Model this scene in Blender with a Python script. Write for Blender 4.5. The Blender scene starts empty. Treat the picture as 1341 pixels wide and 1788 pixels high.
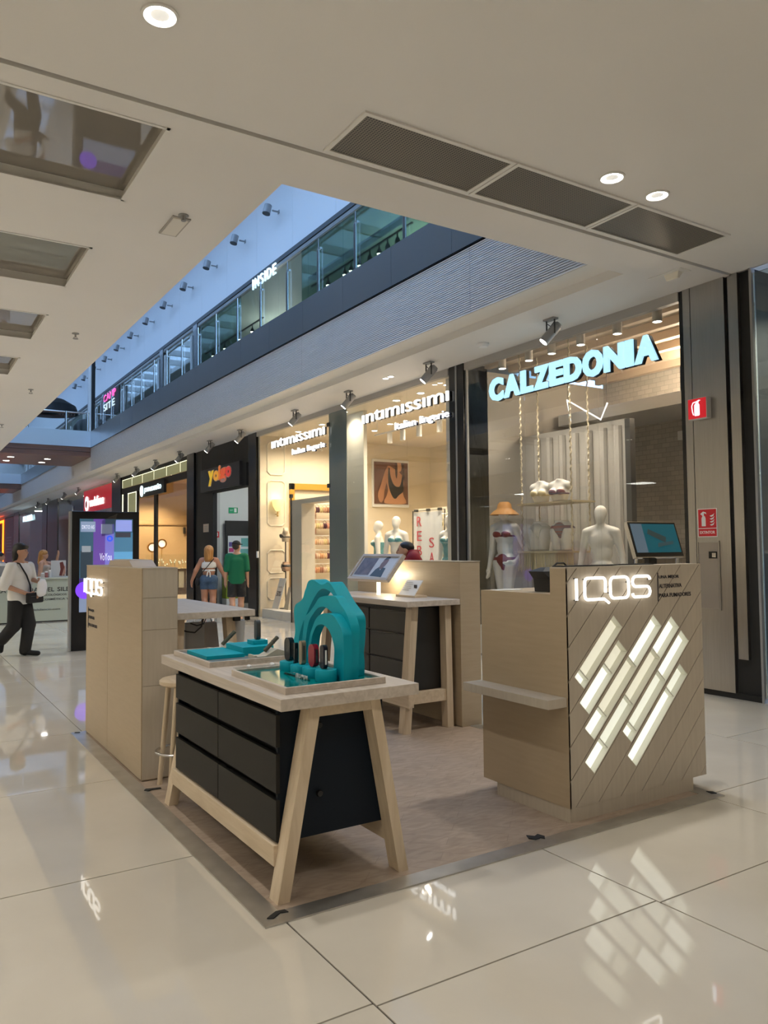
import bpy, bmesh, math, random
import numpy as np
from mathutils import Vector, Matrix

random.seed(7)
SC = bpy.context.scene
COL = SC.collection
PI = math.pi

# ------------------------------------------------------------------ camera
# X runs across the mall towards the shopfronts, Y runs down the mall, Z up (metres)
YAW, PITCH, ROLL, FPX = math.radians(32.255), math.radians(2.729), math.radians(-0.562), 1361.69
_f = Vector((math.sin(YAW) * math.cos(PITCH), math.cos(YAW) * math.cos(PITCH), math.sin(PITCH)))
_r = Vector((math.cos(YAW), -math.sin(YAW), 0))
_u = _r.cross(_f)
_r2 = _r * math.cos(ROLL) + _u * math.sin(ROLL)
_u2 = -_r * math.sin(ROLL) + _u * math.cos(ROLL)
cam_d = bpy.data.cameras.new('camera')
cam_d.sensor_fit = 'HORIZONTAL'
cam_d.sensor_width = 36.0
cam_d.lens = FPX / 1341.0 * 36.0
cam_d.clip_start, cam_d.clip_end = 0.05, 300
cam = bpy.data.objects.new('camera', cam_d)
COL.objects.link(cam)
cam.matrix_world = Matrix(((_r2.x, _u2.x, -_f.x, 0), (_r2.y, _u2.y, -_f.y, 0), (_r2.z, _u2.z, -_f.z, 1.6), (0, 0, 0, 1)))
SC.camera = cam

# ------------------------------------------------------------------ sky and exposure
world = bpy.data.worlds.new('sky')
SC.world = world
world.use_nodes = True
_bg = world.node_tree.nodes['Background']
_bg.inputs['Color'].default_value = (0.33, 0.57, 1.0, 1)
_bg.inputs['Strength'].default_value = 2.9
SC.view_settings.view_transform = 'Standard'
SC.view_settings.look = 'None'
SC.view_settings.gamma = 1.0
SC.view_settings.exposure = 0.80
SC.view_settings.use_curve_mapping = False
try:
    SC.cycles.use_denoising = True
    SC.cycles.denoiser = 'OPENIMAGEDENOISE'
    SC.cycles.max_bounces = 7
    SC.cycles.diffuse_bounces = 3
    SC.cycles.glossy_bounces = 3
    SC.cycles.transmission_bounces = 6
    SC.cycles.transparent_max_bounces = 10
    SC.cycles.use_adaptive_sampling = True
    SC.cycles.adaptive_threshold = 0.06
    SC.cycles.sample_clamp_indirect = 4.0
    SC.cycles.caustics_reflective = False
    SC.cycles.caustics_refractive = False
    SC.cycles.blur_glossy = 0.5
except Exception:
    pass
K_DOWN, K_SPOT, K_SHOP = 1.0, 1.0, 1.0      # lamp power scales

# ------------------------------------------------------------------ materials
MATS = {}


def nodes_of(m):
    return m.node_tree.nodes, m.node_tree.links


def mat(name, col, rough=0.5, metal=0.0, emit=None, es=1.0, spec=0.5, coat=0.0, aniso=0.0):
    if name in MATS:
        return MATS[name]
    m = bpy.data.materials.new(name)
    m.use_nodes = True
    b = m.node_tree.nodes['Principled BSDF']
    b.inputs['Base Color'].default_value = (*col, 1)
    b.inputs['Roughness'].default_value = rough
    b.inputs['Metallic'].default_value = metal
    b.inputs['Specular IOR Level'].default_value = spec
    b.inputs['Coat Weight'].default_value = coat
    b.inputs['Anisotropic'].default_value = aniso
    if emit:
        b.inputs['Emission Color'].default_value = (*emit, 1)
        b.inputs['Emission Strength'].default_value = es
    m.diffuse_color = (*col, 1)
    MATS[name] = m
    return m


def noise_mat(name, c1, c2, scale=(8, 8, 8), detail=4, rough=0.5, bump=0.0, metal=0.0, lo=0.35, hi=0.65, spec=0.5, dist=0.0, coat=0.0, rvar=0.0):
    """two-tone noise stretched by scale (object coordinates): wood grain, paint, stone"""
    m = mat(name, c1, rough, metal, spec=spec, coat=coat)
    n, l = nodes_of(m)
    b = n['Principled BSDF']
    tc = n.new('ShaderNodeTexCoord')
    mp = n.new('ShaderNodeMapping')
    mp.inputs['Scale'].default_value = scale
    nz = n.new('ShaderNodeTexNoise')
    nz.inputs['Scale'].default_value = 1.0
    nz.inputs['Detail'].default_value = detail
    nz.inputs['Distortion'].default_value = dist
    cr = n.new('ShaderNodeValToRGB')
    cr.color_ramp.elements[0].position = lo
    cr.color_ramp.elements[1].position = hi
    cr.color_ramp.elements[0].color = (*c1, 1)
    cr.color_ramp.elements[1].color = (*c2, 1)
    l.new(tc.outputs['Object'], mp.inputs['Vector'])
    l.new(mp.outputs['Vector'], nz.inputs['Vector'])
    l.new(nz.outputs['Fac'], cr.inputs['Fac'])
    l.new(cr.outputs['Color'], b.inputs['Base Color'])
    if bump:
        bp = n.new('ShaderNodeBump')
        bp.inputs['Strength'].default_value = bump
        bp.inputs['Distance'].default_value = 0.002
        l.new(nz.outputs['Fac'], bp.inputs['Height'])
        l.new(bp.outputs['Normal'], b.inputs['Normal'])
    if rvar:
        mr = n.new('ShaderNodeMapRange')
        mr.inputs['To Min'].default_value = max(0, rough - rvar)
        mr.inputs['To Max'].default_value = rough + rvar
        l.new(nz.outputs['Fac'], mr.inputs['Value'])
        l.new(mr.outputs['Result'], b.inputs['Roughness'])
    return m


def glass_mat(name, tint=(0.93, 0.96, 0.95), refl=0.6, rough=0.0):
    """thin pane: clear transparency with a Fresnel reflection"""
    m = bpy.data.materials.new(name)
    m.use_nodes = True
    n, l = nodes_of(m)
    n.clear()
    out = n.new('ShaderNodeOutputMaterial')
    mix = n.new('ShaderNodeMixShader')
    tr = n.new('ShaderNodeBsdfTransparent')
    tr.inputs['Color'].default_value = (*tint, 1)
    gl = n.new('ShaderNodeBsdfGlossy')
    gl.inputs['Roughness'].default_value = rough
    gl.inputs['Color'].default_value = (1, 1, 1, 1)
    fr = n.new('ShaderNodeFresnel')
    fr.inputs['IOR'].default_value = 1.5
    mu = n.new('ShaderNodeMath')
    mu.operation = 'MULTIPLY'
    mu.inputs[1].default_value = refl
    l.new(fr.outputs['Fac'], mu.inputs[0])
    l.new(mu.outputs['Value'], mix.inputs['Fac'])
    l.new(tr.outputs['BSDF'], mix.inputs[1])
    l.new(gl.outputs['BSDF'], mix.inputs[2])
    l.new(mix.outputs['Shader'], out.inputs['Surface'])
    m.diffuse_color = (*tint, 0.2)
    MATS[name] = m
    return m


def emit_mat(name, col, s):
    return mat(name, (min(col[0], .8), min(col[1], .8), min(col[2], .8)), 0.5, emit=col, es=s)


def perforated_mat(name, col, hole, pitch):
    m = mat(name, col, 0.5)
    n, l = nodes_of(m)
    b = n['Principled BSDF']
    tc = n.new('ShaderNodeTexCoord')
    vm = n.new('ShaderNodeVectorMath')
    vm.operation = 'SCALE'
    vm.inputs['Scale'].default_value = 1 / pitch
    fr = n.new('ShaderNodeVectorMath')
    fr.operation = 'FRACTION'
    sb = n.new('ShaderNodeVectorMath')
    sb.operation = 'SUBTRACT'
    sb.inputs[1].default_value = (.5, .5, 0)
    sx = n.new('ShaderNodeSeparateXYZ')
    cx = n.new('ShaderNodeCombineXYZ')
    ln = n.new('ShaderNodeVectorMath')
    ln.operation = 'LENGTH'
    lt = n.new('ShaderNodeMath')
    lt.operation = 'LESS_THAN'
    lt.inputs[1].default_value = 0.33
    mx = n.new('ShaderNodeMix')
    mx.data_type = 'RGBA'
    mx.inputs['A'].default_value = (*col, 1)
    mx.inputs['B'].default_value = (*hole, 1)
    l.new(tc.outputs['Object'], vm.inputs[0])
    l.new(vm.outputs[0], fr.inputs[0])
    l.new(fr.outputs[0], sb.inputs[0])
    l.new(sb.outputs[0], sx.inputs[0])
    l.new(sx.outputs['X'], cx.inputs['X'])
    l.new(sx.outputs['Y'], cx.inputs['Y'])
    l.new(cx.outputs[0], ln.inputs[0])
    l.new(ln.outputs['Value'], lt.inputs[0])
    l.new(lt.outputs[0], mx.inputs['Factor'])
    l.new(mx.outputs['Result'], b.inputs['Base Color'])
    return m


TILE = noise_mat('polished_tile', (0.60, 0.545, 0.455), (0.66, 0.605, 0.51), (1.3, 1.3, 1.3), 5, rough=0.03, spec=0.95)
GROUT = mat('grout', (0.07, 0.06, 0.05), 0.8)
CEIL = noise_mat('ceiling_paint', (0.80, 0.775, 0.745), (0.83, 0.805, 0.775), (.6, .6, .6), 3, rough=0.55, spec=0.3)
WHITE = mat('white_paint', (0.80, 0.78, 0.74), 0.5)
PURE = mat('plain_white', (0.82, 0.82, 0.82), 0.45)
STEEL = noise_mat('brushed_steel', (0.40, 0.39, 0.375), (0.43, 0.42, 0.405), (3, 90, 3), 3, rough=0.3, metal=1.0)
STRIP = noise_mat('floor_strip_steel', (0.50, 0.48, 0.44), (0.60, 0.58, 0.54), (6, 6, 6), 3, rough=0.36, metal=0.85)
CHROME = mat('satin_chrome', (0.62, 0.62, 0.62), 0.25, 1.0)
PANELMETAL = noise_mat('fascia_metal', (0.44, 0.44, 0.43), (0.50, 0.50, 0.49), (.3, .3, .3), 2, rough=0.32, metal=0.85)
SLATWHITE = mat('slat_white', (0.84, 0.83, 0.82), 0.5)
SLATGAP = mat('slat_gap', (0.03, 0.03, 0.03), 0.8)
BLACK = mat('black_lacquer', (0.008, 0.008, 0.009), 0.25)
MATTE_BLACK = mat('matte_black', (0.012, 0.012, 0.012), 0.6)
DARK = mat('dark_grey', (0.05, 0.05, 0.05), 0.5)
GREY = mat('mid_grey', (0.30, 0.30, 0.30), 0.5)
HEADER = mat('grey_header', (0.42, 0.40, 0.38), 0.5)
OAK = noise_mat('bleached_oak', (0.60, 0.47, 0.32), (0.70, 0.57, 0.41), (26, 3.0, 26), 5, rough=0.5, bump=0.08, dist=0.6)
OAKV = noise_mat('bleached_oak_upright', (0.60, 0.47, 0.32), (0.70, 0.57, 0.41), (26, 26, 3.0), 5, rough=0.5, bump=0.08, dist=0.6)
OAKTOP = noise_mat('pale_oak_top', (0.50, 0.43, 0.36), (0.62, 0.545, 0.47), (30, 2.2, 30), 5, rough=0.45, bump=0.06, dist=0.8)
LAMI = noise_mat('beige_laminate', (0.445, 0.345, 0.228), (0.468, 0.367, 0.246), (4, 4, 40), 4, rough=0.45)
LAMI2 = noise_mat('taupe_laminate', (0.50, 0.43, 0.34), (0.54, 0.47, 0.375), (40, 40, 4), 4, rough=0.45)
KFLOOR = noise_mat('greyed_wood_floor', (0.34, 0.255, 0.185), (0.43, 0.335, 0.255), (5, 14, 5), 6, rough=0.42, bump=0.04, dist=1.6)
CHAR = mat('charcoal_laminate', (0.017, 0.016, 0.0145), 0.5, spec=0.22)
NAVY = mat('navy_laminate', (0.006, 0.011, 0.019), 0.5, spec=0.2)
TEAL = noise_mat('teal_lacquer', (0.0, 0.345, 0.45), (0.0, 0.375, 0.48), (5, 5, 5), 2, rough=0.5, spec=0.25)
TEALGLOSS = mat('teal_acrylic', (0.0, 0.22, 0.22), 0.12)
RED = mat('sign_red', (0.62, 0.02, 0.03), 0.4)
GLASS = glass_mat('clear_glass', (0.94, 0.955, 0.945), 0.32)
GREENGLASS = glass_mat('green_glass', (0.52, 0.66, 0.61), 0.10)
TEALGLASS = mat('teal_glass_cladding', (0.15, 0.19, 0.19), 0.08)
# a faint herringbone of planks in the kiosk floor
_n, _l = nodes_of(KFLOOR)
_tc = _n.new('ShaderNodeTexCoord')
_mp = _n.new('ShaderNodeMapping')
_mp.inputs['Rotation'].default_value = (0, 0, math.radians(45))
_bk = _n.new('ShaderNodeTexBrick')
_bk.inputs['Scale'].default_value = 2.2
_bk.inputs['Brick Width'].default_value = 1.4
_bk.inputs['Row Height'].default_value = 0.24
_bk.inputs['Mortar Size'].default_value = 0.004
_bk.inputs['Color1'].default_value = (0.93, 0.93, 0.93, 1)
_bk.inputs['Color2'].default_value = (1.06, 1.05, 1.04, 1)
_bk.inputs['Mortar'].default_value = (0.72, 0.70, 0.68, 1)
_mx = _n.new('ShaderNodeMix')
_mx.data_type = 'RGBA'
_mx.blend_type = 'MULTIPLY'
_mx.inputs['Factor'].default_value = 0.8
_src = [k for k in _l if k.to_node.name == 'Principled BSDF' and k.to_socket.name == 'Base Color'][0].from_socket
_l.new(_tc.outputs['Object'], _mp.inputs['Vector'])
_l.new(_mp.outputs['Vector'], _bk.inputs['Vector'])
_l.new(_src, _mx.inputs['A'])
_l.new(_bk.outputs['Color'], _mx.inputs['B'])
_l.new(_mx.outputs['Result'], _n['Principled BSDF'].inputs['Base Color'])
SHOPGLASS = glass_mat('shop_glass', (0.95, 0.96, 0.955), 0.14)
LAMP = emit_mat('lamp_white', (1.0, 0.97, 0.9), 14.0)
LAMPW = emit_mat('lamp_warm', (1.0, 0.86, 0.66), 9.0)
SIGNW = emit_mat('sign_white', (1.0, 0.98, 0.94), 0.85)
SIGNB = emit_mat('sign_icy_blue', (0.42, 0.74, 0.98), 0.62)
CREAM = mat('cream_wall', (0.78, 0.68, 0.52), 0.55)
TAN = mat('tan_wall', (0.52, 0.36, 0.20), 0.5)
SKIN = mat('skin', (0.52, 0.29, 0.19), 0.5)
SKIN2 = mat('tanned_skin', (0.40, 0.19, 0.115), 0.5)
MANQ = mat('mannequin_gloss', (0.80, 0.77, 0.72), 0.28)

# ------------------------------------------------------------------ mesh helpers
WLOC = {}
KIDS = {}          # children by parent name, for fast copies


class MB:
    """collects vertices and faces of one mesh object, in world metres"""

    def __init__(s):
        s.v, s.f = [], []

    def add(s, vs, fs):
        o = len(s.v)
        s.v += [tuple(p) for p in vs]
        s.f += [tuple(i + o for i in f) for f in fs]
        return s

    def box(s, x0, x1, y0, y1, z0, z1, bev=0.0):
        if x0 > x1: x0, x1 = x1, x0
        if y0 > y1: y0, y1 = y1, y0
        if z0 > z1: z0, z1 = z1, z0
        if bev <= 0:
            return s.add([(x0, y0, z0), (x1, y0, z0), (x1, y1, z0), (x0, y1, z0), (x0, y0, z1), (x1, y0, z1), (x1, y1, z1), (x0, y1, z1)],
                         [(3, 2, 1, 0), (4, 5, 6, 7), (0, 1, 5, 4), (1, 2, 6, 5), (2, 3, 7, 6), (3, 0, 4, 7)])
        bm = bmesh.new()
        bmesh.ops.create_cube(bm, size=1)
        for w in bm.verts:
            w.co = Vector(((x0 + x1) / 2 + w.co.x * (x1 - x0), (y0 + y1) / 2 + w.co.y * (y1 - y0), (z0 + z1) / 2 + w.co.z * (z1 - z0)))
        bmesh.ops.bevel(bm, geom=list(bm.edges), offset=bev, segments=2, affect='EDGES', profile=0.5)
        bm.verts.index_update()
        s.add([w.co[:] for w in bm.verts], [[w.index for w in f.verts] for f in bm.faces])
        bm.free()
        return s

    def hexa(s, b, t):
        """two quads (lists of 4 points, same winding) joined into a solid"""
        return s.add(list(b) + list(t), [(3, 2, 1, 0), (4, 5, 6, 7), (0, 1, 5, 4), (1, 2, 6, 5), (2, 3, 7, 6), (3, 0, 4, 7)])

    def prism(s, pts, axis, a, b):
        """polygon pts (2-D) extruded along axis (0,1,2) from a to b"""
        n = len(pts)
        ar = sum(pts[i][0] * pts[(i + 1) % n][1] - pts[(i + 1) % n][0] * pts[i][1] for i in range(n))
        if ar < 0:
            pts = pts[::-1]

        def mk(p, w):
            return ((w, p[0], p[1]), (p[0], w, p[1]), (p[0], p[1], w))[axis]
        vs = [mk(p, a) for p in pts] + [mk(p, b) for p in pts]
        fs = [tuple(range(n))[::-1], tuple(range(n, 2 * n))] + [(i, (i + 1) % n, n + (i + 1) % n, n + i) for i in range(n)]
        return s.add(vs, fs)

    def cyl(s, p0, p1, r0, r1=None, seg=16, cap=True):
        r1 = r0 if r1 is None else r1
        p0, p1 = Vector(p0), Vector(p1)
        d = (p1 - p0).normalized()
        a = d.orthogonal().normalized()
        b = d.cross(a)
        vs = []
        for p, r in ((p0, r0), (p1, r1)):
            for i in range(seg):
                t = 2 * PI * i / seg
                vs.append(p + (a * math.cos(t) + b * math.sin(t)) * r)
        fs = [(i, (i + 1) % seg, seg + (i + 1) % seg, seg + i) for i in range(seg)]
        if cap:
            fs += [tuple(range(seg))[::-1], tuple(range(seg, 2 * seg))]
        return s.add(vs, fs)

    def tube(s, path, r, seg=8, closed=False):
        P = [Vector(p) for p in path]
        n = len(P)
        rs = r if isinstance(r, (list, tuple)) else [r] * n
        vs, prev = [], None
        for i, p in enumerate(P):
            if closed:
                d = (P[(i + 1) % n] - P[i - 1]).normalized()
            else:
                d = (P[min(i + 1, n - 1)] - P[max(i - 1, 0)]).normalized()
            a = d.orthogonal().normalized() if prev is None else (prev - d * prev.dot(d)).normalized()
            prev = a
            b = d.cross(a)
            for k in range(seg):
                t = 2 * PI * k / seg
                vs.append(p + (a * math.cos(t) + b * math.sin(t)) * rs[i])
        fs = []
        for i in range(n if closed else n - 1):
            j = (i + 1) % n
            fs += [(i * seg + k, i * seg + (k + 1) % seg, j * seg + (k + 1) % seg, j * seg + k) for k in range(seg)]
        if not closed:
            fs += [tuple(range(seg))[::-1], tuple(range((n - 1) * seg, n * seg))]
        return s.add(vs, fs)

    def lathe(s, prof, c=(0, 0, 0), seg=24, axis=2):
        """profile [(r, h)...] spun about an axis through c"""
        vs = []
        for r, h in prof:
            for k in range(seg):
                t = 2 * PI * k / seg
                q = (r * math.cos(t), r * math.sin(t), h)
                if axis == 0:
                    q = (q[2], q[0], q[1])
                elif axis == 1:
                    q = (q[1], q[2], q[0])
                vs.append((q[0] + c[0], q[1] + c[1], q[2] + c[2]))
        fs = []
        for i in range(len(prof) - 1):
            fs += [(i * seg + k, i * seg + (k + 1) % seg, (i + 1) * seg + (k + 1) % seg, (i + 1) * seg + k) for k in range(seg)]
        return s.add(vs, fs)

    def ball(s, c, r, seg=14):
        r = (r, r, r) if not isinstance(r, (tuple, list)) else r
        n = seg // 2
        vs, fs = [], []
        for i in range(n + 1):
            ph = PI * i / n
            for k in range(seg):
                t = 2 * PI * k / seg
                vs.append((c[0] + r[0] * math.sin(ph) * math.cos(t), c[1] + r[1] * math.sin(ph) * math.sin(t), c[2] - r[2] * math.cos(ph)))
        for i in range(n):
            fs += [(i * seg + k, i * seg + (k + 1) % seg, (i + 1) * seg + (k + 1) % seg, (i + 1) * seg + k) for k in range(seg)]
        return s.add(vs, fs)

    def build(s, name, m, parent=None, smooth=False, local=False, at=None):
        """links ONE mesh object; vertices are stored relative to the parent's place (or to at)"""
        me = bpy.data.meshes.new(name)
        off = Vector((0, 0, 0))
        if not local:
            if parent is not None:
                off = WLOC[parent.name]
            elif at is not None:
                off = Vector(at)
        me.from_pydata([(p[0] - off.x, p[1] - off.y, p[2] - off.z) for p in s.v], [], s.f)
        me.validate()
        bm = bmesh.new()
        bm.from_mesh(me)
        bmesh.ops.remove_doubles(bm, verts=bm.verts, dist=1e-6)
        bmesh.ops.recalc_face_normals(bm, faces=bm.faces)
        bm.to_mesh(me)
        bm.free()
        if m is not None:
            for q in (m if isinstance(m, (list, tuple)) else [m]):
                me.materials.append(q)
        if smooth:
            ang = math.radians(38)
            me.shade_smooth()
            me.set_sharp_from_angle(angle=ang)
        o = bpy.data.objects.new(name, me)
        COL.objects.link(o)
        if parent is not None:
            o.parent = parent
            KIDS.setdefault(parent.name, []).append(o)
            WLOC[o.name] = WLOC[parent.name].copy()
        elif at is not None:
            o.location = at
            WLOC[o.name] = Vector(at)
        else:
            WLOC[o.name] = Vector((0, 0, 0))
        return o


def B(*a, **k):
    return MB().box(*a, **k)


def tag(o, label=None, cat=None, group=None, kind=None):
    if label: o['label'] = label
    if cat: o['category'] = cat
    if group: o['group'] = group
    if kind: o['kind'] = kind
    return o


def thing(name, label, cat, loc=(0, 0, 0), rotz=0.0, group=None):
    o = bpy.data.objects.new(name, None)
    o.empty_display_size = 0.1
    COL.objects.link(o)
    o.location = loc
    o.rotation_euler = (0, 0, rotz)
    WLOC[o.name] = Vector(loc)
    return tag(o, label, cat, group)


def struct(name, mb, m, at=None):
    return tag(mb.build(name, m, at=at), kind='structure')


def sempty(name, loc=(0, 0, 0)):
    o = bpy.data.objects.new(name, None)
    COL.objects.link(o)
    o.location = loc
    WLOC[o.name] = Vector(loc)
    return tag(o, kind='structure')


def share(src, name, parent, loc):
    """another object with the same mesh, at world place loc"""
    o = bpy.data.objects.new(name, src.data)
    COL.objects.link(o)
    if parent is not None:
        o.parent = parent
        o.location = Vector(loc) - WLOC[parent.name]
    else:
        o.location = loc
    WLOC[o.name] = Vector(loc)
    return o


def copy_tree(root, loc, rotz=None, label=None):
    def rec(o, par):
        c = o.copy()
        COL.objects.link(c)
        if par is not None:
            c.parent = par
            KIDS.setdefault(par.name, []).append(c)
        for ch in list(KIDS.get(o.name, ())):
            rec(ch, c)
        return c
    r = rec(root, None)
    r.location = loc
    if rotz is not None:
        r.rotation_euler = (0, 0, rotz)
    if label:
        r['label'] = label
    WLOC[r.name] = Vector(loc)
    return r


def slab_holes(mb, x0, x1, y0, y1, z0, z1, holes):
    xs = sorted({x0, x1, *[v for h in holes for v in h[:2]]})
    ys = sorted({y0, y1, *[v for h in holes for v in h[2:]]})
    xs = [v for v in xs if x0 <= v <= x1]
    ys = [v for v in ys if y0 <= v <= y1]
    for i in range(len(xs) - 1):
        for j in range(len(ys) - 1):
            cx, cy = (xs[i] + xs[i + 1]) / 2, (ys[j] + ys[j + 1]) / 2
            if any(h[0] < cx < h[1] and h[2] < cy < h[3] for h in holes):
                continue
            mb.box(xs[i], xs[i + 1], ys[j], ys[j + 1], z0, z1)
    return mb


AXES = {  # text and drawing planes: (right, up) as seen by someone looking at the surface
    '-X': (Vector((0, -1, 0)), Vector((0, 0, 1))),
    '-Y': (Vector((1, 0, 0)), Vector((0, 0, 1))),
    '+Y': (Vector((-1, 0, 0)), Vector((0, 0, 1))),
}
_font = None


def text(name, s, org, w, h, face='-X', depth=0.02, m=None, parent=None, bold=0.0, axes=None, shear=0.0):
    """lettering as a mesh: lower-left corner at org, stretched to w x h metres"""
    cu = bpy.data.curves.new(name, 'FONT')
    cu.body = s
    cu.size = 1.0
    cu.extrude = 0.0 if depth <= 0 else 0.05
    cu.offset = bold
    cu.resolution_u = 3
    cu.shear = shear
    to = bpy.data.objects.new(name + '_curve', cu)
    me = bpy.data.meshes.new_from_object(to)
    bpy.data.objects.remove(to)
    bpy.data.curves.remove(cu)
    co = np.empty(len(me.vertices) * 3)
    me.vertices.foreach_get('co', co)
    co = co.reshape(-1, 3)
    mn, mx = co.min(0), co.max(0)
    R, U = axes if axes else AXES[face]
    N = R.cross(U)
    sx, sy = w / (mx[0] - mn[0]), h / (mx[1] - mn[1])
    zz = mx[2] - mn[2]
    sz = depth / zz if zz > 1e-6 else 0
    off = WLOC[parent.name] if parent is not None else Vector(org)
    for i, v in enumerate(me.vertices):
        q = Vector(org) + R * float((co[i, 0] - mn[0]) * sx) + U * float((co[i, 1] - mn[1]) * sy) + N * float((co[i, 2] - mn[2]) * sz)
        v.co = q - off
    me.materials.clear()
    me.materials.append(m)
    o = bpy.data.objects.new(name, me)
    COL.objects.link(o)
    if parent is not None:
        o.parent = parent
        WLOC[o.name] = WLOC[parent.name].copy()
    else:
        o.location = org
        WLOC[o.name] = Vector(org)
    return o


def spot(name, loc, target, power, angle=70, blend=0.6, col=(1, 0.9, 0.76), r=0.04, parent=None):
    d = bpy.data.lights.new(name, 'SPOT')
    d.energy = power
    d.spot_size = math.radians(angle)
    d.spot_blend = blend
    d.color = col
    d.shadow_soft_size = r
    o = bpy.data.objects.new(name, d)
    COL.objects.link(o)
    o.rotation_euler = (Vector(target) - Vector(loc)).to_track_quat('-Z', 'Y').to_euler()
    if parent is not None:
        o.parent = parent
        KIDS.setdefault(parent.name, []).append(o)
        o.location = Vector(loc) - WLOC[parent.name]
    else:
        o.location = loc
    return o


def point(name, loc, power, col=(1, 0.88, 0.7), r=0.1, parent=None):
    d = bpy.data.lights.new(name, 'POINT')
    d.energy = power
    d.color = col
    d.shadow_soft_size = r
    o = bpy.data.objects.new(name, d)
    COL.objects.link(o)
    if parent is not None:
        o.parent = parent
        KIDS.setdefault(parent.name, []).append(o)
        o.location = Vector(loc) - WLOC[parent.name]
    else:
        o.location = loc
    return o


ORD = ['nearest', 'second nearest', 'third nearest', 'fourth nearest', 'fifth nearest', 'sixth nearest', 'seventh nearest', 'eighth nearest',
       'ninth nearest', 'tenth nearest', 'eleventh nearest', 'twelfth nearest', 'thirteenth nearest', 'fourteenth nearest']

# ================================================================== THE SETTING
ZC = 4.48                      # lower ceiling
FAR = 74.0
# --- floor: polished tiles with recessed joints
floor = struct('floor', B(-9, 7.6, -9, FAR, -0.12, -0.006), GROUT)
TX, TY, GAP = 1.488, 1.657, 0.008
col_off = {-3: 3.24, -2: 4.07, -1: 4.08, 0: 4.06, 1: 4.04, 2: 3.215, 3: 4.065, 4: 3.24}
tile_src = None
for k, y0 in col_off.items():
    xa, xb = 1.465 + TX * k, 1.465 + TX * (k + 1)
    full = xb < 7.5
    for j in range(-4, 13):
        ya = y0 + TY * j
        if full and tile_src is not None:
            share(tile_src, 'floor_tile', floor, (xa, ya, 0))
        elif full:
            tile_src = B(GAP / 2, TX - GAP / 2, GAP / 2, TY - GAP / 2, -0.012, 0, bev=0.0012).build('floor_tile', TILE)
            tile_src.parent = floor
            tile_src.location = (xa, ya, 0)
            WLOC[tile_src.name] = Vector((xa, ya, 0))
        else:
            B(xa + GAP / 2, 7.56, ya + GAP / 2, ya + TY - GAP / 2, -0.012, 0).build('floor_tile', TILE, floor)
rest = MB()
for k, y0 in col_off.items():
    xa, xb = 1.465 + TX * k, min(1.465 + TX * (k + 1), 7.56)
    rest.box(xa + GAP / 2, xb - GAP / 2, -8.9, y0 + TY * -4 - GAP / 2, -0.012, 0)
    ya = y0 + TY * 13
    while ya < FAR:
        rest.box(xa + GAP / 2, xb - GAP / 2, ya + GAP / 2, min(ya + TY, FAR) - GAP / 2, -0.012, 0)
        ya += TY
rest.box(-9, 1.465 - 3 * TX - GAP / 2, -8.9, FAR, -0.012, 0)
tag(rest.build('distant_floor_tiles', TILE, floor), kind='stuff')

# --- lower ceiling with recessed coffers and a shadow gap
COFFERS = [(-0.44, 1.56, 5.15 + 2.45 * i, 6.44 + 2.45 * i) for i in range(8)]
cm = MB()
cm.box(-9, 7.52, -9, 4.905, ZC, ZC + 0.25)
cm.box(-9, 7.52, 4.935, 5.15, ZC, ZC + 0.25)
slab_holes(cm, -9, 2.55, 5.15, FAR, ZC, ZC + 0.25, COFFERS)
cm.box(2.55, 7.52, 5.15, 5.5, ZC, ZC + 0.25)
cm.box(6.494, 7.52, 5.5, FAR, ZC, ZC + 0.103)
ceiling = struct('ceiling', cm, CEIL)
B(-9, 7.5, 4.89, 4.95, ZC + 0.05, ZC + 0.07).build('shadow_gap_backing', BLACK, ceiling)
B(-9, 7.5, 4.935, 4.965, ZC - 0.012, ZC).build('gap_trim', WHITE, ceiling)
COFGL = mat('coffer_mirror_panel', (0.27, 0.245, 0.21), 0.03, spec=1.0, coat=0.6)
for x0, x1, y0, y1 in COFFERS:
    B(x0 - 0.01, x1 + 0.01, y0 - 0.01, y1 + 0.01, ZC + 0.085, ZC + 0.1).build('coffer_panel', COFGL, ceiling)
    t = 0.025
    MB().box(x0, x1, y0, y0 + t, ZC - 0.006, ZC + 0.004).box(x0, x1, y1 - t, y1, ZC - 0.006, ZC + 0.004).box(x0, x0 + t, y0, y1, ZC - 0.006, ZC + 0.004).box(
        x1 - t, x1, y0, y1, ZC - 0.006, ZC + 0.004).build('coffer_frame', WHITE, ceiling)

# --- left side of the mall, back of the mall and far end (outside the frame or far away)
struct('wall_left', MB().box(-9.2, -9, -9, FAR, 0, ZC).box(-5.2, -5.0, -9, FAR, 3.7, ZC), CREAM)
struct('ceiling_opposite_shops', B(-9, -5.2, -9, FAR, 3.9, 4.0), WHITE)
for k_, y_ in enumerate((-8.5, -2.5, 3.5, 9.5, 15.5, 21.5, 27.5, 33.5)):
    struct('wall_opposite_%d' % (k_ + 1), B(-9, -5.0, y_, y_ + 0.4, 0, 3.9), CREAM)
    if k_ < 7:
        struct('window_%d' % (70 + k_), B(-5.1, -5.09, y_ + 0.4, y_ + 6.0, 0, 3.7), GLASS)
struct('wall_back', B(-9, 7.5, -9.2, -9, 0, ZC), CREAM)
struct('wall_far', B(-9, 14, FAR, FAR + 0.2, 0, 15), WHITE)
struct('wall_atrium_left', MB().box(2.4, 2.55, 5.5, FAR, ZC + 0.25, 6.0).box(2.4, 9.0, 5.3, 5.5, ZC + 0.25, 13.4), PANELMETAL)
struct('floor_upper_left', B(-4, 2.4, 5.3, FAR, 5.85, 6.0), TILE)
struct('wall_upper_left', B(-4.2, -4, 5.3, FAR, 6.0, 13.4), mat('upper_left_dark', (0.13, 0.13, 0.13), 0.5))
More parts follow.
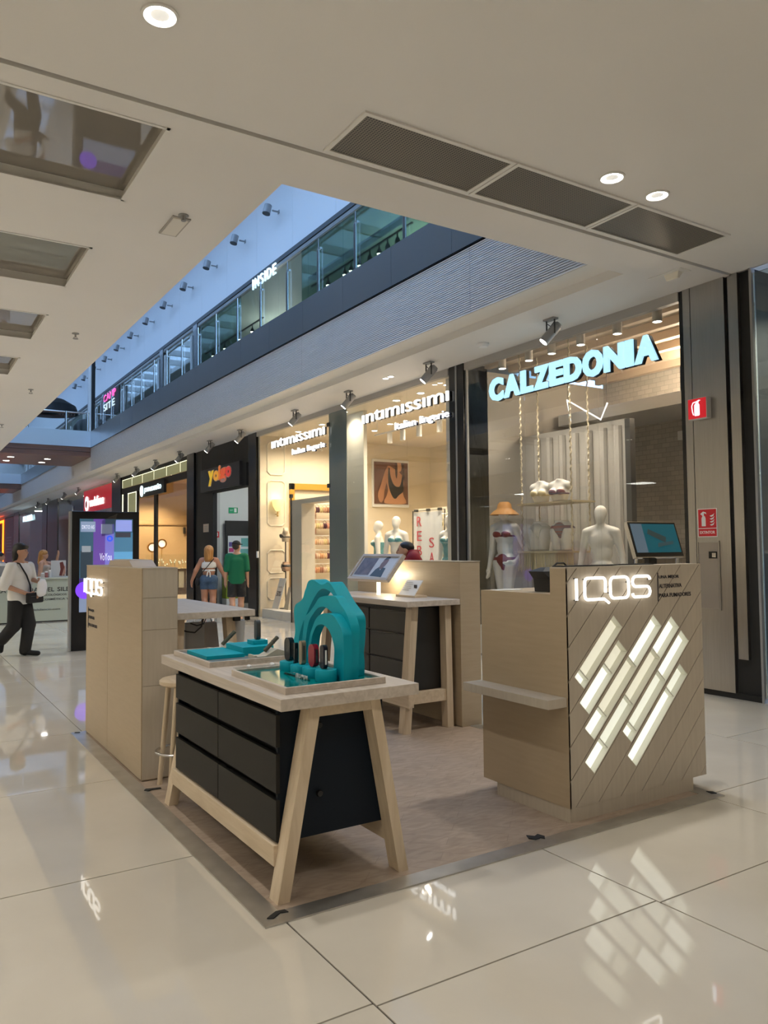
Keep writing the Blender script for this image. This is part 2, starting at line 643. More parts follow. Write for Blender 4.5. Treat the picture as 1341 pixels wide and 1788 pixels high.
struct('ceiling_upper_left', B(-4, 2.4, 5.3, FAR, 13.4, 13.6), mat('upper_ceiling', (0.35, 0.34, 0.33), 0.6))

# --- gallery edge: step, slatted fascia, metal band
fascia = struct('wall_gallery', MB().box(6.17, 9.0, 5.5, FAR, 4.583, 6.0), WHITE)
slat_y = [5.5, 7.65, 12.46, 17.27, 22.08, 26.89, 30.0]
for a, b in zip(slat_y[:-1], slat_y[1:]):
    m = MB()
    n = 30
    p = (5.44 - 4.583) / n
    for i in range(n):
        m.box(6.150, 6.166, a + 0.004, b - 0.004, 4.583 + p * i, 4.583 + p * i + p * 0.62)
    tag(m.build('slatted_panel', SLATWHITE, fascia), kind='stuff')
    B(6.165, 6.171, a, b, 4.583, 5.445).build('slat_backing', SLATGAP, fascia)
ys = [33.7, 48.2, FAR]
for a, b in zip(ys[:-1], ys[1:]):
    B(6.15, 6.172, a, b, 4.583, 5.445).build('plain_fascia_panel', SLATWHITE, fascia)
B(6.15, 6.172, 30.0, 33.7, 4.583, 5.1).build('plain_fascia_panel', SLATWHITE, fascia)
yb = 5.5
while yb < 30.0:
    nx = 6.54 if yb == 5.5 else yb + 1.46
    nx = min(nx, 30.0)
    B(6.135, 6.17, yb + 0.003, nx - 0.003, 5.452, 6.045).build('fascia_panel', PANELMETAL, fascia)
    yb = nx
B(6.135, 6.17, 33.7, FAR, 5.452, 6.045).build('fascia_panel', PANELMETAL, fascia)
B(6.128, 6.172, 5.5, FAR, 5.440, 5.453).build('shadow_joint', BLACK, fascia)

# --- upper level: bulkhead, skylight
bulk = struct('wall_upper_right', B(9.03, 9.3, 5.3, FAR, 9.74, 13.4), WHITE)
y = 6.6
while y < FAR - 3:
    yn = y + 2.43 if y < 45 else FAR
    B(9.0, 9.03, y + 0.004, min(yn, FAR) - 0.004, 9.74, 13.4).build('bulkhead_panel', PURE, bulk)
    y = yn
B(8.97, 9.1, 5.3, FAR, 9.62, 9.74).build('dark_trim', DARK, bulk)
B(8.99, 9.1, 5.3, FAR, 9.50, 9.60).build('lower_trim', mat('bronze_trim', (0.20, 0.185, 0.16), 0.4), bulk)
sky_m = MB()
for i in range(0, 30):
    yy = 5.4 + 2.4 * i
    sky_m.box(2.4, 6.2, yy - 0.06, yy + 0.06, 13.4, 13.75)
for xx in (2.46, 4.3, 6.14):
    sky_m.box(xx - 0.06, xx + 0.06, 5.3, FAR, 13.4, 13.7)
struct('trim_1', sky_m, PURE)
struct('ceiling_upper', B(6.2, 9.2, 5.3, FAR, 13.38, 13.6), mat('upper_soffit', (0.62, 0.62, 0.62), 0.6))
bpy.data.objects['trim_1']['label'] = 'white grid of skylight beams over the atrium'
# upper shopfronts behind the gallery
upper = struct('wall_upper_shops', MB().box(9.0, 14.2, 5.3, FAR, 5.9, 6.0).box(13.8, 14.0, 5.3, FAR, 6.0, 9.74).box(9.1, 14, 5.3, FAR, 9.74, 9.8), mat('shop_grey_green', (0.42, 0.47, 0.42), 0.6))
for i, (a, b, m) in enumerate([(12.2, 18.3, GREENGLASS), (22.45, 26.45, GREENGLASS), (5.6, 12.2, GREENGLASS)]):
    o = struct('window_%d' % (i + 1), B(9.02, 9.035, a + 0.05, b - 0.05, 6.0, 9.5), m)
n = 4
for (a, b) in ((26.9, 30.5), (31.0, 37.0), (41.2, 46.0)):
    struct('window_%d' % n, B(9.02, 9.035, a, b, 6.0, 9.5), GLASS)
    struct('trim_%d' % (n + 10), MB().box(8.97, 9.1, a - 0.45, a, 6.0, 9.62), BLACK)
    struct('trim_%d' % (n + 20), MB().box(8.94, 9.0, a + 0.02, a + 0.2, 6.0, 9.3).box(8.94, 9.0, b - 0.4, b - 0.2, 6.0, 9.3), PURE)
    n += 1
point('upper_shop_glow', (11.5, 16, 8.6), 70 * K_SHOP, (0.9, 1, 0.95), 0.3)
point('upper_shop_glow', (11.5, 25, 8.6), 60 * K_SHOP, (0.9, 1, 0.95), 0.3)

# --- lower shop units: party walls, floors and ceilings behind the shopfront line
XS = 7.5
struct('floor_shops', B(7.6, 14, 3.0, FAR, -0.1, -0.001), mat('shop_floor', (0.62, 0.55, 0.45), 0.12))
struct('wall_shops_rear', B(14, 14.2, 3.0, FAR, 0, 4.5), CREAM)
struct('ceiling_shops', B(7.52, 14.1, 9.85, FAR, 4.40, 4.48), mat('shop_ceiling', (0.72, 0.64, 0.52), 0.6))
struct('wall_header', MB().box(7.48, 7.56, 5.58, 9.48, 4.37, ZC).box(7.48, 7.56, 9.9, 17.65, 4.37, ZC).box(7.48, 7.56, 44, FAR, 4.3, ZC), HEADER)

struct('ceiling_right', B(7.5, 8.9, -9, 5.6, ZC, ZC + 0.2), CEIL)

# --- the bridge far down the mall
brg = struct('floor_bridge', B(2.4, 6.15, 30.0, 33.67, 5.1, 6.0), noise_mat('bridge_wood', (0.16, 0.075, 0.045), (0.22, 0.105, 0.065), (1, 20, 20), 4, rough=0.35))
B(2.4, 6.14, 29.96, 30.0, 5.46, 6.05).build('metal_band', mat('bridge_metal', (0.55, 0.58, 0.60), 0.3, 0.8), brg)
B(2.4, 6.14, 29.98, 30.0, 5.28, 5.285).build('groove', BLACK, brg)
brg2 = struct('floor_bridge_2', B(2.4, 6.15, 48.3, 52.0, 5.2, 6.0), MATS['bridge_wood'])
B(2.4, 6.14, 48.26, 48.3, 5.5, 6.05).build('metal_band', MATS['bridge_metal'], brg2)

# ================================================================== CEILING FIXTURES
DOWN_W = 88.0


def downlight(x, y, r, label, power=DOWN_W, z=ZC, group=None, lit=True):
    t = thing('downlight', label, 'downlight', (x, y, z), group=group)
    MB().lathe([(r, 0.0), (r * 1.0, -0.010), (r * 0.86, -0.013), (r * 0.80, -0.004)], (x, y, z), 32).build('trim_ring', WHITE, t, smooth=True)
    MB().lathe([(r * 0.80, -0.004), (r * 0.50, -0.003)], (x, y, z), 32).build('lit_reflector', LAMP, t)
    MB().lathe([(r * 0.50, -0.004), (r * 0.2, -0.012), (0.0001, -0.014)], (x, y, z), 24).build('lens', mat('lamp_lens', (0.75, 0.74, 0.7), 0.1, emit=(1, .96, .88), es=0.3), t, smooth=True)
    if lit:
        spot('downlight_beam', (x, y, z - 0.02), (x, y, 0), power * K_DOWN, 125, 0.8, (1, 0.975, 0.93), 0.08, t)
    return t


downlight(1.17, 4.06, 0.10, 'round recessed downlight alone at the upper left of the near ceiling')
downlight(4.70, 4.07, 0.10, 'round recessed downlight nearer of the pair beside the ceiling grilles')
downlight(5.26, 4.09, 0.10, 'round recessed downlight of the pair further right above the fire extinguisher column')
gi = 0
for x, y in ((-2.4, 4.06), (-3.6, 4.06), (1.17, 0.5), (4.9, 0.5), (-2.4, 0.5), (1.17, -3.2), (4.9, -3.2), (-2.4, -3.2), (-3.6, 0.5), (-3.6, -3.2)):
    downlight(x, y, 0.10, 'round recessed downlight in the ceiling behind the viewer', group='downlights behind the viewer')
for y in (9.2, 14.1, 19.0, 23.9, 28.8, 36, 44, 52):  # unseen row, added to light the tall cabinet's face and the far floor
    downlight(-1.7, y, 0.10, 'unseen round downlight added along the far left walkway ceiling', group='added downlights along the left walkway', power=380)

for k_, y_ in enumerate((-5.3, 0.7, 6.7, 12.7, 18.7, 24.7, 30.7)):
    for x_ in (-6.4, -7.8):
        q = thing('panel_light', 'flat ceiling light panel inside the shops across the walkway', 'ceiling light', (x_, y_, 3.9), group='ceiling panels of the opposite shops')
        B(x_ - 0.45, x_ + 0.45, y_ - 0.45, y_ + 0.45, 3.88, 3.899).build('frame', PURE, q)
        B(x_ - 0.4, x_ + 0.4, y_ - 0.4, y_ + 0.4, 3.872, 3.881).build('diffuser', emit_mat('panel_neutral', (1.0, 0.955, 0.89), 17.0), q)

# return-air grilles
GRILLE = perforated_mat('perforated_grille', (0.20, 0.18, 0.15), (0.02, 0.02, 0.02), 0.022)
for (x0, x1), lab in zip(((2.58, 3.90), (3.91, 5.24), (5.25, 6.52)), ('left grille of the row of three in the near ceiling', 'middle grille of the row of three in the near ceiling', 'right grille of the row of three in the near ceiling')):
    y0, y1, t = 4.27, 4.86, 0.032
    v = thing('ceiling_vent', 'dark perforated ' + lab, 'vent', (x0, y0, ZC))
    MB().box(x0, x1, y0, y0 + t, ZC - 0.014, ZC).box(x0, x1, y1 - t, y1, ZC - 0.014, ZC).box(x0, x0 + t, y0 + t, y1 - t, ZC - 0.014, ZC).box(x1 - t, x1, y0 + t, y1 - t, ZC - 0.014, ZC).build('frame', WHITE, v)
    B(x0 + t, x1 - t, y0 + t, y1 - t, ZC - 0.007, ZC).build('grille', GRILLE, v)

# emergency light, sprinklers, smoke detector
e = thing('emergency_light', 'square flush emergency light framed in white on the left ceiling', 'ceiling light', (2.07, 6.7, ZC))
B(1.99, 2.15, 6.5, 6.92, ZC - 0.012, ZC).build('frame', mat('beige_frame', (0.42, 0.39, 0.35), 0.5), e)
B(2.005, 2.135, 6.52, 6.90, ZC - 0.016, ZC - 0.011).build('diffuser', mat('diffuser', (0.74, 0.70, 0.62), 0.3), e)
MB().cyl((2.07, 6.46, ZC), (2.07, 6.46, ZC - 0.05), 0.02).lathe([(0.045, 0), (0.045, -0.006), (0, -0.006)], (2.07, 6.46, ZC), 16).build('status_stub', GREY, e)
e = thing('emergency_light', 'small white wedge shaped emergency light beside the steel column', 'ceiling light', (6.95, 5.25, ZC))
B(6.84, 7.02, 5.06, 5.46, ZC - 0.006, ZC).build('base_plate', WHITE, e)
MB().hexa([(6.89, 5.12, ZC - 0.006), (6.97, 5.12, ZC - 0.006), (6.97, 5.30, ZC - 0.006), (6.89, 5.30, ZC - 0.006)],
          [(6.90, 5.14, ZC - 0.07), (6.93, 5.14, ZC - 0.07), (6.93, 5.28, ZC - 0.07), (6.90, 5.28, ZC - 0.07)]).build('lamp_body', mat('emerg_body', (.8, .76, .66), .3), e)
for i, (x, y) in enumerate(((2.0, 10.74), (2.03, 14.87), (2.04, 19.26))):
    s = thing('sprinkler', 'small ceiling sprinkler head, %s one on the left ceiling' % ORD[i], 'sprinkler', (x, y, ZC))
    MB().lathe([(0.045, 0), (0.045, -0.008), (0.012, -0.012), (0.012, -0.05), (0.0001, -0.05)], (x, y, ZC), 16).build('body', GREY, s)
    MB().lathe([(0.0001, -0.075), (0.035, -0.075), (0.035, -0.07), (0.0001, -0.07)], (x, y, ZC), 16).tube([(x - 0.02, y, ZC - 0.05), (x - 0.02, y, ZC - 0.07)], 0.004, 5).tube([(x + 0.02, y, ZC - 0.05), (x + 0.02, y, ZC - 0.07)], 0.004, 5).build('deflector', GREY, s)
d = thing('smoke_detector', 'white round smoke detector on the soffit by the lit shop lettering', 'smoke detector', (7.0, 8.43, ZC))
MB().lathe([(0.085, 0), (0.085, -0.02), (0.06, -0.05), (0.0001, -0.055)], (7.0, 8.43, ZC), 24).build('housing', PURE, d, smooth=True)
MB().lathe([(0.066, -0.03), (0.07, -0.034), (0.062, -0.04)], (7.0, 8.43, ZC), 24).build('slot_ring', GREY, d)
d = thing('twin_downlight', 'small flush twin downlight on the soffit between two spotlights', 'downlight', (7.0, 10.92, ZC))
for q in (-0.08, 0.08):
    MB().lathe([(0.07, 0), (0.07, -0.008), (0.05, -0.008), (0.048, 0)], (7.0, 10.92 + q, ZC), 20).build('ring', WHITE, d)
    MB().lathe([(0.048, -0.002), (0.0001, -0.002)], (7.0, 10.92 + q, ZC), 20).build('lens', LAMP, d)

# spotlights along the soffit
SPOT_GREY = mat('spot_housing', (0.34, 0.34, 0.34), 0.4, 0.3)


def soffit_spot():
    t = thing('soffit_spotlight', '', 'spotlight', (0, 0, 0), group='spotlights along the shopfront soffit')
    MB().box(-0.045, 0.045, -0.09, 0.09, -0.022, 0).build('mounting_plate', GREY, t)
    MB().tube([(0, -0.07, -0.02), (0, -0.07, -0.20)], 0.011, 6).tube([(0, 0.07, -0.02), (0, 0.07, -0.20)], 0.011, 6).tube([(0, -0.07, -0.05), (0, 0.0, -0.1), (0.0, 0.05, -0.06)], 0.006, 5).build('yoke', DARK, t)
    ax = Vector((-0.52, 0.36, -0.72)).normalized()
    c = Vector((0, 0, -0.19))
    p0, p1 = c - ax * 0.13, c + ax * 0.13
    MB().cyl(p0, p1, 0.062, 0.062, 20).cyl(p0 - ax * 0.03, p0, 0.045, 0.06, 20).build('housing', SPOT_GREY, t, smooth=True)
    MB().cyl(p1 - ax * 0.005, p1 + ax * 0.012, 0.060, 0.060, 20).build('rim', GREY, t, smooth=True)
    MB().cyl(p1 + ax * 0.0125, p1 + ax * 0.016, 0.052, 0.052, 20).build('lens', emit_mat('spot_lens', (1, .97, .92), 16), t)
    spot('soffit_beam', p1 + ax * 0.03, p1 + ax * 2, 70 * K_SPOT, 60, 0.7, (1, 0.93, 0.82), 0.05, t)
    return t


ss = soffit_spot()
for i, y in enumerate((7.07, 9.71, 12.22, 14.45, 17.43, 19.54, 22.07, 24.52, 26.83, 29.5, 36.55, 39.95, 44.5, 48.0)):
    lab = 'grey soffit spotlight, %s in the row along the shopfronts' % ORD[i]
    if i == 0:
        ss.location = (6.97, y, ZC)
        WLOC[ss.name] = Vector((6.97, y, ZC))
        ss['label'] = lab
    else:
        copy_tree(ss, (6.97, y, ZC), label=lab)

# lamps under the bridge
for i, (x, y) in enumerate(((3.61, 31.18), (3.61, 32.5), (4.87, 31.3), (4.87, 32.6))):
    lab = ('left near', 'left far', 'right near', 'right far')[i]
    d = thing('bridge_downlight', 'round downlight set in the wooden underside of the bridge, %s of four' % lab, 'downlight', (x, y, 5.1))
    MB().lathe([(0.14, 0), (0.14, -0.012), (0.115, -0.012)], (x, y, 5.1), 20).build('ring', GREY, d)
    MB().lathe([(0.115, -0.006), (0.0001, -0.006)], (x, y, 5.1), 20).build('lens', LAMP, d)

# ================================================================== THE GALLERY ABOVE
bal = thing('gallery_balustrade', 'glass balustrade with flat steel posts along the upper gallery edge', 'railing', (6.17, 5.5, 6.0))
POSTS = [5.6, 6.6, 7.85, 9.14, 10.55, 11.82, 13.075, 14.32, 15.556, 16.855, 18.1, 19.33, 20.61, 21.82, 23.15, 24.25, 25.58, 26.88, 28.1, 29.3]
for y in POSTS:
    pst = MB().box(6.15, 6.175, y - 0.035, y + 0.035, 6.045, 6.80, bev=0.004).build('post', CHROME, bal)
    MB().tube([(6.165, y - 0.01, 6.79), (6.165, y - 0.01, 6.99)], 0.013, 8).box(6.16, 6.20, y - 0.06, y + 0.03, 6.80, 6.83).build('glass_clamp', CHROME, pst)
for a, b in zip(POSTS[:-1], POSTS[1:]):
    B(6.185, 6.195, a + 0.45 if b - a > 1 else a, b + 0.44, 6.06, 7.02).build('glass_pane', GLASS, bal)
bal2 = thing('bridge_balustrade', 'steel railing with posts on the far bridge', 'railing', (6.1, 30.0, 6.05))
for x in (2.9, 4.0, 5.3, 6.05):
    MB().cyl((x, 30.05, 6.05), (x, 30.05, 6.75), 0.045, 0.045, 12).build('post', CHROME, bal2, smooth=True)
MB().tube([(2.45, 30.05, 6.72), (6.1, 30.05, 6.72)], 0.03).build('handrail', CHROME, bal2, smooth=True)
for a, b in ((2.45, 3.95), (4.05, 6.0)):
    B(a, b, 30.03, 30.04, 6.07, 6.65).build('glass_pane', GLASS, bal2)
far_b = thing('far_gallery_balustrade', 'glass balustrade of the gallery beyond the bridge', 'railing', (6.17, 33.7, 6.0))
for i in range(11):
    y = 34.0 + i * 1.25
    B(6.15, 6.175, y - 0.035, y + 0.035, 6.045, 6.80).build('post', CHROME, far_b)
B(6.185, 6.195, 33.8, 47.5, 6.06, 7.02).build('glass_pane', GLASS, far_b)
MB().tube([(6.17, 33.7, 7.05), (6.17, 47.5, 7.05)], 0.03).build('handrail', CHROME, far_b, smooth=True)
pl = thing('slim_column', 'slim two tone steel column where the bridge meets the gallery', 'column', (6.5, 31.8, 6.0))
MB().cyl((6.42, 31.6, 6.0), (6.42, 31.6, 9.6), 0.07, 0.07, 16).build('bright_tube', PURE, pl, smooth=True)
MB().cyl((6.58, 31.8, 6.0), (6.58, 31.8, 9.6), 0.09, 0.09, 16).build('dark_tube', MATTE_BLACK, pl, smooth=True)

# spotlights on the bulkhead
wt = None
for i in range(12):
    y = 19.62 + 2.45 * i
    lab = 'grey spotlight bracketed off the white upper wall, %s of the row' % ORD[i]
    if wt is None:
        wt = thing('wall_spotlight', lab, 'spotlight', (9.0, y, 11.05), group='spotlights on the upper white wall')
        MB().box(8.985, 9.0, y - 0.05, y + 0.05, 11.0, 11.1).build('wall_plate', GREY, wt)
        MB().tube([(8.99, y, 11.05), (8.80, y, 11.05)], 0.025).build('arm', GREY, wt, smooth=True)
        MB().cyl((8.68, y, 11.17), (8.62, y, 10.93), 0.105, 0.105, 18).build('housing', SPOT_GREY, wt, smooth=True)
        MB().cyl((8.62, y, 10.93), (8.615, y, 10.91), 0.11, 0.11, 18).build('front_ring', DARK, wt, smooth=True)
    else:
        copy_tree(wt, (9.0, y, 11.05), label=lab)

# track lights in the upper shop
rail = thing('lighting_track', 'thin dark lighting track inside the upper shop window', 'lighting track', (10.0, 17, 9.1))
B(9.98, 10.02, 14.5, 19.6, 9.08, 9.12).build('rail', DARK, rail)
B(9.9, 10.1, 14.5, 19.6, 9.3, 9.36).build('ceiling_channel', mat('channel', (0.08, 0.14, 0.16), 0.4), rail)
rail2 = thing('lighting_track', 'thin dark lighting track inside the upper shop beyond the lettering', 'lighting track', (10.0, 25, 9.1))
B(9.98, 10.02, 23, 28.5, 9.08, 9.12).build('rail', DARK, rail2)
trk = [(18.6, 1), (17.67, 1), (17.33, 1), (16.9, 1), (16.39, 0), (15.95, 1), (15.56, 0), (15.13, 0), (23.92, 1), (25.02, 1), (26.44, 1), (27.65, 1)]
LIT = ['lowest', 'second', 'third', 'fourth', 'fifth', 'sixth', 'seventh', 'topmost']
for i, (y, lit) in enumerate(trk):
    where = '%s along the upper shop track counted from the lettering' % LIT[i] if i < 8 else '%s in the upper shop beyond the lettering' % ORD[i - 8]
    q = thing('track_spotlight', ('lit' if lit else 'unlit') + ' conical track lamp, ' + where, 'spotlight', (10, y, 9.08))
    MB().lathe([(0.015, 0), (0.02, -0.10), (0.05, -0.14), (0.075, -0.24), (0.07, -0.24)], (10, y, 9.08), 16).build('shade', MATTE_BLACK, q, smooth=True)
    MB().ball((10, y, 8.86), 0.062, 12).build('bulb', emit_mat('bulb_glow', (1, .93, .8), 12) if lit else GREY, q, smooth=True)

# lettering upstairs
sg = thing('shop_sign', 'thin white capital letters lit above the upper shopfront', 'sign', (8.96, 21.3, 9.3))
for i, ch in enumerate('INSIDE'):
    wd = [0.06, 0.26, 0.24, 0.06, 0.28, 0.22][i]
    y = 21.28 - [0, 0.18, 0.54, 0.88, 1.05, 1.43][i]
    text('letter', ch, (8.93, y, 9.30), wd, 0.30, '-X', 0.04, emit_mat('sign_pale_blue', (0.62, 0.84, 1.0), 1.1), sg)
sg = thing('shop_sign', 'small pink lettering above white lettering on a dark upper shopfront', 'sign', (8.9, 40, 9.0))
B(8.96, 9.0, 37.6, 41.0, 8.2, 9.5).build('dark_board', MATTE_BLACK, sg)
text('lettering', 'CAMP', (8.94, 40.6, 9.12), 2.5, 0.34, '-X', 0.03, emit_mat('sign_pink', (1.0, 0.12, 0.5), 1.0), sg)
text('lettering', 'SITE', (8.94, 40.6, 8.66), 2.3, 0.34, '-X', 0.03, emit_mat('sign_cool', (0.75, 0.9, 1.0), 0.8), sg)
# dark lounge domes standing on the upper floor beyond the bridge
for i, (x, y, z, r, lab) in enumerate(((7.25, 46, 9.6, 1.5, 'large dark hanging dome with brown ribs above the bridge'), (7.6, 36.3, 6.9, 0.9, 'black hooded lounge chair behind the far gallery glass'), (7.6, 25.5, 6.35, 0.5, 'black rounded seat behind the gallery glass'), (7.6, 22.3, 6.35, 0.45, 'small black rounded seat nearest along the gallery glass'))):
    if i == 0:
        q = thing('hanging_dome', lab, 'pendant', (x, y, z))
        MB().lathe([(0.0001, 0.55), (r * 0.5, 0.45), (r * 0.9, 0.1), (r, -0.35), (r * 0.96, -0.36), (r * 0.85, 0.06), (0.0001, 0.45)], (x, y, z), 24).build('shell', MATTE_BLACK, q, smooth=True)
        for k in range(6):
            rr = r * (0.35 + 0.1 * k)
            MB().lathe([(rr, -0.30), (rr + 0.05, -0.30), (rr + 0.05, -0.36), (rr, -0.36)], (x, y, z), 24).build('rib', mat('brown_rib', (0.18, 0.05, 0.02), 0.4), q)
        MB().tube([(x, y, z + 0.5), (x, y, 13.4)], 0.015, 6).build('cable', MATTE_BLACK, q)
    else:
        q = thing('lounge_seat', lab, 'chair', (x, y, 6.0))
        MB().lathe([(r * 0.8, 0.35 - (z - 6.0)), (r, 0.5 - (z - 6.0)), (r, 0.25), (r * 0.8, 0.55), (0.0001, 0.66)], (x, y, z), 20).build('hood', MATTE_BLACK, q, smooth=True)
        MB().cyl((x, y, 6.0), (x, y, 6.36), r * 0.3, r * 0.5, 16).build('pedestal', DARK, q)

# ================================================================== THE KIOSK
kf = struct('floor_kiosk', B(1.474, 4.425, 3.24, 7.28, -0.004, 0.004), KFLOOR)
# steel edging strip, four mitred lengths
o, i = (1.365, 4.535, 3.133, 7.39), (1.474, 4.425, 3.242, 7.281)
ed = thing('floor_edging', 'flat brushed steel edging around the kiosk floor', 'floor trim', (1.365, 3.133, 0))
zt = 0.007
quads = [((o[0], o[2]), (o[1], o[2]), (i[1], i[2]), (i[0], i[2])), ((o[0], o[2]), (i[0], i[2]), (i[0], i[3]), (o[0], o[3])),
         ((o[1], o[2]), (o[1], o[3]), (i[1], i[3]), (i[1], i[2])), ((o[0], o[3]), (i[0], i[3]), (i[1], i[3]), (o[1], o[3]))]
for q in quads:
    MB().prism(list(q), 2, 0.0005, zt).build('strip', STRIP, ed)
# black tape scraps on the strip
for pts, lab in (([(1.40, 3.20), (1.425, 3.185), (1.47, 3.215), (1.505, 3.205), (1.50, 3.235), (1.46, 3.24), (1.42, 3.215)], 'crooked strip of black tape on the front corner of the steel edging'),
                 ([(2.98, 3.27), (3.0, 3.235), (3.04, 3.24), (3.05, 3.215), (3.075, 3.245), (3.065, 3.29), (3.03, 3.275), (3.0, 3.31)], 'torn black tape scrap halfway along the front steel edging'),
                 ([(1.45, 5.33), (1.47, 5.30), (1.50, 5.32), (1.56, 5.31), (1.56, 5.335), (1.50, 5.35), (1.47, 5.36)], 'black tape scrap on the edging beside the stool'),
                 ([(4.49, 3.20), (4.52, 3.18), (4.535, 3.22), (4.50, 3.245)], 'small black tape scrap at the right end of the front edging'),
                 ([(1.39, 7.35), (1.43, 7.33), (1.44, 7.36), (1.40, 7.375)], 'small black tape scrap at the far left corner of the edging')):
    tag(MB().prism(pts, 2, zt, zt + 0.004).build('tape_scrap', MATTE_BLACK, at=(pts[0][0], pts[0][1], zt)), lab, 'tape')


# ---------------- the IQOS mark as glowing tubes
def rr(w, h, r, n=5):
    pts = []
    for cx, cy, a0 in ((w - r, h - r, 0), (r, h - r, 90), (r, r, 180), (w - r, r, 270)):
        for k in range(n + 1):
            a = math.radians(a0 + 90 * k / n)
            pts.append((cx + r * math.cos(a), cy + r * math.sin(a)))
    return pts


def arc(cx, cy, r, a0, a1, n=6):
    return [(cx + r * math.cos(math.radians(a0 + (a1 - a0) * k / n)), cy + r * math.sin(math.radians(a0 + (a1 - a0) * k / n))) for k in range(n + 1)]


def logo_letters(parent, org, W, H, face, m, lift=0.02, sr=0.075):
    """four glowing tube letters in a W x H box"""
    R, U = AXES[face]
    N = R.cross(U)
    s = H
    q = W / s
    letters = []
    letters.append(([(0, 0), (0, 1)], False, 0.0))
    qw = 0.27 * q
    qx = 0.105 * q
    r = 0.2
    Q = [(qw * 1.16, -0.2), (qw * 0.93, 0.0)] + arc(r, r, r, 270, 180) + arc(r, 1 - r, r, 180, 90) + arc(qw - r, 1 - r, r, 90, 0) + [(qw, 0.3)]
    letters.append((Q, False, qx))
    ow = 0.25 * q
    letters.append((rr(ow, 1, 0.26), True, 0.44 * q))
    sw = 0.25 * q
    S = [(sw, 0.83)] + arc(sw - 0.2, 0.8, 0.2, 10, 90)[1:] + arc(0.25, 0.75, 0.25, 90, 270) + arc(sw - 0.25, 0.25, 0.25, 90, -90) + arc(0.2, 0.2, 0.2, 270, 190)[:-1] + [(0, 0.17)]
    letters.append((S, False, 0.745 * q))
    for pts, closed, ox in letters:
        path = [Vector(org) + R * ((p[0] + ox) * s) + U * (p[1] * s) + N * lift for p in pts]
        MB().tube(path, sr * s, 8, closed).build('letter', m, parent, smooth=True)
        b = MB()
        for p in (path[0], path[len(path) // 2]):
            b.tube([p - N * (lift - 0.001), p - N * (sr * s * 0.5)], 0.004, 5)
        b.build('letter_stud', DARK, parent)


IQ = emit_mat('logo_glow', (1.0, 0.96, 0.88), 1.05)

# ---------------- front counter with glowing diagonal slots
ct = thing('kiosk_counter', 'tall taupe counter with glowing diagonal slots and a low shelf', 'counter', (3.347, 3.316, 0))
X0, X1, Y0, Y1, Z0, Z1 = 3.347, 4.608, 3.316, 4.095, 0.085, 1.475
B(X0 + 0.004, 4.472, Y0 + 0.003, 3.964, 0.004, Z0).build('plinth', LAMI2, ct)
B(X0 + 0.012, X1, Y0 + 0.114, Y1, Z0, 1.30).build('carcass', LAMI, ct)
MB().prism([(Y0, Z0), (Y1, Z0), (Y1, 1.32), (3.445, 1.32), (3.445, Z1), (Y0, Z1)], 0, X0, X0 + 0.012).build('side_panel', LAMI, ct)
B(X0 + 0.012, X1, 3.445, Y1, 1.30, 1.32).build('work_top', LAMI, ct)
B(X0 + 0.012, X1, 3.43, 3.445, 1.32, Z1).build('upstand', LAMI, ct)
B(X0, X1, Y0, 3.445, Z1, Z1 + 0.008).build('ledge_cap', LAMI2, ct)
B(3.198, X0, 3.325, 4.11, 0.668, 0.722, bev=0.002).build('side_shelf', LAMI2, ct)


def clip_poly(poly, nx, ny, c):
    """keep nx*x + ny*y <= c"""
    out = []
    for k in range(len(poly)):
        a, b = poly[k], poly[(k + 1) % len(poly)]
        da, db = nx * a[0] + ny * a[1] - c, nx * b[0] + ny * b[1] - c
        if da <= 0:
            out.append(a)
        if (da < 0 < db) or (db < 0 < da):
            t = da / (da - db)
            out.append((a[0] + (b[0] - a[0]) * t, a[1] + (b[1] - a[1]) * t))
    return out


S2 = math.sqrt(0.5)


def diag(s0, s1, t0, t1, inside=True):
    """rectangle in diagonal (s along the board, t across) coordinates clipped to the counter front"""
    pts = [(X0 + (s + t) * S2, Z0 + (s - t) * S2) for s, t in ((s0, t0), (s1, t0), (s1, t1), (s0, t1))]
    if inside:
        for c in ((-1, 0, -(X0 + 0.001)), (1, 0, X1), (0, -1, -Z0), (0, 1, Z1)):
            pts = clip_poly(pts, *c)
            if len(pts) < 3:
                return None
    return pts


PT = 0.1357
T = [-0.918 + PT * k for k in range(-1, 15)]
slots = {4: (0.572, 1.060), 5: (0.490, 0.980), 6: (0.408, 1.310), 7: (0.266, 1.420), 8: (0.596, 1.419), 9: (0.516, 1.250)}
cells = {4: [(0.572, 0.64, 1), (0.64, 1.060, 0)], 5: [(0.49, 0.80, 1), (0.80, 0.98, 0)], 6: [(0.408, 0.58, 1), (0.58, 0.97, 0), (0.97, 1.31, 1)],
         7: [(0.266, 0.45, 1), (0.45, 0.78, 2), (0.78, 1.155, 0), (1.155, 1.42, 1)], 8: [(0.596, 0.68, 1), (0.68, 1.085, 2), (1.085, 1.419, 1)], 9: [(0.516, 1.06, 1), (1.06, 1.25, 2)]}
GLOW = [emit_mat('slot_glow_beige', (0.80, 0.77, 0.62), 0.40), emit_mat('slot_glow_bright', (0.96, 0.97, 0.82), 0.52), emit_mat('slot_glow_mid', (0.82, 0.83, 0.70), 0.43)]
SLOTW = mat('slot_liner', (0.80, 0.79, 0.70), 0.35)
g = 0.0028
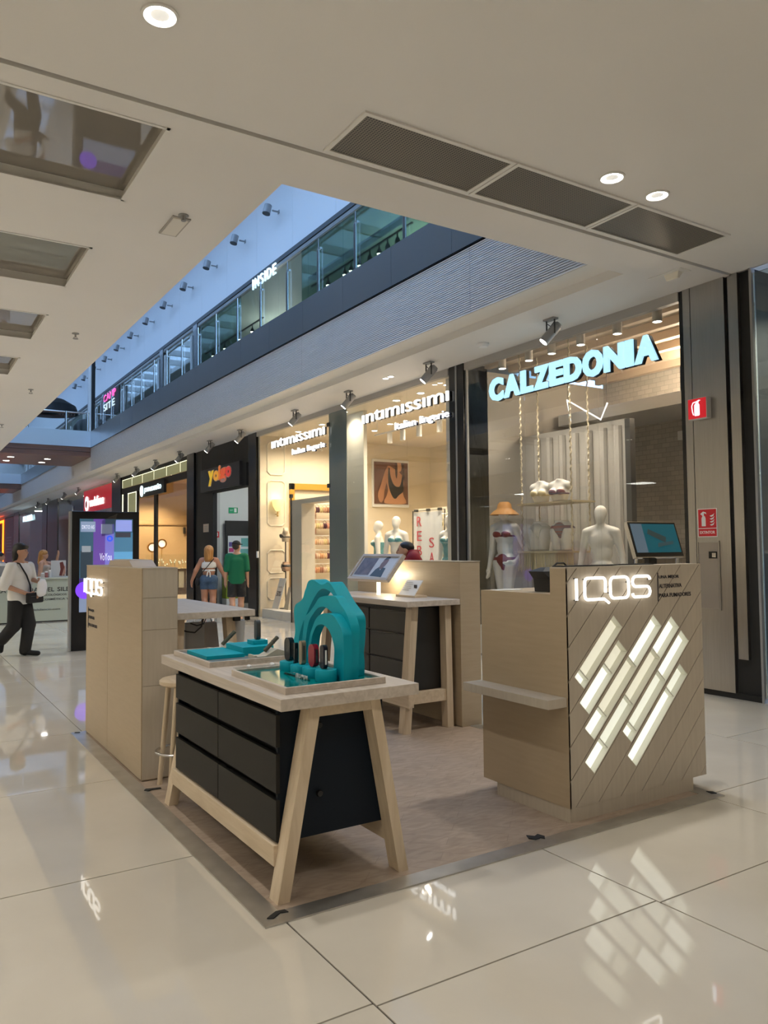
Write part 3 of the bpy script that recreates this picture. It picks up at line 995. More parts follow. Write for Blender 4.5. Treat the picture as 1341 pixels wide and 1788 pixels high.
for k in range(len(T) - 1):
    t0, t1 = T[k] + g, T[k + 1] - g
    if k in slots:
        s0, s1 = slots[k]
        spans = [(-2, s0), (s1, 3)]
        ta, tb = T[k] + 0.018, T[k + 1] - 0.006
        for a, b in ((t0, ta), (tb, t1)):
            p = diag(s0, s1, a, b)
            if p:
                MB().prism(p, 1, Y0, Y0 + 0.11).build('slot_rail', LAMI2, ct)
        for (a, b, lv) in cells[k]:
            p = diag(a + 0.004, b - 0.004, ta, tb)
            MB().prism(p, 1, Y0 + 0.048, Y0 + 0.06).build('slot_light_panel', GLOW[lv], ct)
            p = diag(b - 0.004, b + 0.004, ta, tb)
            if b < s1:
                MB().prism(p, 1, Y0 + 0.012, Y0 + 0.05).build('slot_divider', SLOTW, ct)
        for sa, sb_, a, b in ((s0, s1, ta, ta + 0.003), (s0, s1, tb - 0.003, tb), (s0, s0 + 0.003, ta, tb), (s1 - 0.003, s1, ta, tb)):
            p = diag(sa, sb_, a, b)
            MB().prism(p, 1, Y0 + 0.001, Y0 + 0.06).build('slot_liner', SLOTW, ct)
    else:
        spans = [(-2, 3)]
    for a, b in spans:
        p = diag(a, b, t0, t1)
        if p:
            MB().prism(p, 1, Y0, Y0 + 0.113).build('front_board', LAMI2, ct)
B(X0 + 0.012, X1 - 0.002, Y0 + 0.113, Y0 + 0.116, Z0 + 0.002, Z1 - 0.002).build('groove_backing', mat('groove_dark', (0.10, 0.08, 0.06), 0.7), ct)
sg = thing('illuminated_sign', 'glowing white rounded letters on the front counter', 'sign', (3.402, 3.31, 1.28))
logo_letters(sg, (3.413, 3.316, 1.287), 0.655, 0.128, '-Y', IQ, 0.022, 0.070)
sg = thing('counter_lettering', 'small black three line slogan beside the glowing counter letters', 'lettering', (4.162, 3.315, 1.25))
INK = mat('print_black', (0.02, 0.018, 0.03), 0.5)
B(4.163, 4.170, 3.3125, 3.3155, 1.248, 1.432).build('rule', INK, sg)
for s_, z_, w_ in (('UNA MEJOR', 1.388, 0.200), ('ALTERNATIVA', 1.332, 0.225), ('PARA FUMADORES', 1.272, 0.318)):
    text('line', s_, (4.178, 3.3155, z_), w_, 0.026, '-Y', 0.002, INK, sg, bold=0.012)

# monitor on the counter
mo = thing('monitor', 'black monitor with a teal screen tilted back on the front counter', 'monitor', (4.5, 3.6, 1.32))
tl = math.radians(17)


def mp(u, v, w):
    """monitor face coordinates: u right, v up the tilted face, w out of the face"""
    return (4.25 + u, 3.55 + v * math.sin(tl) - w * math.cos(tl), 1.525 + v * math.cos(tl) + w * math.sin(tl))


def mbox(u0, u1, v0, v1, w0, w1):
    return MB().hexa([mp(u0, v0, w0), mp(u1, v0, w0), mp(u1, v1, w0), mp(u0, v1, w0)], [mp(u0, v0, w1), mp(u1, v0, w1), mp(u1, v1, w1), mp(u0, v1, w1)])


mbox(0, 0.505, 0, 0.26, -0.03, 0).build('casing', CHROME, mo)
mbox(0.006, 0.499, 0.006, 0.254, 0.0, 0.003).build('bezel', BLACK, mo)
scr = mbox(0.02, 0.485, 0.035, 0.242, 0.003, 0.004).build('screen', emit_mat('screen_teal', (0.0, 0.055, 0.075), 0.5), mo)
mbox(0.02, 0.135, 0.035, 0.242, 0.0041, 0.0046).build('screen_panel', emit_mat('screen_slate', (0.06, 0.09, 0.12), 0.5), scr)
MB().hexa([mp(0.17, 0.17, .0047), mp(0.34, 0.105, .0047), mp(0.36, 0.145, .0047), mp(0.19, 0.205, .0047)], [mp(0.17, 0.17, .0052), mp(0.34, 0.105, .0052), mp(0.36, 0.145, .0052), mp(0.19, 0.205, .0052)]).build('device_picture', emit_mat('screen_dark', (0.012, 0.02, 0.02), 0.8), scr)
MB().hexa([mp(0.25, 0.072, .0053), mp(0.42, 0.095, .0053), mp(0.425, 0.118, .0053), mp(0.255, 0.1, .0053)], [mp(0.25, 0.072, .0058), mp(0.42, 0.095, .0058), mp(0.425, 0.118, .0058), mp(0.255, 0.1, .0058)]).build('device_picture', emit_mat('screen_grey', (0.02, 0.04, 0.045), 0.5), scr)
for u in (0.035, 0.47):
    p = mp(u, 0.03, -0.02)
    MB().tube([p, (p[0], p[1] + 0.02, 1.328)], 0.012, 8).build('leg', CHROME, mo)
MB().box(4.36, 4.62, 3.52, 3.72, 1.32, 1.335).box(4.44, 4.52, 3.6, 3.64, 1.335, 1.60).build('stand', MATTE_BLACK, mo)
tag(MB().prism([(3.36, 3.36), (3.78, 3.34), (3.9, 3.40), (4.20, 3.37), (4.20, 3.43), (3.36, 3.435)], 2, Z1 + 0.0085, Z1 + 0.0155).build('black_folder', MATTE_BLACK, at=(3.4, 3.4, Z1 + 0.0085)), 'thin black folder lying along the top ledge of the front counter', 'folder')
tag(MB().prism([(3.37, 3.96), (3.56, 3.92), (3.60, 4.0), (3.40, 4.06)], 2, 1.3205, 1.3235).build('paper_sheet', PURE, at=(3.45, 3.98, 1.3205)), 'white paper sheet lying on the counter work top', 'paper')
bag = thing('black_bag', 'black slouched bag sitting on the work top behind the counter upstand', 'bag', (3.62, 3.62, 1.32))
MB().add([(3.50, 3.58, 1.3205), (3.72, 3.58, 1.3205), (3.72, 3.74, 1.3205), (3.50, 3.74, 1.3205), (3.49, 3.58, 1.40), (3.72, 3.58, 1.40), (3.72, 3.74, 1.40), (3.49, 3.74, 1.40), (3.44, 3.60, 1.45), (3.72, 3.60, 1.455), (3.72, 3.72, 1.455), (3.43, 3.72, 1.45), (3.5, 3.64, 1.475), (3.72, 3.64, 1.475), (3.72, 3.68, 1.475), (3.5, 3.68, 1.475)],
         [(3, 2, 1, 0)] + [(4 * a + b, 4 * a + (b + 1) % 4, 4 * a + 4 + (b + 1) % 4, 4 * a + 4 + b) for a in range(3) for b in range(4)] + [(12, 13, 14, 15)]).build('body', MATTE_BLACK, bag)
MB().tube([(3.56, 3.64, 1.47), (3.6, 3.64, 1.50), (3.66, 3.64, 1.50), (3.7, 3.64, 1.47)], 0.006, 6).build('strap', MATTE_BLACK, bag)

# ---------------- tall cabinet on the left with its own sign
cb = thing('tall_cabinet', 'tall narrow beige cabinet with glowing letters at the left edge of the kiosk', 'cabinet', (1.49, 5.55, 0))
B(1.494, 1.74, 5.554, 7.378, 0.008, 1.474).build('carcass', LAMI, cb)
B(1.488, 1.496, 5.552, 6.555, 0.015, 1.476).build('door', LAMI, cb)
B(1.488, 1.496, 6.561, 7.380, 0.015, 1.476).build('door', LAMI, cb)
for za, zb in ((0.015, 0.656), (0.659, 1.046), (1.049, 1.271), (1.274, 1.476)):
    B(1.496, 1.742, 5.548, 5.554, za, zb).build('end_board', LAMI2, cb)
B(1.486, 1.745, 5.546, 7.382, 1.476, 1.484).build('top', LAMI2, cb)
sg = thing('illuminated_sign', 'glowing white rounded letters on the tall left cabinet', 'sign', (1.485, 7.38, 1.23))
logo_letters(sg, (1.488, 7.36, 1.243), 0.68, 0.122, '-X', IQ, 0.022, 0.070)
sg = thing('cabinet_lettering', 'small black three line slogan with a rule on the tall left cabinet', 'lettering', (1.487, 7.29, 0.93))
B(1.4855, 1.4878, 7.290, 7.305, 0.930, 1.115).build('rule', INK, sg)
for s_, z_, w_ in (('UNA MEJOR', 1.076, 0.215), ('ALTERNATIVA', 1.016, 0.235), ('PARA FUMADORES', 0.95, 0.335)):
    text('line', s_, (1.4878, 7.28, z_), w_, 0.026, '-X', 0.002, INK, sg, bold=0.02)
tb = thing('flat_device', 'flat beige device lying on top of the tall left cabinet', 'device', (1.62, 6.4, 1.484))
MB().prism([(6.0, 1.4845), (6.78, 1.4845), (6.72, 1.53), (6.2, 1.532), (6.12, 1.535)], 0, 1.54, 1.72).build('shell', mat('pale_beige', (0.62, 0.52, 0.42), 0.4), tb)
B(1.56, 1.70, 6.14, 6.70, 1.532, 1.538).build('lid', mat('pale_grey', (0.66, 0.64, 0.6), 0.4), tb)


# ---------------- front display table
def leg_frame(parent, y0, y1, xl0, xl1, xr0, xr1, zt, tl0, tl1, tr0, tr1, apron, z0=0.004):
    MB().hexa([(xl0, y0, z0), (xl1, y0, z0), (xl1, y1, z0), (xl0, y1, z0)], [(tl0, y0, zt), (tl1, y0, zt), (tl1, y1, zt), (tl0, y1, zt)]).build('leg', OAKV, parent)
    MB().hexa([(xr0, y0, z0), (xr1, y0, z0), (xr1, y1, z0), (xr0, y1, z0)], [(tr0, y0, zt), (tr1, y0, zt), (tr1, y1, zt), (tr0, y1, zt)]).build('leg', OAKV, parent)
    B(tl1 - 0.02, tr0 + 0.02, y0 + 0.002, y1 - 0.002, zt - apron, zt).build('apron', OAK, parent)


tb = thing('display_table', 'front oak display table with A shaped legs and charcoal drawers', 'table', (1.87, 4.16, 0))
B(1.49, 2.245, 3.245, 5.085, 0.873, 0.929, bev=0.003).build('table_top', OAKTOP, tb)
leg_frame(tb, 3.297, 3.390, 1.495, 1.555, 2.148, 2.203, 0.873, 1.665, 1.722, 1.99, 2.045, 0.055)
leg_frame(tb, 4.93, 5.018, 1.495, 1.555, 2.148, 2.203, 0.873, 1.665, 1.722, 1.99, 2.045, 0.055)
B(1.515, 1.575, 3.385, 4.935, 0.140, 0.236, bev=0.003).build('side_rail', OAK, tb)
B(2.125, 2.18, 3.385, 4.935, 0.140, 0.236, bev=0.003).build('side_rail', OAK, tb)
B(1.61, 2.125, 3.402, 4.905, 0.236, 0.845).build('drawer_cabinet', NAVY, tb)
for ya in (3.402, 4.885):
    B(1.545, 1.61, ya, ya + 0.02, 0.236, 0.845).build('side_board', NAVY, tb)
B(1.605, 1.61, 3.422, 4.885, 0.238, 0.872).build('recess_back', MATTE_BLACK, tb)
for r_, (za, zb) in enumerate(((0.246, 0.436), (0.468, 0.648), (0.680, 0.828))):
    for (ya, yb_) in ((3.388, 4.148), (4.156, 4.902)):
        d = B(1.530, 1.55, ya, yb_, za, zb, bev=0.0015).build('drawer_front', CHAR, tb)
        B(1.55, 1.60, ya + 0.03, yb_ - 0.03, za + 0.02, zb - 0.03).build('drawer_box', MATTE_BLACK, d)
for z_ in (0.757, 0.434):
    MB().cyl((1.755, 3.402, z_), (1.755, 3.386, z_), 0.011, 0.011, 12).cyl((1.755, 3.386, z_), (1.755, 3.376, z_), 0.017, 0.014, 12).build('knob', BLACK, tb, smooth=True)


def tray(x0, x1, y0, y1, label, insert):
    z = 0.929
    t = thing('display_tray', label, 'tray', (x0, y0, z))
    B(x0, x1, y0, y1, z + 0.0005, z + 0.012).build('base', OAKTOP, t)
    w = 0.018
    for a in ((x0, x1, y0, y0 + w), (x0, x1, y1 - w, y1), (x0, x0 + w, y0 + w, y1 - w), (x1 - w, x1, y0 + w, y1 - w)):
        B(*a, z + 0.012, z + 0.032, bev=0.0015).build('rim', OAKTOP, t)
    B(x0 + w + 0.002, x1 - w - 0.002, y0 + w + 0.002, y1 - w - 0.002, z + 0.012, z + 0.020).build('insert', insert, t)
    return t


tray(1.555, 2.105, 3.335, 4.015, 'near oak tray with a glossy teal insert under the arch sculpture', TEALGLOSS)
tray(1.55, 2.09, 4.345, 5.015, 'far oak tray holding teal blocks and slanted devices', mat('tray_grey', (0.20, 0.22, 0.23), 0.3))
ZB = 0.949

ARCH = [
    (1.995, 2.078, [(4.185, 0.9295), (4.19, 1.032), (4.164, 1.075), (4.143, 1.126), (4.153, 1.197), (4.157, 1.251), (4.137, 1.283), (4.076, 1.304), (4.037, 1.328), (4.017, 1.364), (3.997, 1.387), (3.978, 1.418), (3.944, 1.431), (3.911, 1.433), (3.865, 1.421), (3.82, 1.41), (3.78, 1.413), (3.731, 1.426), (3.68, 1.398), (3.63, 1.355), (3.581, 1.317), (3.533, 1.288), (3.49, 1.259), (3.479, 1.225), (3.484, 1.165), (3.492, 1.106), (3.501, 1.065), (3.494, 1.007), (3.499, 0.9495)],
     [(4.12, 0.9295), (4.099, 1.068), (4.058, 1.16), (3.98, 1.253), (3.903, 1.33), (3.838, 1.376), (3.784, 1.388), (3.715, 1.376), (3.664, 1.346), (3.585, 1.274), (3.562, 1.2), (3.556, 1.121), (3.57, 0.9495)]),
    (1.95, 2.0, [(3.985, 0.9495), (3.962, 1.085), (3.943, 1.172), (3.928, 1.225), (3.871, 1.258), (3.797, 1.308), (3.752, 1.342), (3.673, 1.356), (3.605, 1.358), (3.564, 1.355), (3.523, 1.323), (3.468, 1.287), (3.429, 1.243), (3.407, 1.191), (3.416, 1.118), (3.426, 0.9495)],
     [(3.93, 0.9495), (3.918, 1.089), (3.881, 1.198), (3.816, 1.257), (3.762, 1.288), (3.709, 1.297), (3.665, 1.291), (3.598, 1.267), (3.541, 1.223), (3.494, 1.168), (3.489, 0.9495)]),
    (1.90, 1.95, [(3.83, 0.9495), (3.775, 1.123), (3.72, 1.209), (3.675, 1.249), (3.615, 1.269), (3.548, 1.271), (3.499, 1.264), (3.451, 1.233), (3.412, 1.194), (3.398, 1.142), (3.4, 0.9495)],
     [(3.777, 0.9495), (3.748, 1.117), (3.72, 1.168), (3.685, 1.2), (3.633, 1.212), (3.595, 1.207), (3.549, 1.186), (3.509, 1.139), (3.495, 1.094), (3.502, 1.02), (3.507, 0.9495)]),
]


def spline(pts, n):
    """resample an open polyline smoothly (Catmull-Rom) to n points by arc length"""
    P = [np.array(p) for p in pts]
    P = [2 * P[0] - P[1]] + P + [2 * P[-1] - P[-2]]
    out = []
    for i in range(1, len(P) - 2):
        for k in range(8):
            t = k / 8
            out.append(0.5 * ((2 * P[i]) + (-P[i - 1] + P[i + 1]) * t + (2 * P[i - 1] - 5 * P[i] + 4 * P[i + 1] - P[i + 2]) * t * t + (-P[i - 1] + 3 * P[i] - 3 * P[i + 1] + P[i + 2]) * t ** 3))
    out.append(P[-2])
    out = np.array(out)
    L = np.concatenate([[0], np.cumsum(np.linalg.norm(np.diff(out, axis=0), axis=1))])
    u = np.linspace(0, L[-1], n)
    return np.stack([np.interp(u, L, out[:, 0]), np.interp(u, L, out[:, 1])], 1)


ar = thing('arch_sculpture', 'nested wavy teal arches standing on the near tray', 'display stand', (2.0, 3.8, ZB))
for xa, xb, oc, ic in ARCH:
    n = 64
    oo, ii = spline(oc, n), spline(ic, n)
    m = MB()
    vs = [(xa, p[0], p[1]) for p in oo] + [(xa, p[0], p[1]) for p in ii] + [(xb, p[0], p[1]) for p in oo] + [(xb, p[0], p[1]) for p in ii]
    fs = []
    for k in range(n - 1):
        fs += [(k, k + 1, n + k + 1, n + k), (2 * n + k, 3 * n + k, 3 * n + k + 1, 2 * n + k + 1), (k, 2 * n + k, 2 * n + k + 1, k + 1), (n + k, n + k + 1, 3 * n + k + 1, 3 * n + k)]
    fs += [(0, n, 3 * n, 2 * n), (n - 1, 3 * n - 1, 4 * n - 1, 2 * n - 1)]
    m.add(vs, fs).build('arch', TEAL, ar, smooth=True)
# stepped plinths and the devices standing on them
PL = [(1.845, 3.90, 0.048, 'furthest left'), (1.84, 3.755, 0.046, 'second from the left'), (1.84, 3.615, 0.050, 'third from the left'), (1.84, 3.47, 0.056, 'nearest')]
for x, y, h, w in PL:
    tag(MB().lathe([(0.053, 0), (0.055, 0.003), (0.055, h - 0.003), (0.053, h), (0.0001, h)], (x, y, ZB + 0.0005), 28).build('teal_plinth', TEAL, at=(x, y, ZB), smooth=True), 'low round teal plinth in front of the arches, ' + w, 'plinth')
DEV = [('device', 1.845, 3.905, 0.049, 0.036, 0.014, 0.125, (0.012, 0.022, 0.03), 'black rounded charger standing on the furthest left teal plinth'),
       ('device', 1.85, 3.835, 0.002, 0.010, 0.010, 0.15, (0.01, 0.02, 0.025), 'slim black stick device standing between two teal plinths'),
       ('device', 1.845, 3.745, 0.047, 0.018, 0.013, 0.125, (0.33, 0.27, 0.19), 'gold stick device standing on the second teal plinth'),
       ('device', 1.845, 3.615, 0.051, 0.034, 0.014, 0.115, (0.30, 0.008, 0.03), 'dark red rounded charger standing on the third teal plinth'),
       ('device', 1.835, 3.485, 0.057, 0.022, 0.012, 0.118, (0.012, 0.016, 0.035), 'navy device with a bright edge standing on the nearest teal plinth')]


def capsule_box(mb, x, y, z, hx, hy, h, n=6):
    """upright rounded bar: half widths hx (X) and hy (Y), height h, rounded ends seen from the side"""
    r = min(hy, h / 2) * 0.95
    pts = []
    for cx, cz, a0 in ((hy - r, h - r, 0), (-(hy - r), h - r, 90), (-(hy - r), r, 180), (hy - r, r, 270)):
        for k in range(n + 1):
            a = math.radians(a0 + 90 * k / n)
            pts.append((y + cx + r * math.cos(a), z + cz + r * math.sin(a)))
    return mb.prism(pts, 0, x - hx, x + hx)


for nm, x, y, dz, hy, hx, h, c, lab in DEV:
    t = thing('heated_device', lab, 'device', (x, y, ZB + dz))
    capsule_box(MB(), x, y, ZB + dz + 0.001, hx, hy, h).build('body', mat('dev_%.3f_%.3f' % (c[0], c[2]), c, 0.18, 0.3), t, smooth=True)
    B(x - hx * 0.4, x + hx * 0.4, y - hy - 0.0015, y - hy + 0.001, ZB + dz + h * 0.2, ZB + dz + h * 0.8).build('edge_trim', PURE if 'navy' in lab else DARK, t)
lg = thing('small_sign', 'small slanted white letters standing on the near tray', 'sign', (1.767, 3.8, ZB))
text('lettering', 'IQOS', (1.767, 3.80, ZB + 0.001), 0.135, 0.021, '-X', 0.010, mat('letter_white', (0.85, 0.85, 0.85), 0.4), lg, bold=0.03, shear=0.25)
text('lettering', 'ILUMA', (1.767, 3.655, ZB + 0.001), 0.13, 0.021, '-X', 0.008, mat('letter_silver', (0.55, 0.58, 0.58), 0.3), lg, bold=0.0, shear=0.25)
B(1.768, 1.772, 3.515, 3.805, ZB + 0.0005, ZB + 0.006).build('base_strip', BLACK, lg)

# far tray contents
tag(B(1.60, 1.84, 4.53, 4.90, ZB + 0.0005, ZB + 0.022, bev=0.001).build('teal_block', TEAL, at=(1.72, 4.7, ZB)), 'low flat teal slab on the far tray', 'display block')
tag(B(1.845, 2.05, 4.57, 4.86, ZB + 0.0005, ZB + 0.052, bev=0.001).build('teal_block', TEAL, at=(1.95, 4.7, ZB)), 'taller teal block at the back of the far tray', 'display block')
tag(B(1.95, 2.05, 4.66, 4.76, ZB + 0.0525, ZB + 0.078, bev=0.001).build('teal_block', TEAL, at=(2.0, 4.7, ZB + 0.05)), 'small teal cube topmost on the far tray blocks', 'display block')
dv = thing('heated_device', 'grey rounded device standing on the topmost teal cube', 'device', (2.0, 4.71, ZB + 0.078))
capsule_box(MB(), 2.0, 4.71, ZB + 0.0785, 0.014, 0.022, 0.125).build('body', mat('slate_device', (0.05, 0.065, 0.075), 0.4), dv, smooth=True)
B(1.99, 2.01, 4.687, 4.689, ZB + 0.10, ZB + 0.18).build('edge_trim', DARK, dv)
for x, y, lab in ((1.86, 4.93, 'olive device leaning on a cradle behind the teal blocks'), (1.95, 4.45, 'olive device leaning on a pale cradle at the right of the far tray')):
    cr = thing('device_cradle', ('pale wedge cradle under the ' + lab.replace('olive ', '').replace('leaning on a cradle ', '').replace('leaning on a pale cradle ', '')), 'cradle', (x, y, ZB))
    MB().prism([(x - 0.10, ZB + 0.0005), (x + 0.10, ZB + 0.0005), (x + 0.10, ZB + 0.034), (x + 0.05, ZB + 0.05), (x - 0.03, ZB + 0.012), (x - 0.10, ZB + 0.012)], 1, y - 0.05, y + 0.05).build('wedge', mat('cradle_cream', (0.55, 0.52, 0.42), 0.5), cr)
    B(x - 0.10, x - 0.085, y - 0.05, y + 0.05, ZB + 0.012, ZB + 0.02).build('lip', MATS['cradle_cream'], cr)
    dd = thing('heated_device', lab, 'device', (x, y, ZB + 0.03))
    p0, p1 = Vector((x - 0.015, y, ZB + 0.036)), Vector((x + 0.075, y - 0.0, ZB + 0.118))
    MB().tube([p0, p0 + (p1 - p0) * 0.03, p0 + (p1 - p0) * 0.97, p1], [0.009, 0.0135, 0.0135, 0.009], 12).build('body', mat('olive_device', (0.075, 0.08, 0.06), 0.35), dd, smooth=True)
    MB().tube([p0 + (p1 - p0) * 0.62, p0 + (p1 - p0) * 0.66], 0.0145, 12).build('band', DARK, dd, smooth=True)
hs = thing('clear_holder', 'small clear plastic holder between the two trays', 'holder', (1.78, 4.18, 0.929))
B(1.66, 1.92, 4.08, 4.26, 0.9295, 0.935).build('base', GLASS, hs)
for x in (1.72, 1.86):
    MB().ball((x, 4.17, 0.945), (0.014, 0.02, 0.012), 10).build('bead', PURE, hs, smooth=True)

# ---------------- stool behind the front table
st = thing('stool', 'round pale wood stool with a steel foot ring behind the front table', 'stool', (1.725, 5.30, 0))
MB().lathe([(0.0001, 0.690), (0.165, 0.690), (0.178, 0.70), (0.178, 0.722), (0.165, 0.732), (0.0001, 0.732)], (1.725, 5.30, 0), 32).build('seat', OAK, st, smooth=True)
for a in (45, 135, 225, 315):
    ca, sa = math.cos(math.radians(a)), math.sin(math.radians(a))
    MB().cyl((1.725 + 0.205 * ca, 5.30 + 0.17 * sa, 0.004), (1.725 + 0.13 * ca, 5.30 + 0.13 * sa, 0.695), 0.017, 0.019, 12).build('leg', OAKV, st, smooth=True)
MB().tube([(1.725 + 0.20 * math.cos(2 * PI * k / 32), 5.30 + 0.175 * math.sin(2 * PI * k / 32), 0.25) for k in range(32)], 0.009, 8, True).build('foot_ring', CHROME, st, smooth=True)

# ---------------- high table behind the left cabinet
hb = thing('high_table', 'pale topped high table behind the tall left cabinet', 'table', (2.06, 6.5, 0))
B(1.75, 2.385, 5.66, 7.38, 1.095, 1.145, bev=0.003).build('table_top', noise_mat('pale_grey_oak', (0.60, 0.53, 0.45), (0.70, 0.63, 0.55), (30, 2, 30), 5, rough=0.4, dist=.8), hb)
for y0 in (5.72, 7.22):
    MB().hexa([(2.27, y0, .004), (2.35, y0, .004), (2.35, y0 + .09, .004), (2.27, y0 + .09, .004)], [(2.17, y0, 1.095), (2.24, y0, 1.095), (2.24, y0 + .09, 1.095), (2.17, y0 + .09, 1.095)]).build('leg', OAKV, hb)
    MB().hexa([(1.755, y0, .004), (1.81, y0, .004), (1.81, y0 + .09, .004), (1.755, y0 + .09, .004)], [(1.78, y0, 1.095), (1.85, y0, 1.095), (1.85, y0 + .09, 1.095), (1.78, y0 + .09, 1.095)]).build('leg', OAKV, hb)
B(1.85, 2.17, 7.24, 7.29, 1.03, 1.095).build('apron', OAK, hb)
B(2.24, 2.28, 5.8, 7.25, 0.2, 0.28).build('side_rail', OAK, hb)
pb = thing('carrier_bag', 'white paper carrier bag hanging under the high table', 'bag', (2.1, 6.05, 0.6))
MB().hexa([(1.99, 6.0, 0.55), (2.25, 6.0, 0.55), (2.25, 6.14, 0.55), (1.99, 6.14, 0.55)], [(2.06, 6.04, 1.03), (2.215, 6.04, 1.03), (2.21, 6.09, 1.03), (2.07, 6.09, 1.03)]).build('sack', mat('bag_white', (0.72, 0.68, 0.66), 0.5), pb)
MB().tube([(2.09, 6.07, 1.02), (2.12, 6.07, 1.08), (2.16, 6.07, 1.094), (2.19, 6.07, 1.02)], 0.006, 6).build('handle', PURE, pb)
pb = thing('clear_tub', 'clear plastic tub under the right end of the high table', 'container', (2.3, 5.9, 0.7))
MB().lathe([(0.07, 0.0), (0.085, 0.28), (0.082, 0.28), (0.067, 0.01)], (2.33, 5.95, 0.75), 20).build('wall', glass_mat('tub_unused', (0.82, 0.84, 0.84), 1.0, 0.15) if False else mat('tub_plastic', (0.55, 0.55, 0.54), 0.25), pb, smooth=True)
MB().lathe([(0.088, 0.28), (0.088, 0.295), (0.0001, 0.30)], (2.33, 5.95, 0.75), 20).build('lid', MATS['tub_plastic'], pb, smooth=True)
B(2.26, 2.42, 5.86, 6.05, 0.71, 0.745).build('shelf_clip', OAK, pb)
sc = thing('grey_console', 'grey computer case with a white edge under the high table', 'computer', (1.86, 5.9, 0.3))
B(1.885, 1.90, 5.86, 5.99, 0.5, 1.05).build('white_edge', PURE, sc)
B(1.90, 2.05, 5.86, 5.99, 0.5, 1.045).build('case', mat('console_grey', (0.40, 0.41, 0.42), 0.4), sc)
tag(MB().tube([(1.82, 5.74, 1.02), (1.87, 5.73, 1.0), (1.93, 5.73, 0.99), (1.98, 5.73, 1.03), (2.0, 5.74, 1.09)], 0.006, 6).tube([(1.9, 5.74, 1.06), (1.95, 5.74, 1.04), (2.0, 5.74, 1.05), (2.02, 5.74, 1.09)], 0.005, 6).build('power_cable', MATTE_BLACK, at=(1.9, 5.74, 1.0)), 'black cable looping under the high table', 'cable')
for x, w, lab in ((2.225, 0.05, 'left'), (2.32, 0.032, 'right')):
    tag(B(x, x + w, 5.68, 5.72, 1.062, 1.0945, bev=0.003).build('cable_box', MATTE_BLACK, at=(x, 5.68, 1.07)), 'small black adapter fixed under the high table edge, %s one' % lab, 'adapter')

# ---------------- desk and back panel
bp = thing('back_panel', 'tall beige panel wall behind the far desk', 'partition', (4.34, 5.6, 0))
B(4.345, 4.565, 5.60, 7.42, 0.004, 1.478).build('carcass', LAMI, bp)
B(4.340, 4.572, 5.595, 7.42, 1.478, 1.484).build('cap', LAMI2, bp)
B(4.335, 4.346, 5.597, 7.42, 0.012, 1.476).build('face_board', LAMI, bp)
dk = thing('desk', 'oak desk with black drawers in front of the back panel', 'desk', (4.05, 5.7, 0))
B(3.76, 4.334, 5.60, 7.38, 1.095, 1.145, bev=0.003).build('desk_top', OAKTOP, dk)
for y0 in (5.66, 7.2):
    MB().hexa([(3.755, y0, .004), (3.825, y0, .004), (3.825, y0 + .09, .004), (3.755, y0 + .09, .004)], [(3.85, y0, 1.095), (3.92, y0, 1.095), (3.92, y0 + .09, 1.095), (3.85, y0 + .09, 1.095)]).build('leg', OAKV, dk)
    MB().hexa([(4.225, y0, .004), (4.29, y0, .004), (4.29, y0 + .09, .004), (4.225, y0 + .09, .004)], [(4.21, y0, 1.095), (4.275, y0, 1.095), (4.275, y0 + .09, 1.095), (4.21, y0 + .09, 1.095)]).build('leg', OAKV, dk)
B(3.82, 4.23, 5.675, 5.735, 0.245, 0.345).build('stretcher', OAK, dk)
B(3.765, 3.82, 5.60, 7.25, 0.235, 0.345).build('side_rail', OAK, dk)
B(3.94, 4.30, 5.76, 7.18, 0.345, 1.07).build('drawer_cabinet', mat('near_black', (0.012, 0.011, 0.010), 0.45), dk)
for za, zb in ((0.36, 0.58), (0.60, 0.82), (0.845, 1.03)):
    for ya, yb_ in ((5.80, 6.48), (6.50, 7.16)):
        d = B(3.915, 3.94, ya, yb_, za, zb).build('drawer_front', mat('black_drawer', (0.022, 0.019, 0.016), 0.4), dk)
        B(3.922, 3.94, ya + 0.01, yb_ - 0.01, zb, zb + 0.01).build('finger_lip', BLACK, d)
# tilted picture frame with a light behind
fr = thing('picture_display', 'tilted framed photo display on a glowing glass stem on the desk', 'display', (4.1, 6.7, 1.145))


def fp(u, v, w):
    """frame plane: u along -Y from its left edge, v up the tilted face, w towards the viewer"""
    d = Vector((0.2, 0.0, 0.247)).normalized()
    n = Vector((-0.247, 0, 0.2)).normalized()
    q = Vector((4.0, 7.05 - u, 1.297)) + d * v + n * w
    return q


def fbox(u0, u1, v0, v1, w0, w1):
    return MB().hexa([fp(u0, v0, w0), fp(u1, v0, w0), fp(u1, v1, w0), fp(u0, v1, w0)], [fp(u0, v0, w1), fp(u1, v0, w1), fp(u1, v1, w1), fp(u0, v1, w1)])


FW, FH = 0.75, 0.318
for a in ((0, FW, 0, 0.03), (0, FW, FH - 0.03, FH), (0, 0.03, 0.03, FH - 0.03), (FW - 0.03, FW, 0.03, FH - 0.03)):
    fbox(*a, -0.03, 0.012).build('frame_bar', OAKTOP, fr)
ph = fbox(0.03, FW - 0.03, 0.03, FH - 0.03, -0.02, 0.0).build('photo', mat('photo_pale', (0.62, 0.64, 0.68), 0.3), fr)
fbox(0.06, 0.34, 0.06, FH - 0.045, 0.0, 0.0015).build('photo_dark_area', noise_mat('photo_plum', (0.06, 0.03, 0.035), (0.16, 0.10, 0.10), (9, 9, 9), 3, rough=0.3), ph)


def fpoly(pts, w0, w1):
    n = len(pts)
    m = MB()
    m.add([fp(u, v, w0) for u, v in pts] + [fp(u, v, w1) for u, v in pts], [tuple(range(n))[::-1], tuple(range(n, 2 * n))] + [(k, (k + 1) % n, n + (k + 1) % n, n + k) for k in range(n)])
    return m


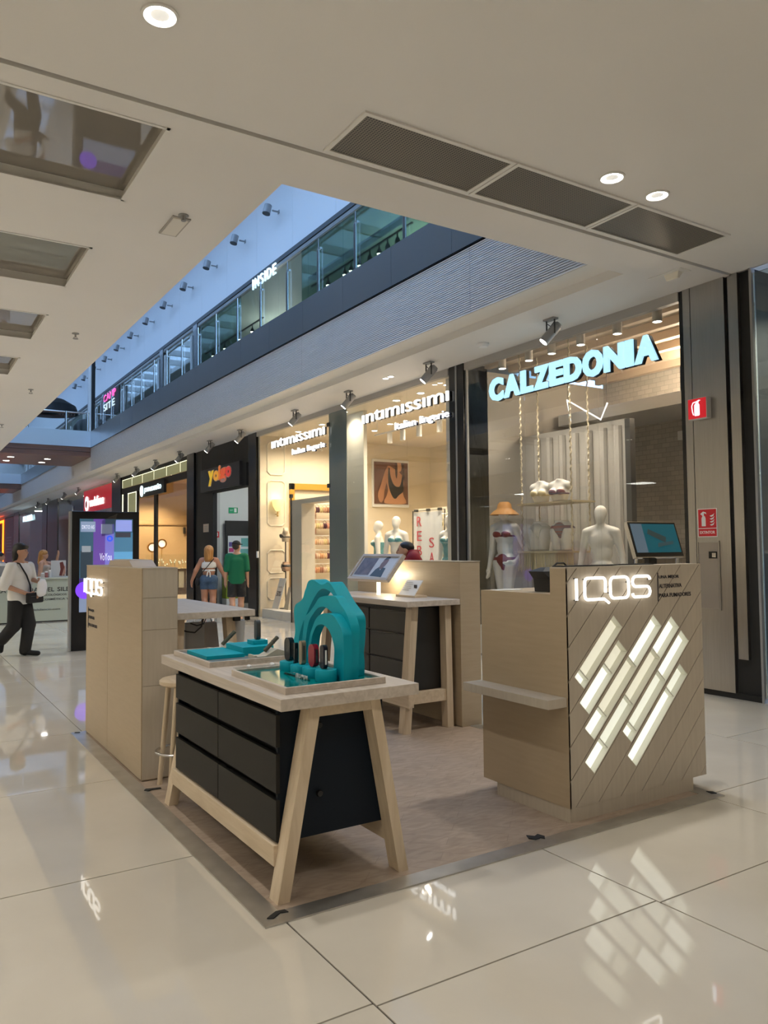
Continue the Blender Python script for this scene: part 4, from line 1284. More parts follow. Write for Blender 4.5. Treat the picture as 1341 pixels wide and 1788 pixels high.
fpoly([(0.38, 0.05), (0.60, 0.04), (0.58, 0.15), (0.53, 0.155), (0.50, 0.12), (0.46, 0.17), (0.41, 0.13)], 0.0, 0.0015).build('photo_figure_jacket', mat('photo_navy', (0.03, 0.045, 0.06), 0.4), ph)
fpoly([(0.46, 0.15), (0.52, 0.13), (0.55, 0.2), (0.55, 0.25), (0.51, 0.275), (0.47, 0.25), (0.45, 0.2)], 0.0015, 0.0025).build('photo_figure_face', mat('photo_brown', (0.17, 0.085, 0.07), 0.4), ph)
fpoly([(0.47, 0.25), (0.51, 0.255), (0.56, 0.275), (0.54, 0.29), (0.49, 0.285), (0.455, 0.24)], 0.0025, 0.0035).build('photo_figure_hair', mat('photo_hair', (0.03, 0.02, 0.02), 0.4), ph)
MB().cyl((4.13, 6.66, 1.1455), (4.13, 6.66, 1.38), 0.02, 0.02, 14).build('stem', emit_mat('stem_glow', (0.9, 0.95, 0.75), 0.9), fr)
point('display_lamp', (4.22, 6.62, 1.33), 2.2, (1, 0.86, 0.6), 0.03, fr)
cd = thing('info_card', 'small white printed card on a wooden rest at the end of the desk', 'card', (4.2, 6.1, 1.145))
B(4.10, 4.24, 5.98, 6.30, 1.1455, 1.165).build('rest', OAK, cd)
MB().hexa([(4.12, 6.02, 1.165), (4.12, 6.28, 1.165), (4.13, 6.28, 1.165), (4.13, 6.02, 1.165)], [(4.22, 6.02, 1.302), (4.22, 6.28, 1.302), (4.23, 6.28, 1.302), (4.23, 6.02, 1.302)]).build('card', PURE, cd)
for k in range(5):
    z = 1.278 - k * 0.017
    x = 4.12 + (z - 1.165) / 0.137 * 0.1
    B(x - 0.004, x - 0.001, 6.15 - 0.02 * (k % 2), 6.255, z, z + 0.003).build('print_line', GREY, cd)
B(4.165, 4.172, 6.045, 6.085, 1.232, 1.262).build('print_mark', INK, cd)

# ================================================================== FIGURES: smooth-union distance fields meshed as one continuous surface
def _seg(P, a, b, ra, rb):
    a, b = np.array(a, float), np.array(b, float)
    ab = b - a
    t = np.clip(((P - a) @ ab) / max(ab @ ab, 1e-9), 0, 1)
    return np.linalg.norm(P - a - t[..., None] * ab, axis=-1) - (ra + (rb - ra) * t)


def _ell(P, c, r):
    q = (P - np.array(c, float))
    r = np.array(r, float)
    k0 = np.linalg.norm(q / r, axis=-1)
    k1 = np.linalg.norm(q / (r * r), axis=-1)
    return k0 * (k0 - 1) / np.maximum(k1, 1e-6)


def _prim(P, p):
    return _seg(P, *p[1:]) if p[0] == 'c' else _ell(P, *p[1:])


def _field(P, prims, k):
    d = None
    for p in prims:
        e = _prim(P, p)
        if d is None:
            d = e
        elif k <= 0:
            d = np.minimum(d, e)
        else:
            h = np.clip(0.5 + 0.5 * (d - e) / k, 0, 1)
            d = d * (1 - h) + e * h - k * h * (1 - h)
    return d


def sdf_mesh(prims, res=0.012, k=0.03, off=0.0, region=None, rk=0.01, clips=(), cut=None):
    """surface nets over the smooth union of prims, grown by off, kept inside region and the half-spaces clips (n, c)"""
    lo, hi = np.full(3, 1e9), np.full(3, -1e9)
    for p in (region if region else prims):
        if p[0] == 'c':
            a, b = np.array(p[1], float), np.array(p[2], float)
            r = max(p[3], p[4])
            lo, hi = np.minimum(lo, np.minimum(a, b) - r), np.maximum(hi, np.maximum(a, b) + r)
        else:
            lo, hi = np.minimum(lo, np.array(p[1]) - np.array(p[2])), np.maximum(hi, np.array(p[1]) + np.array(p[2]))
    lo -= abs(off) + 3 * res
    hi += abs(off) + 3 * res
    n = np.ceil((hi - lo) / res).astype(int) + 1
    ax = [lo[i] + res * np.arange(n[i]) for i in range(3)]
    P = np.stack(np.meshgrid(*ax, indexing='ij'), -1)
    F = _field(P, prims, k) - off
    if region:
        F = np.maximum(F, _field(P, region, rk))
    for nn, c in clips:
        F = np.maximum(F, P @ np.array(nn, float) - c)
    if cut:
        F = np.maximum(F, -_field(P, cut, 0))
    S = F < 0
    nx, ny, nz = [v - 1 for v in F.shape]
    acc = np.zeros((nx, ny, nz, 3))
    cnt = np.zeros((nx, ny, nz))
    cor = [(i, j, l) for i in (0, 1) for j in (0, 1) for l in (0, 1)]
    for a in cor:
        for d in range(3):
            if a[d]:
                continue
            b = list(a)
            b[d] = 1
            fa = F[a[0]:a[0] + nx, a[1]:a[1] + ny, a[2]:a[2] + nz]
            fb = F[b[0]:b[0] + nx, b[1]:b[1] + ny, b[2]:b[2] + nz]
            mk = (fa < 0) != (fb < 0)
            t = np.where(mk, fa / np.where(mk, fa - fb, 1), 0)
            for q in range(3):
                acc[..., q] += np.where(mk, a[q] + (t if q == d else 0), 0)
            cnt += mk
    act = cnt > 0
    idx = -np.ones((nx, ny, nz), int)
    idx[act] = np.arange(act.sum())
    cells = np.argwhere(act)
    V = lo + res * (cells + acc[act] / cnt[act][:, None])
    faces = []
    for d in range(3):
        u, v = (d + 1) % 3, (d + 2) % 3
        sl0, sl1 = [slice(None)] * 3, [slice(None)] * 3
        sl0[d], sl1[d] = slice(0, -1), slice(1, None)
        ch = S[tuple(sl0)] != S[tuple(sl1)]
        e = np.argwhere(ch)
        e = e[(e[:, u] > 0) & (e[:, v] > 0) & (e[:, u] < F.shape[u] - 1) & (e[:, v] < F.shape[v] - 1)]
        if len(e) == 0:
            continue
        q = []
        for du, dv in ((1, 1), (0, 1), (0, 0), (1, 0)):
            c = e.copy()
            c[:, u] -= du
            c[:, v] -= dv
            q.append(idx[c[:, 0], c[:, 1], c[:, 2]])
        q = np.stack(q, 1)
        ins = S[e[:, 0], e[:, 1], e[:, 2]]
        q[~ins] = q[~ins][:, ::-1]
        faces.append(q)
    Q = np.concatenate(faces)
    return V, Q


def sdf_obj(name, m, parent, prims, **kw):
    V, Q = sdf_mesh(prims, **kw)
    me = bpy.data.meshes.new(name)
    me.from_pydata(V.tolist(), [], Q.tolist())
    me.validate()
    me.shade_smooth()
    me.materials.append(m)
    o = bpy.data.objects.new(name, me)
    COL.objects.link(o)
    o.parent = parent
    WLOC[o.name] = WLOC[parent.name].copy()
    return o


def vadd(a, b):
    return tuple(x + y for x, y in zip(a, b))


def hand_prims(w, d, side, s=1.0, curl=0.3):
    """palm, four unequal bent fingers and a thumb; w wrist, d direction of the hand, side thumb direction"""
    w, d, side = Vector(w), Vector(d).normalized(), Vector(side).normalized()
    side = (side - d * side.dot(d)).normalized()
    nrm = d.cross(side)
    out = [('c', w, w + d * 0.075 * s, 0.024 * s, 0.030 * s)]
    for i, (o, L) in enumerate(((0.030, 0.07), (0.010, 0.08), (-0.010, 0.075), (-0.028, 0.058))):
        a = w + d * 0.085 * s + side * o * s
        b = a + (d + nrm * curl * 0.4).normalized() * L * 0.5 * s
        c = b + (d * 0.6 + nrm * curl).normalized() * L * 0.5 * s
        out += [('c', a, b, 0.0095 * s, 0.009 * s), ('c', b, c, 0.009 * s, 0.008 * s)]
    a = w + d * 0.025 * s + side * 0.028 * s
    b = a + (d * 0.6 + side * 0.7).normalized() * 0.035 * s
    out += [('c', a, b, 0.012 * s, 0.0105 * s), ('c', b, b + d * 0.028 * s + nrm * 0.006 * s, 0.010 * s, 0.009 * s)]
    return out


def body_parts(H, arms, legs, female=False, heavy=1.0, lean=0.0, headturn=0.0, bald=False, hands=True, head=True, neckfwd=0.0, drop=0.0):
    """primitive groups of a body facing -Y, feet at z=0. arms: {+1/-1: (elbow, wrist, handdir, thumbdir)}, legs: {+1/-1: (knee, ankle, toe)}"""
    f = 1.0 if female else 0.0
    g = {}
    w = heavy
    sy = lean
    sh = 0.100 * H if female else 0.113 * H
    zs = 0.806 * H
    hipw = 0.052 * H
    g['torso'] = [('e', (0, sy * 0.8, 0.735 * H), (0.086 * H * w if female else 0.098 * H * w, 0.060 * H * w, 0.095 * H)),
                  ('e', (0, sy * 0.4, 0.635 * H), (0.069 * H * w if female else 0.083 * H * w, 0.054 * H * w, 0.085 * H)),
                  ('e', (0, 0.004 * H, 0.535 * H), (0.094 * H * w if female else 0.088 * H * w, 0.066 * H * w, 0.065 * H)),
                  ('c', (-sh * 0.8, sy, zs - 0.008 * H), (sh * 0.8, sy, zs - 0.008 * H), 0.034 * H, 0.034 * H),
                  ('c', (0, sy, 0.79 * H), (0, sy - neckfwd * 0.6 - 0.004 * H, 0.868 * H), 0.036 * H, 0.030 * H)]
    for s in (-1, 1):
        g['torso'].append(('c', (0, sy + 0.006 * H, 0.838 * H), (s * sh * 0.72, sy, 0.808 * H), 0.027 * H, 0.031 * H))
    if female:
        for s in (-1, 1):
            g['torso'].append(('e', (s * 0.040 * H, sy * 0.8 - 0.050 * H, 0.745 * H), (0.036 * H, 0.034 * H, 0.034 * H)))
            g['torso'].append(('e', (s * 0.045 * H, 0.045 * H, 0.515 * H), (0.05 * H * w, 0.04 * H * w, 0.05 * H)))
    hc = (0, sy - neckfwd - 0.006 * H, (0.932 - drop) * H)
    g['headc'] = hc
    if head:
        c, sn = math.cos(headturn), math.sin(headturn)

        def T(x, y, z):
            return (hc[0] + (x * c - y * sn) * H, hc[1] + (x * sn + y * c) * H, hc[2] + z * H)
        g['T'] = T
        g['head'] = [('e', T(0, 0.006, 0.012), (0.047 * H, 0.054 * H, 0.054 * H)), ('e', T(0, -0.012, -0.022), (0.038 * H, 0.043 * H, 0.046 * H)), ('e', T(0, -0.028, -0.048), (0.020 * H, 0.018 * H, 0.016 * H))]
        if not bald:
            g['head'] += [('c', T(0, -0.050, 0.008), T(0, -0.060, -0.014), 0.005 * H, 0.0075 * H),
                          ('e', T(0.045, 0.004, -0.004), (0.006 * H, 0.012 * H, 0.017 * H)), ('e', T(-0.045, 0.004, -0.004), (0.006 * H, 0.012 * H, 0.017 * H)),
                          ('c', T(-0.010, -0.047, -0.033), T(0.010, -0.047, -0.033), 0.005 * H, 0.005 * H)]
    else:
        g['head'] = []
    g['arm'], g['uparm'], g['hand'] = [], [], []
    for s, (el, wr, hd, th) in arms.items():
        S = (s * sh, sy, zs - 0.012 * H)
        g['uparm'].append(('c', S, el, 0.033 * H * w, 0.025 * H * w))
        g['arm'] += [('c', S, el, 0.033 * H * w, 0.025 * H * w), ('c', el, wr, 0.025 * H * w, 0.016 * H * w)]
        if hands:
            g['hand'] += hand_prims(wr, hd, th, H / 1.75)
    g['leg'], g['thigh'], g['foot'] = [], [], []
    for s, (kn, an, to) in legs.items():
        hp = (s * hipw, 0, 0.505 * H)
        g['thigh'].append(('c', hp, kn, 0.056 * H * w, 0.036 * H * w))
        mid = tuple(kn[i] + (an[i] - kn[i]) * 0.32 + (0.010 * H if i == 1 else 0) for i in range(3))
        g['leg'] += [('c', hp, kn, 0.056 * H * w, 0.036 * H * w), ('c', kn, mid, 0.034 * H * w, 0.035 * H * w), ('c', mid, an, 0.034 * H * w, 0.021 * H)]
        heel = tuple(an[i] - (to[i] - an[i]) * 0.18 for i in range(3))
        g['foot'] += [('c', (heel[0], heel[1], min(heel[2], an[2]) - 0.02), to, 0.026 * H / 1.3, 0.020 * H / 1.3), ('c', an, (heel[0], heel[1], an[2] - 0.03), 0.022 * H, 0.02 * H)]
    g['all'] = g['torso'] + g['head'] + g['arm'] + g['hand'] + g['leg'] + g['foot']
    return g


def stand_legs(H, w=0.06, dy=0.0):
    return {s: ((s * w, -0.012, 0.285 * H), (s * (w + 0.005), 0.012, 0.045 * H), (s * (w + 0.02), -0.13, 0.022)) for s in (-1, 1)}


def side_arms(H, out=0.17):
    return {s: ((s * (out * H * 0.85), 0.02, 0.62 * H), (s * out * H, -0.03, 0.47 * H), (0, -0.1, -1), (0, -1, 0)) for s in (-1, 1)}


def face_features(parent, g, H):
    T = g['T']
    for s in (-1, 1):
        MB().ball(T(s * 0.017, -0.0475, 0.006), (0.006 * H, 0.004 * H, 0.004 * H), 8).build('eye', DARK, parent, local=True)
        MB().tube([T(s * 0.009, -0.050, 0.018), T(s * 0.026, -0.046, 0.019)], 0.0022 * H, 5).build('eyebrow', MATTE_BLACK, parent, local=True)
    MB().tube([T(-0.011, -0.0515, -0.033), T(0, -0.053, -0.034), T(0.011, -0.0515, -0.033)], 0.0028 * H, 5).build('lips', mat('lip', (0.36, 0.12, 0.10), 0.5), parent, local=True)

# ================================================================== STEEL COLUMN AND FIRE EQUIPMENT
BRICK = mat('pale_brick', (0.52, 0.49, 0.44), 0.7)
_n, _l = nodes_of(BRICK)
_tc = _n.new('ShaderNodeTexCoord')
_mp = _n.new('ShaderNodeMapping')
_mp.inputs['Rotation'].default_value = (0, math.radians(90), math.radians(90))
_bt = _n.new('ShaderNodeTexBrick')
_bt.inputs['Scale'].default_value = 3.2
_bt.inputs['Color1'].default_value = (0.50, 0.47, 0.42, 1)
_bt.inputs['Color2'].default_value = (0.60, 0.56, 0.50, 1)
_bt.inputs['Mortar'].default_value = (0.40, 0.37, 0.33, 1)
_bt.inputs['Mortar Size'].default_value = 0.015
_l.new(_tc.outputs['Object'], _mp.inputs['Vector'])
_l.new(_mp.outputs['Vector'], _bt.inputs['Vector'])
_l.new(_bt.outputs['Color'], _n['Principled BSDF'].inputs['Base Color'])

col = struct('wall_column', B(7.53, 8.1, 4.70, 5.58, 0, ZC), MATTE_BLACK)
B(7.50, 7.53, 5.525, 5.58, 0, ZC).build('black_strip', BLACK, col)
B(7.485, 7.53, 5.43, 5.522, 0.06, ZC).build('steel_panel', STEEL, col)
B(7.485, 7.53, 5.010, 5.422, 0.06, ZC).build('steel_panel', STEEL, col)
B(7.485, 7.53, 4.85, 4.962, 0.42, ZC).build('steel_panel', STEEL, col)
B(7.50, 7.53, 4.70, 5.53, 0, 0.06).build('base_plinth', MATTE_BLACK, col)
struct('trim_30', B(7.49, 7.56, 4.695, 4.72, 0, ZC), GREY)
struct('window_20', B(7.52, 7.535, 3.0, 4.69, 0.05, ZC - 0.05), glass_mat('dim_glass', (0.80, 0.84, 0.80), 0.9))
struct('wall_brick_right', B(8.6, 8.8, 2.6, 5.5, 0, ZC), BRICK)
q = thing('cylinder_lamp', 'grey cylinder lamp added behind the right edge glass to light the brick wall', 'lamp', (8.05, 4.1, ZC))  # added lamp, there to brighten the brick wall behind this pane
MB().lathe([(0.0001, 0.0), (0.058, 0.0), (0.058, -0.17), (0.052, -0.17)], (8.05, 4.1, ZC), 20).build('housing', GREY, q, smooth=True)
MB().lathe([(0.052, -0.165), (0.0001, -0.165)], (8.05, 4.1, ZC), 20).build('lens', LAMP, q)
spot('cylinder_beam', (8.05, 4.1, 4.28), (8.1, 4.1, 0), 150, 140, 0.8, (1, 0.95, 0.85), 0.05, q)
struct('wall_right_near', B(7.5, 7.7, -9, 3.0, 0, ZC), CREAM)

fs = thing('extinguisher_sign', 'square red illuminated fire extinguisher sign high on the steel column', 'sign', (7.42, 5.32, 3.1))
B(7.40, 7.484, 5.195, 5.425, 2.985, 3.212, bev=0.003).build('light_box', mat('lightbox_white', (0.8, 0.78, 0.76), 0.4), fs)
rd = B(7.396, 7.401, 5.20, 5.42, 2.99, 3.207).build('red_face', mat('sign_red_lit', (0.5, 0.02, 0.025), 0.35, emit=(0.55, 0.01, 0.02), es=0.45), fs)
PICT = emit_mat('pictogram', (0.80, 0.86, 1.0), 0.75)


def yz(pts, x0, x1):
    return MB().prism(pts, 0, x0, x1)


yz([(5.345 - a, b) for a, b in ((0.005, 3.025), (0.01, 3.018), (0.06, 3.018), (0.068, 3.026), (0.068, 3.135), (0.055, 3.155), (0.02, 3.155), (0.005, 3.135))], 7.392, 7.3965).build('cylinder_picture', PICT, rd)
yz([(5.345 - a, b) for a, b in ((0.025, 3.155), (0.05, 3.155), (0.065, 3.178), (0.085, 3.182), (0.06, 3.19), (0.03, 3.175))], 7.392, 7.3965).build('valve_picture', PICT, rd)
MB().tube([(7.394, 5.318, 3.172), (7.394, 5.355, 3.165), (7.394, 5.372, 3.13), (7.394, 5.365, 3.07), (7.394, 5.352, 3.03)], 0.006, 5).build('hose_picture', PICT, rd)
fs = thing('extinguisher_plate', 'red EXTINTOR plate with extinguisher and flames on the steel column', 'sign', (7.48, 5.28, 1.85))
B(7.480, 7.4855, 5.163, 5.40, 1.697, 2.007).build('white_edge', PURE, fs)
rd = B(7.478, 7.4805, 5.172, 5.391, 1.795, 1.998).build('red_field', RED, fs)
B(7.478, 7.4805, 5.172, 5.391, 1.706, 1.787).build('red_field', RED, fs)
yz([(5.35 - a, b) for a, b in ((0, 1.815), (0.05, 1.815), (0.05, 1.90), (0.04, 1.925), (0.01, 1.925), (0, 1.90))], 7.4765, 7.479).build('cylinder_picture', PURE, rd)
yz([(5.35 - a, b) for a, b in ((0.015, 1.925), (0.03, 1.925), (0.03, 1.96), (0.06, 1.945), (0.055, 1.965), (0.02, 1.975), (-0.015, 1.95))], 7.4765, 7.479).build('valve_picture', PURE, rd)
for k in range(4):
    z = 1.83 + 0.032 * k
    yz([(5.25 - a, b) for a, b in ((0, z), (0.02, z - 0.012), (0.045, z - 0.002), (0.058, z + 0.028), (0.04, z + 0.012), (0.02, z + 0.006))], 7.4765, 7.479).build('flame_picture', PURE, rd)
text('caption', 'EXTINTOR', (7.479, 5.375, 1.732), 0.185, 0.032, '-X', 0.002, PURE, fs, bold=0.02)
hc = thing('extinguisher_cabinet', 'flush grey extinguisher cabinet door with a black latch in the steel column', 'cabinet', (7.48, 5.28, 1.28))
for a in ((5.142, 5.155, 0.912, 1.656), (5.40, 5.412, 0.912, 1.656), (5.155, 5.40, 0.912, 0.926), (5.155, 5.40, 1.642, 1.656)):
    B(7.472, 7.486, *a).build('frame_bar', STEEL, hc)
dr = B(7.475, 7.4855, 5.159, 5.396, 0.93, 1.638).build('door', mat('cabinet_grey', (0.34, 0.31, 0.28), 0.35, 0.6), hc)
B(7.468, 7.4755, 5.17, 5.268, 1.466, 1.54).build('latch_plate', BLACK, dr)
B(7.462, 7.469, 5.178, 5.225, 1.48, 1.525).build('latch_handle', CHROME, dr)

# ================================================================== SHOP A: blue-lit lettering, swimwear window
pil = struct('wall_pillar', B(7.47, 7.95, 9.49, 9.86, 0, ZC), BLACK)
B(7.465, 7.475, 9.66, 9.70, 0, ZC).build('edge_line', GREY, pil)
struct('trim_31', B(7.50, 7.54, 9.455, 9.49, 0, ZC), GREY)
for k, (a, b) in enumerate(((8.162, 9.47), (6.81, 8.156), (5.585, 6.804))):
    struct('window_%d' % (21 + k), B(7.50, 7.512, a, b, 0.03, 4.37), SHOPGLASS)
struct('trim_32', MB().box(7.49, 7.53, 5.58, 9.47, 0, 0.03), GREY)
SHELL = mat('greige_wall', (0.34, 0.32, 0.28), 0.6)
struct('wall_swimwear_side', B(7.53, 14, 9.49, 9.60, 0, 4.4), SHELL)
struct('wall_swimwear_right', B(8.1, 14, 5.2, 5.3, 0, 4.4), mat('shell2', (0.5, 0.42, 0.34), .6))
sc_ = struct('ceiling_swimwear', B(7.53, 14, 5.2, 9.6, 4.55, 4.65), mat('warm_ceiling', (0.72, 0.60, 0.46), 0.6))
for k in range(9):
    B(7.9 + 0.5 * k, 8.0 + 0.5 * k, 5.3, 9.5, 4.44, 4.55).build('ceiling_beam', mat('warm_beam', (0.66, 0.54, 0.42), 0.6), sc_)
struct('wall_backdrop', B(8.62, 8.68, 7.33, 9.49, 0, 3.39), mat('backdrop_grey', (0.42, 0.40, 0.37), 0.7))
struct('trim_33', B(8.60, 8.70, 7.24, 7.33, 0, 3.38), DARK)
brw = struct('wall_swimwear_rear', MB().box(10.6, 10.8, 7.9, 9.5, 0, 4.5).box(10.6, 10.8, 5.3, 7.9, 3.35, 4.5).box(10.6, 10.8, 7.75, 7.9, 0, 4.5), BRICK)
B(10.5, 10.62, 5.3, 7.9, 3.28, 3.42).build('lintel', PURE, brw)
B(10.75, 10.78, 5.3, 7.76, 0, 3.3).build('dark_opening', mat('dark_glass_red', (0.02, 0.004, 0.005), 0.06), brw)
struct('trim_34', B(9.4, 10.6, 5.3, 9.4, 3.62, 3.80), PURE)
# curtains on the backdrop
for k in range(7):
    yy = 7.45 + k * 0.27
    MB().tube([(8.60, yy, 0.5), (8.60, yy, 3.3)], 0.06, 8).build('curtain_fold', MATS['backdrop_grey'], bpy.data.objects['wall_backdrop'], smooth=True)
sg = thing('shop_sign', 'large icy blue block letters lit above the swimwear window', 'sign', (7.4, 8.7, 3.74))
xs_ = [0.0]
wid = {'C': .30, 'A': .33, 'L': .24, 'Z': .28, 'E': .245, 'D': .30, 'O': .33, 'N': .31, 'I': .115}
word = 'CALZEDONIA'
tot = sum(wid[c] for c in word)
spc = (2.985 - tot) / (len(word) - 1)
y = 8.79
for c in word:
    ov = 0.012 if c in 'CO' else 0
    L1 = text('letter', c, (7.42, y, 3.748 - ov), wid[c], 0.318 + 2 * ov, '-X', 0.03, SIGNB, sg, bold=0.055)
    text('letter_return', c, (7.462, y - 0.012, 3.740 - ov), wid[c] + 0.004, 0.318 + 2 * ov, '-X', 0.042, MATTE_BLACK, sg, bold=0.058)
    y -= wid[c] + spc
CYL = mat('cylinder_lamp', (0.55, 0.50, 0.44), 0.4)
for k, yy in enumerate((8.86, 8.28, 7.82, 7.28, 6.66, 6.05)):
    q = thing('cylinder_lamp', 'grey ceiling cylinder lamp in the swimwear window, %s from the black pillar' % ('first', 'second', 'third', 'fourth', 'fifth', 'sixth')[k], 'lamp', (7.72, yy, 4.55))
    MB().lathe([(0.0001, 0.0), (0.058, 0.0), (0.058, -0.26), (0.052, -0.26)], (7.72, yy, 4.55), 20).build('housing', CYL, q, smooth=True)
    MB().lathe([(0.052, -0.255), (0.0001, -0.255)], (7.72, yy, 4.55), 20).build('lens', LAMP, q)
    spot('cylinder_beam', (7.72, yy, 4.27), (8.15, yy, 1.6), 48 * K_SHOP, 95, 0.8, (1, 0.87, 0.7), 0.05, q)
for k, (x, yy, zz, lab) in enumerate(((9.5, 6.9, 4.3, 'left'), (9.9, 6.5, 4.3, 'right'))):
    q = thing('ceiling_spotlight', 'small white round spotlight deep in the swimwear shop ceiling, %s one' % lab, 'spotlight', (x, yy, 4.55))
    MB().lathe([(0.0001, 0.0), (0.05, 0), (0.06, -0.2), (0.05, -0.2)], (x, yy, 4.45), 16).build('housing', PURE, q, smooth=True)
    MB().lathe([(0.05, -0.19), (0.0001, -0.19)], (x, yy, 4.45), 16).build('lens', LAMP, q)
    point('shop_glow', (x, yy, 4.15), 60 * K_SHOP, (1, 0.8, 0.58), 0.08, q)
zg = thing('zigzag_light', 'white zigzag light tube hanging deep in the swimwear shop', 'light', (9.2, 8.5, 3.6))
MB().tube([(9.2, 8.93, 3.62), (9.2, 9.0, 3.98), (9.2, 8.30, 3.56), (9.2, 8.16, 3.80)], 0.014, 6).build('tube', SIGNW, zg)
MB().tube([(9.2, 8.98, 3.97), (9.2, 8.98, 4.55)], 0.004, 4).tube([(9.2, 8.17, 3.8), (9.2, 8.17, 4.55)], 0.004, 4).build('wire', DARK, zg)

# window platform and its display
pf = struct('floor_window_platform', B(7.56, 8.6, 5.6, 9.48, 0, 0.42), WHITE)
RUST = mat('rust_fabric', (0.20, 0.03, 0.022), 0.6)
HATM = mat('tan_felt', (0.50, 0.24, 0.07), 0.7)


def mannequin(label, loc, rotz, H, female, arms, legs=None, res=0.013, hands=True):
    t = thing('mannequin', label, 'mannequin', loc, rotz)
    g = body_parts(H, arms, legs or stand_legs(H), female=female, bald=True, hands=hands)
    sdf_obj('body', MANQ, t, g['all'], res=res, k=0.022)
    MB().lathe([(0.0001, 0.0), (0.16, 0.0), (0.16, -0.012), (0.0001, -0.012)], (0, 0, 0.012), 24).build('base_disc', CHROME, t, local=True)
    return t, g


def bra(t, g, H, m, res=0.009, sy=0.0, straps=True):
    reg = [('e', (s * 0.041 * H, -0.058 * H, 0.742 * H), (0.038 * H, 0.045 * H, 0.026 * H)) for s in (-1, 1)]
    reg += [('c', (-0.09 * H, 0.0, 0.733 * H), (0.09 * H, 0.0, 0.733 * H), 0.0, 0.0)]
    reg[-1] = ('e', (0, 0, 0.729 * H), (0.2 * H, 0.2 * H, 0.008 * H))
    if straps:
        reg += [('c', (s * 0.043 * H, -0.06 * H, 0.755 * H), (s * 0.058 * H, 0.0, 0.835 * H), 0.006, 0.006) for s in (-1, 1)]
        reg += [('c', (s * 0.058 * H, 0.0, 0.835 * H), (s * 0.05 * H, 0.06 * H, 0.735 * H), 0.006, 0.006) for s in (-1, 1)]
    return sdf_obj('bra', m, t, g['torso'], res=res, k=0.022, off=0.006, region=reg, rk=0.0)


def briefs(t, g, H, m, res=0.009):
    reg = [('e', (0, 0, 0.545 * H), (0.2 * H, 0.2 * H, 0.014 * H)), ('c', (0, -0.06 * H, 0.535 * H), (0, -0.03 * H, 0.468 * H), 0.052 * H, 0.014 * H), ('c', (0, 0.06 * H, 0.535 * H), (0, 0.02 * H, 0.468 * H), 0.065 * H, 0.02 * H), ('c', (0, -0.03 * H, 0.47 * H), (0, 0.03 * H, 0.47 * H), 0.02 * H, 0.02 * H)]
    return sdf_obj('briefs', m, t, g['torso'] + g['thigh'], res=res, k=0.022, off=0.006, region=reg, rk=0.01)


Hm = 1.87
arms = {1: ((0.31, 0.10, 1.14), (0.20, -0.075, 0.97), (-0.75, -0.45, -0.2), (0, -1, 0.4)), -1: ((-0.25, 0.05, 1.13), (-0.27, -0.02, 0.88), (0, -0.2, -1), (0, -1, 0))}
t, g = mannequin('female mannequin in a tan brimmed hat and rust bikini with one hand on hip', (7.92, 9.10, 0.42), math.radians(-70), Hm, True, arms)
bra(t, g, Hm, RUST)
briefs(t, g, Hm, RUST)
hcx = g['headc']
MB().lathe([(0.0001, 0.115), (0.07, 0.108), (0.102, 0.075), (0.112, 0.02), (0.125, -0.005), (0.17, -0.03), (0.225, -0.085), (0.22, -0.09), (0.165, -0.04), (0.115, -0.015), (0.10, 0.02), (0.0001, 0.09)], (hcx[0], hcx[1] + 0.015, hcx[2] + 0.03), 28).build('sun_hat', HATM, t, smooth=True, local=True)
arms = side_arms(1.73, 0.175)
t, g = mannequin('bare male mannequin standing at the right of the swimwear window', (7.86, 7.13, 0.42), math.radians(-62), 1.73, False, arms)
t, g = mannequin('slim mannequin half hidden behind the black pillar in the lingerie window', (8.2, 10.85, 0.42), math.radians(-75), 1.78, True, side_arms(1.78, 0.15))
TEALLACE = noise_mat('teal_lace', (0.02, 0.16, 0.20), (0.10, 0.34, 0.40), (40, 40, 40), 3, rough=0.7)
bra(t, g, 1.78, TEALLACE)
sdf_obj('camisole', TEALLACE, t, g['torso'], res=0.012, k=0.022, off=0.008, clips=[((0, 0, 1), 0.72 * 1.78), ((0, 0, -1), -0.55 * 1.78)])
t, g = mannequin('mannequin in a blue green lace slip facing away at the left of the lingerie pair', (8.36, 13.46, 0.40), math.radians(-130), 1.78, True, side_arms(1.78, 0.15))
sdf_obj('lace_slip', TEALLACE, t, g['torso'], res=0.012, k=0.022, off=0.008, clips=[((0, 0, 1), 0.755 * 1.78), ((0, 0, -1), -0.50 * 1.78)])
t, g = mannequin('mannequin in a teal bra at the right of the lingerie pair', (8.25, 12.63, 0.44), math.radians(-55), 1.80, True, side_arms(1.80, 0.15))
bra(t, g, 1.80, TEALLACE)

# hanging swing shelf with ropes, busts, hip forms and fringe
SHELFW = mat('pale_shelf_wood', (0.50, 0.42, 0.27), 0.5)
ROPE = mat('rope', (0.52, 0.45, 0.32), 0.8)
sw = thing('swing_shelf', 'two tier wooden swing shelf hung on ropes in the swimwear window', 'shelf', (8.05, 8.2, 1.5))
B(7.85, 8.30, 7.62, 8.74, 2.225, 2.25).build('upper_board', SHELFW, sw)
B(7.85, 8.30, 7.62, 8.74, 1.525, 1.55).build('lower_board', SHELFW, sw)
for x in (7.9, 8.25):
    for y_ in (7.68, 8.68):
        pts = [(x + 0.008 * math.cos(k * 1.9), y_ + 0.008 * math.sin(k * 1.9), 1.55 + k * 0.03) for k in range(99)]
        MB().tube(pts, 0.013, 6).build('rope', ROPE, sw)
fr_ = MB()
for k in range(46):
    y_ = 7.64 + k * 0.0236
    fr_.tube([(7.86, y_, 1.53), (7.86 + random.uniform(-.01, .01), y_ + random.uniform(-.01, .01), 1.37), (7.86 + random.uniform(-.015, .01), y_ + random.uniform(-.012, .012), 1.22 + random.uniform(0, .06))], [0.008, 0.010, 0.006], 5)
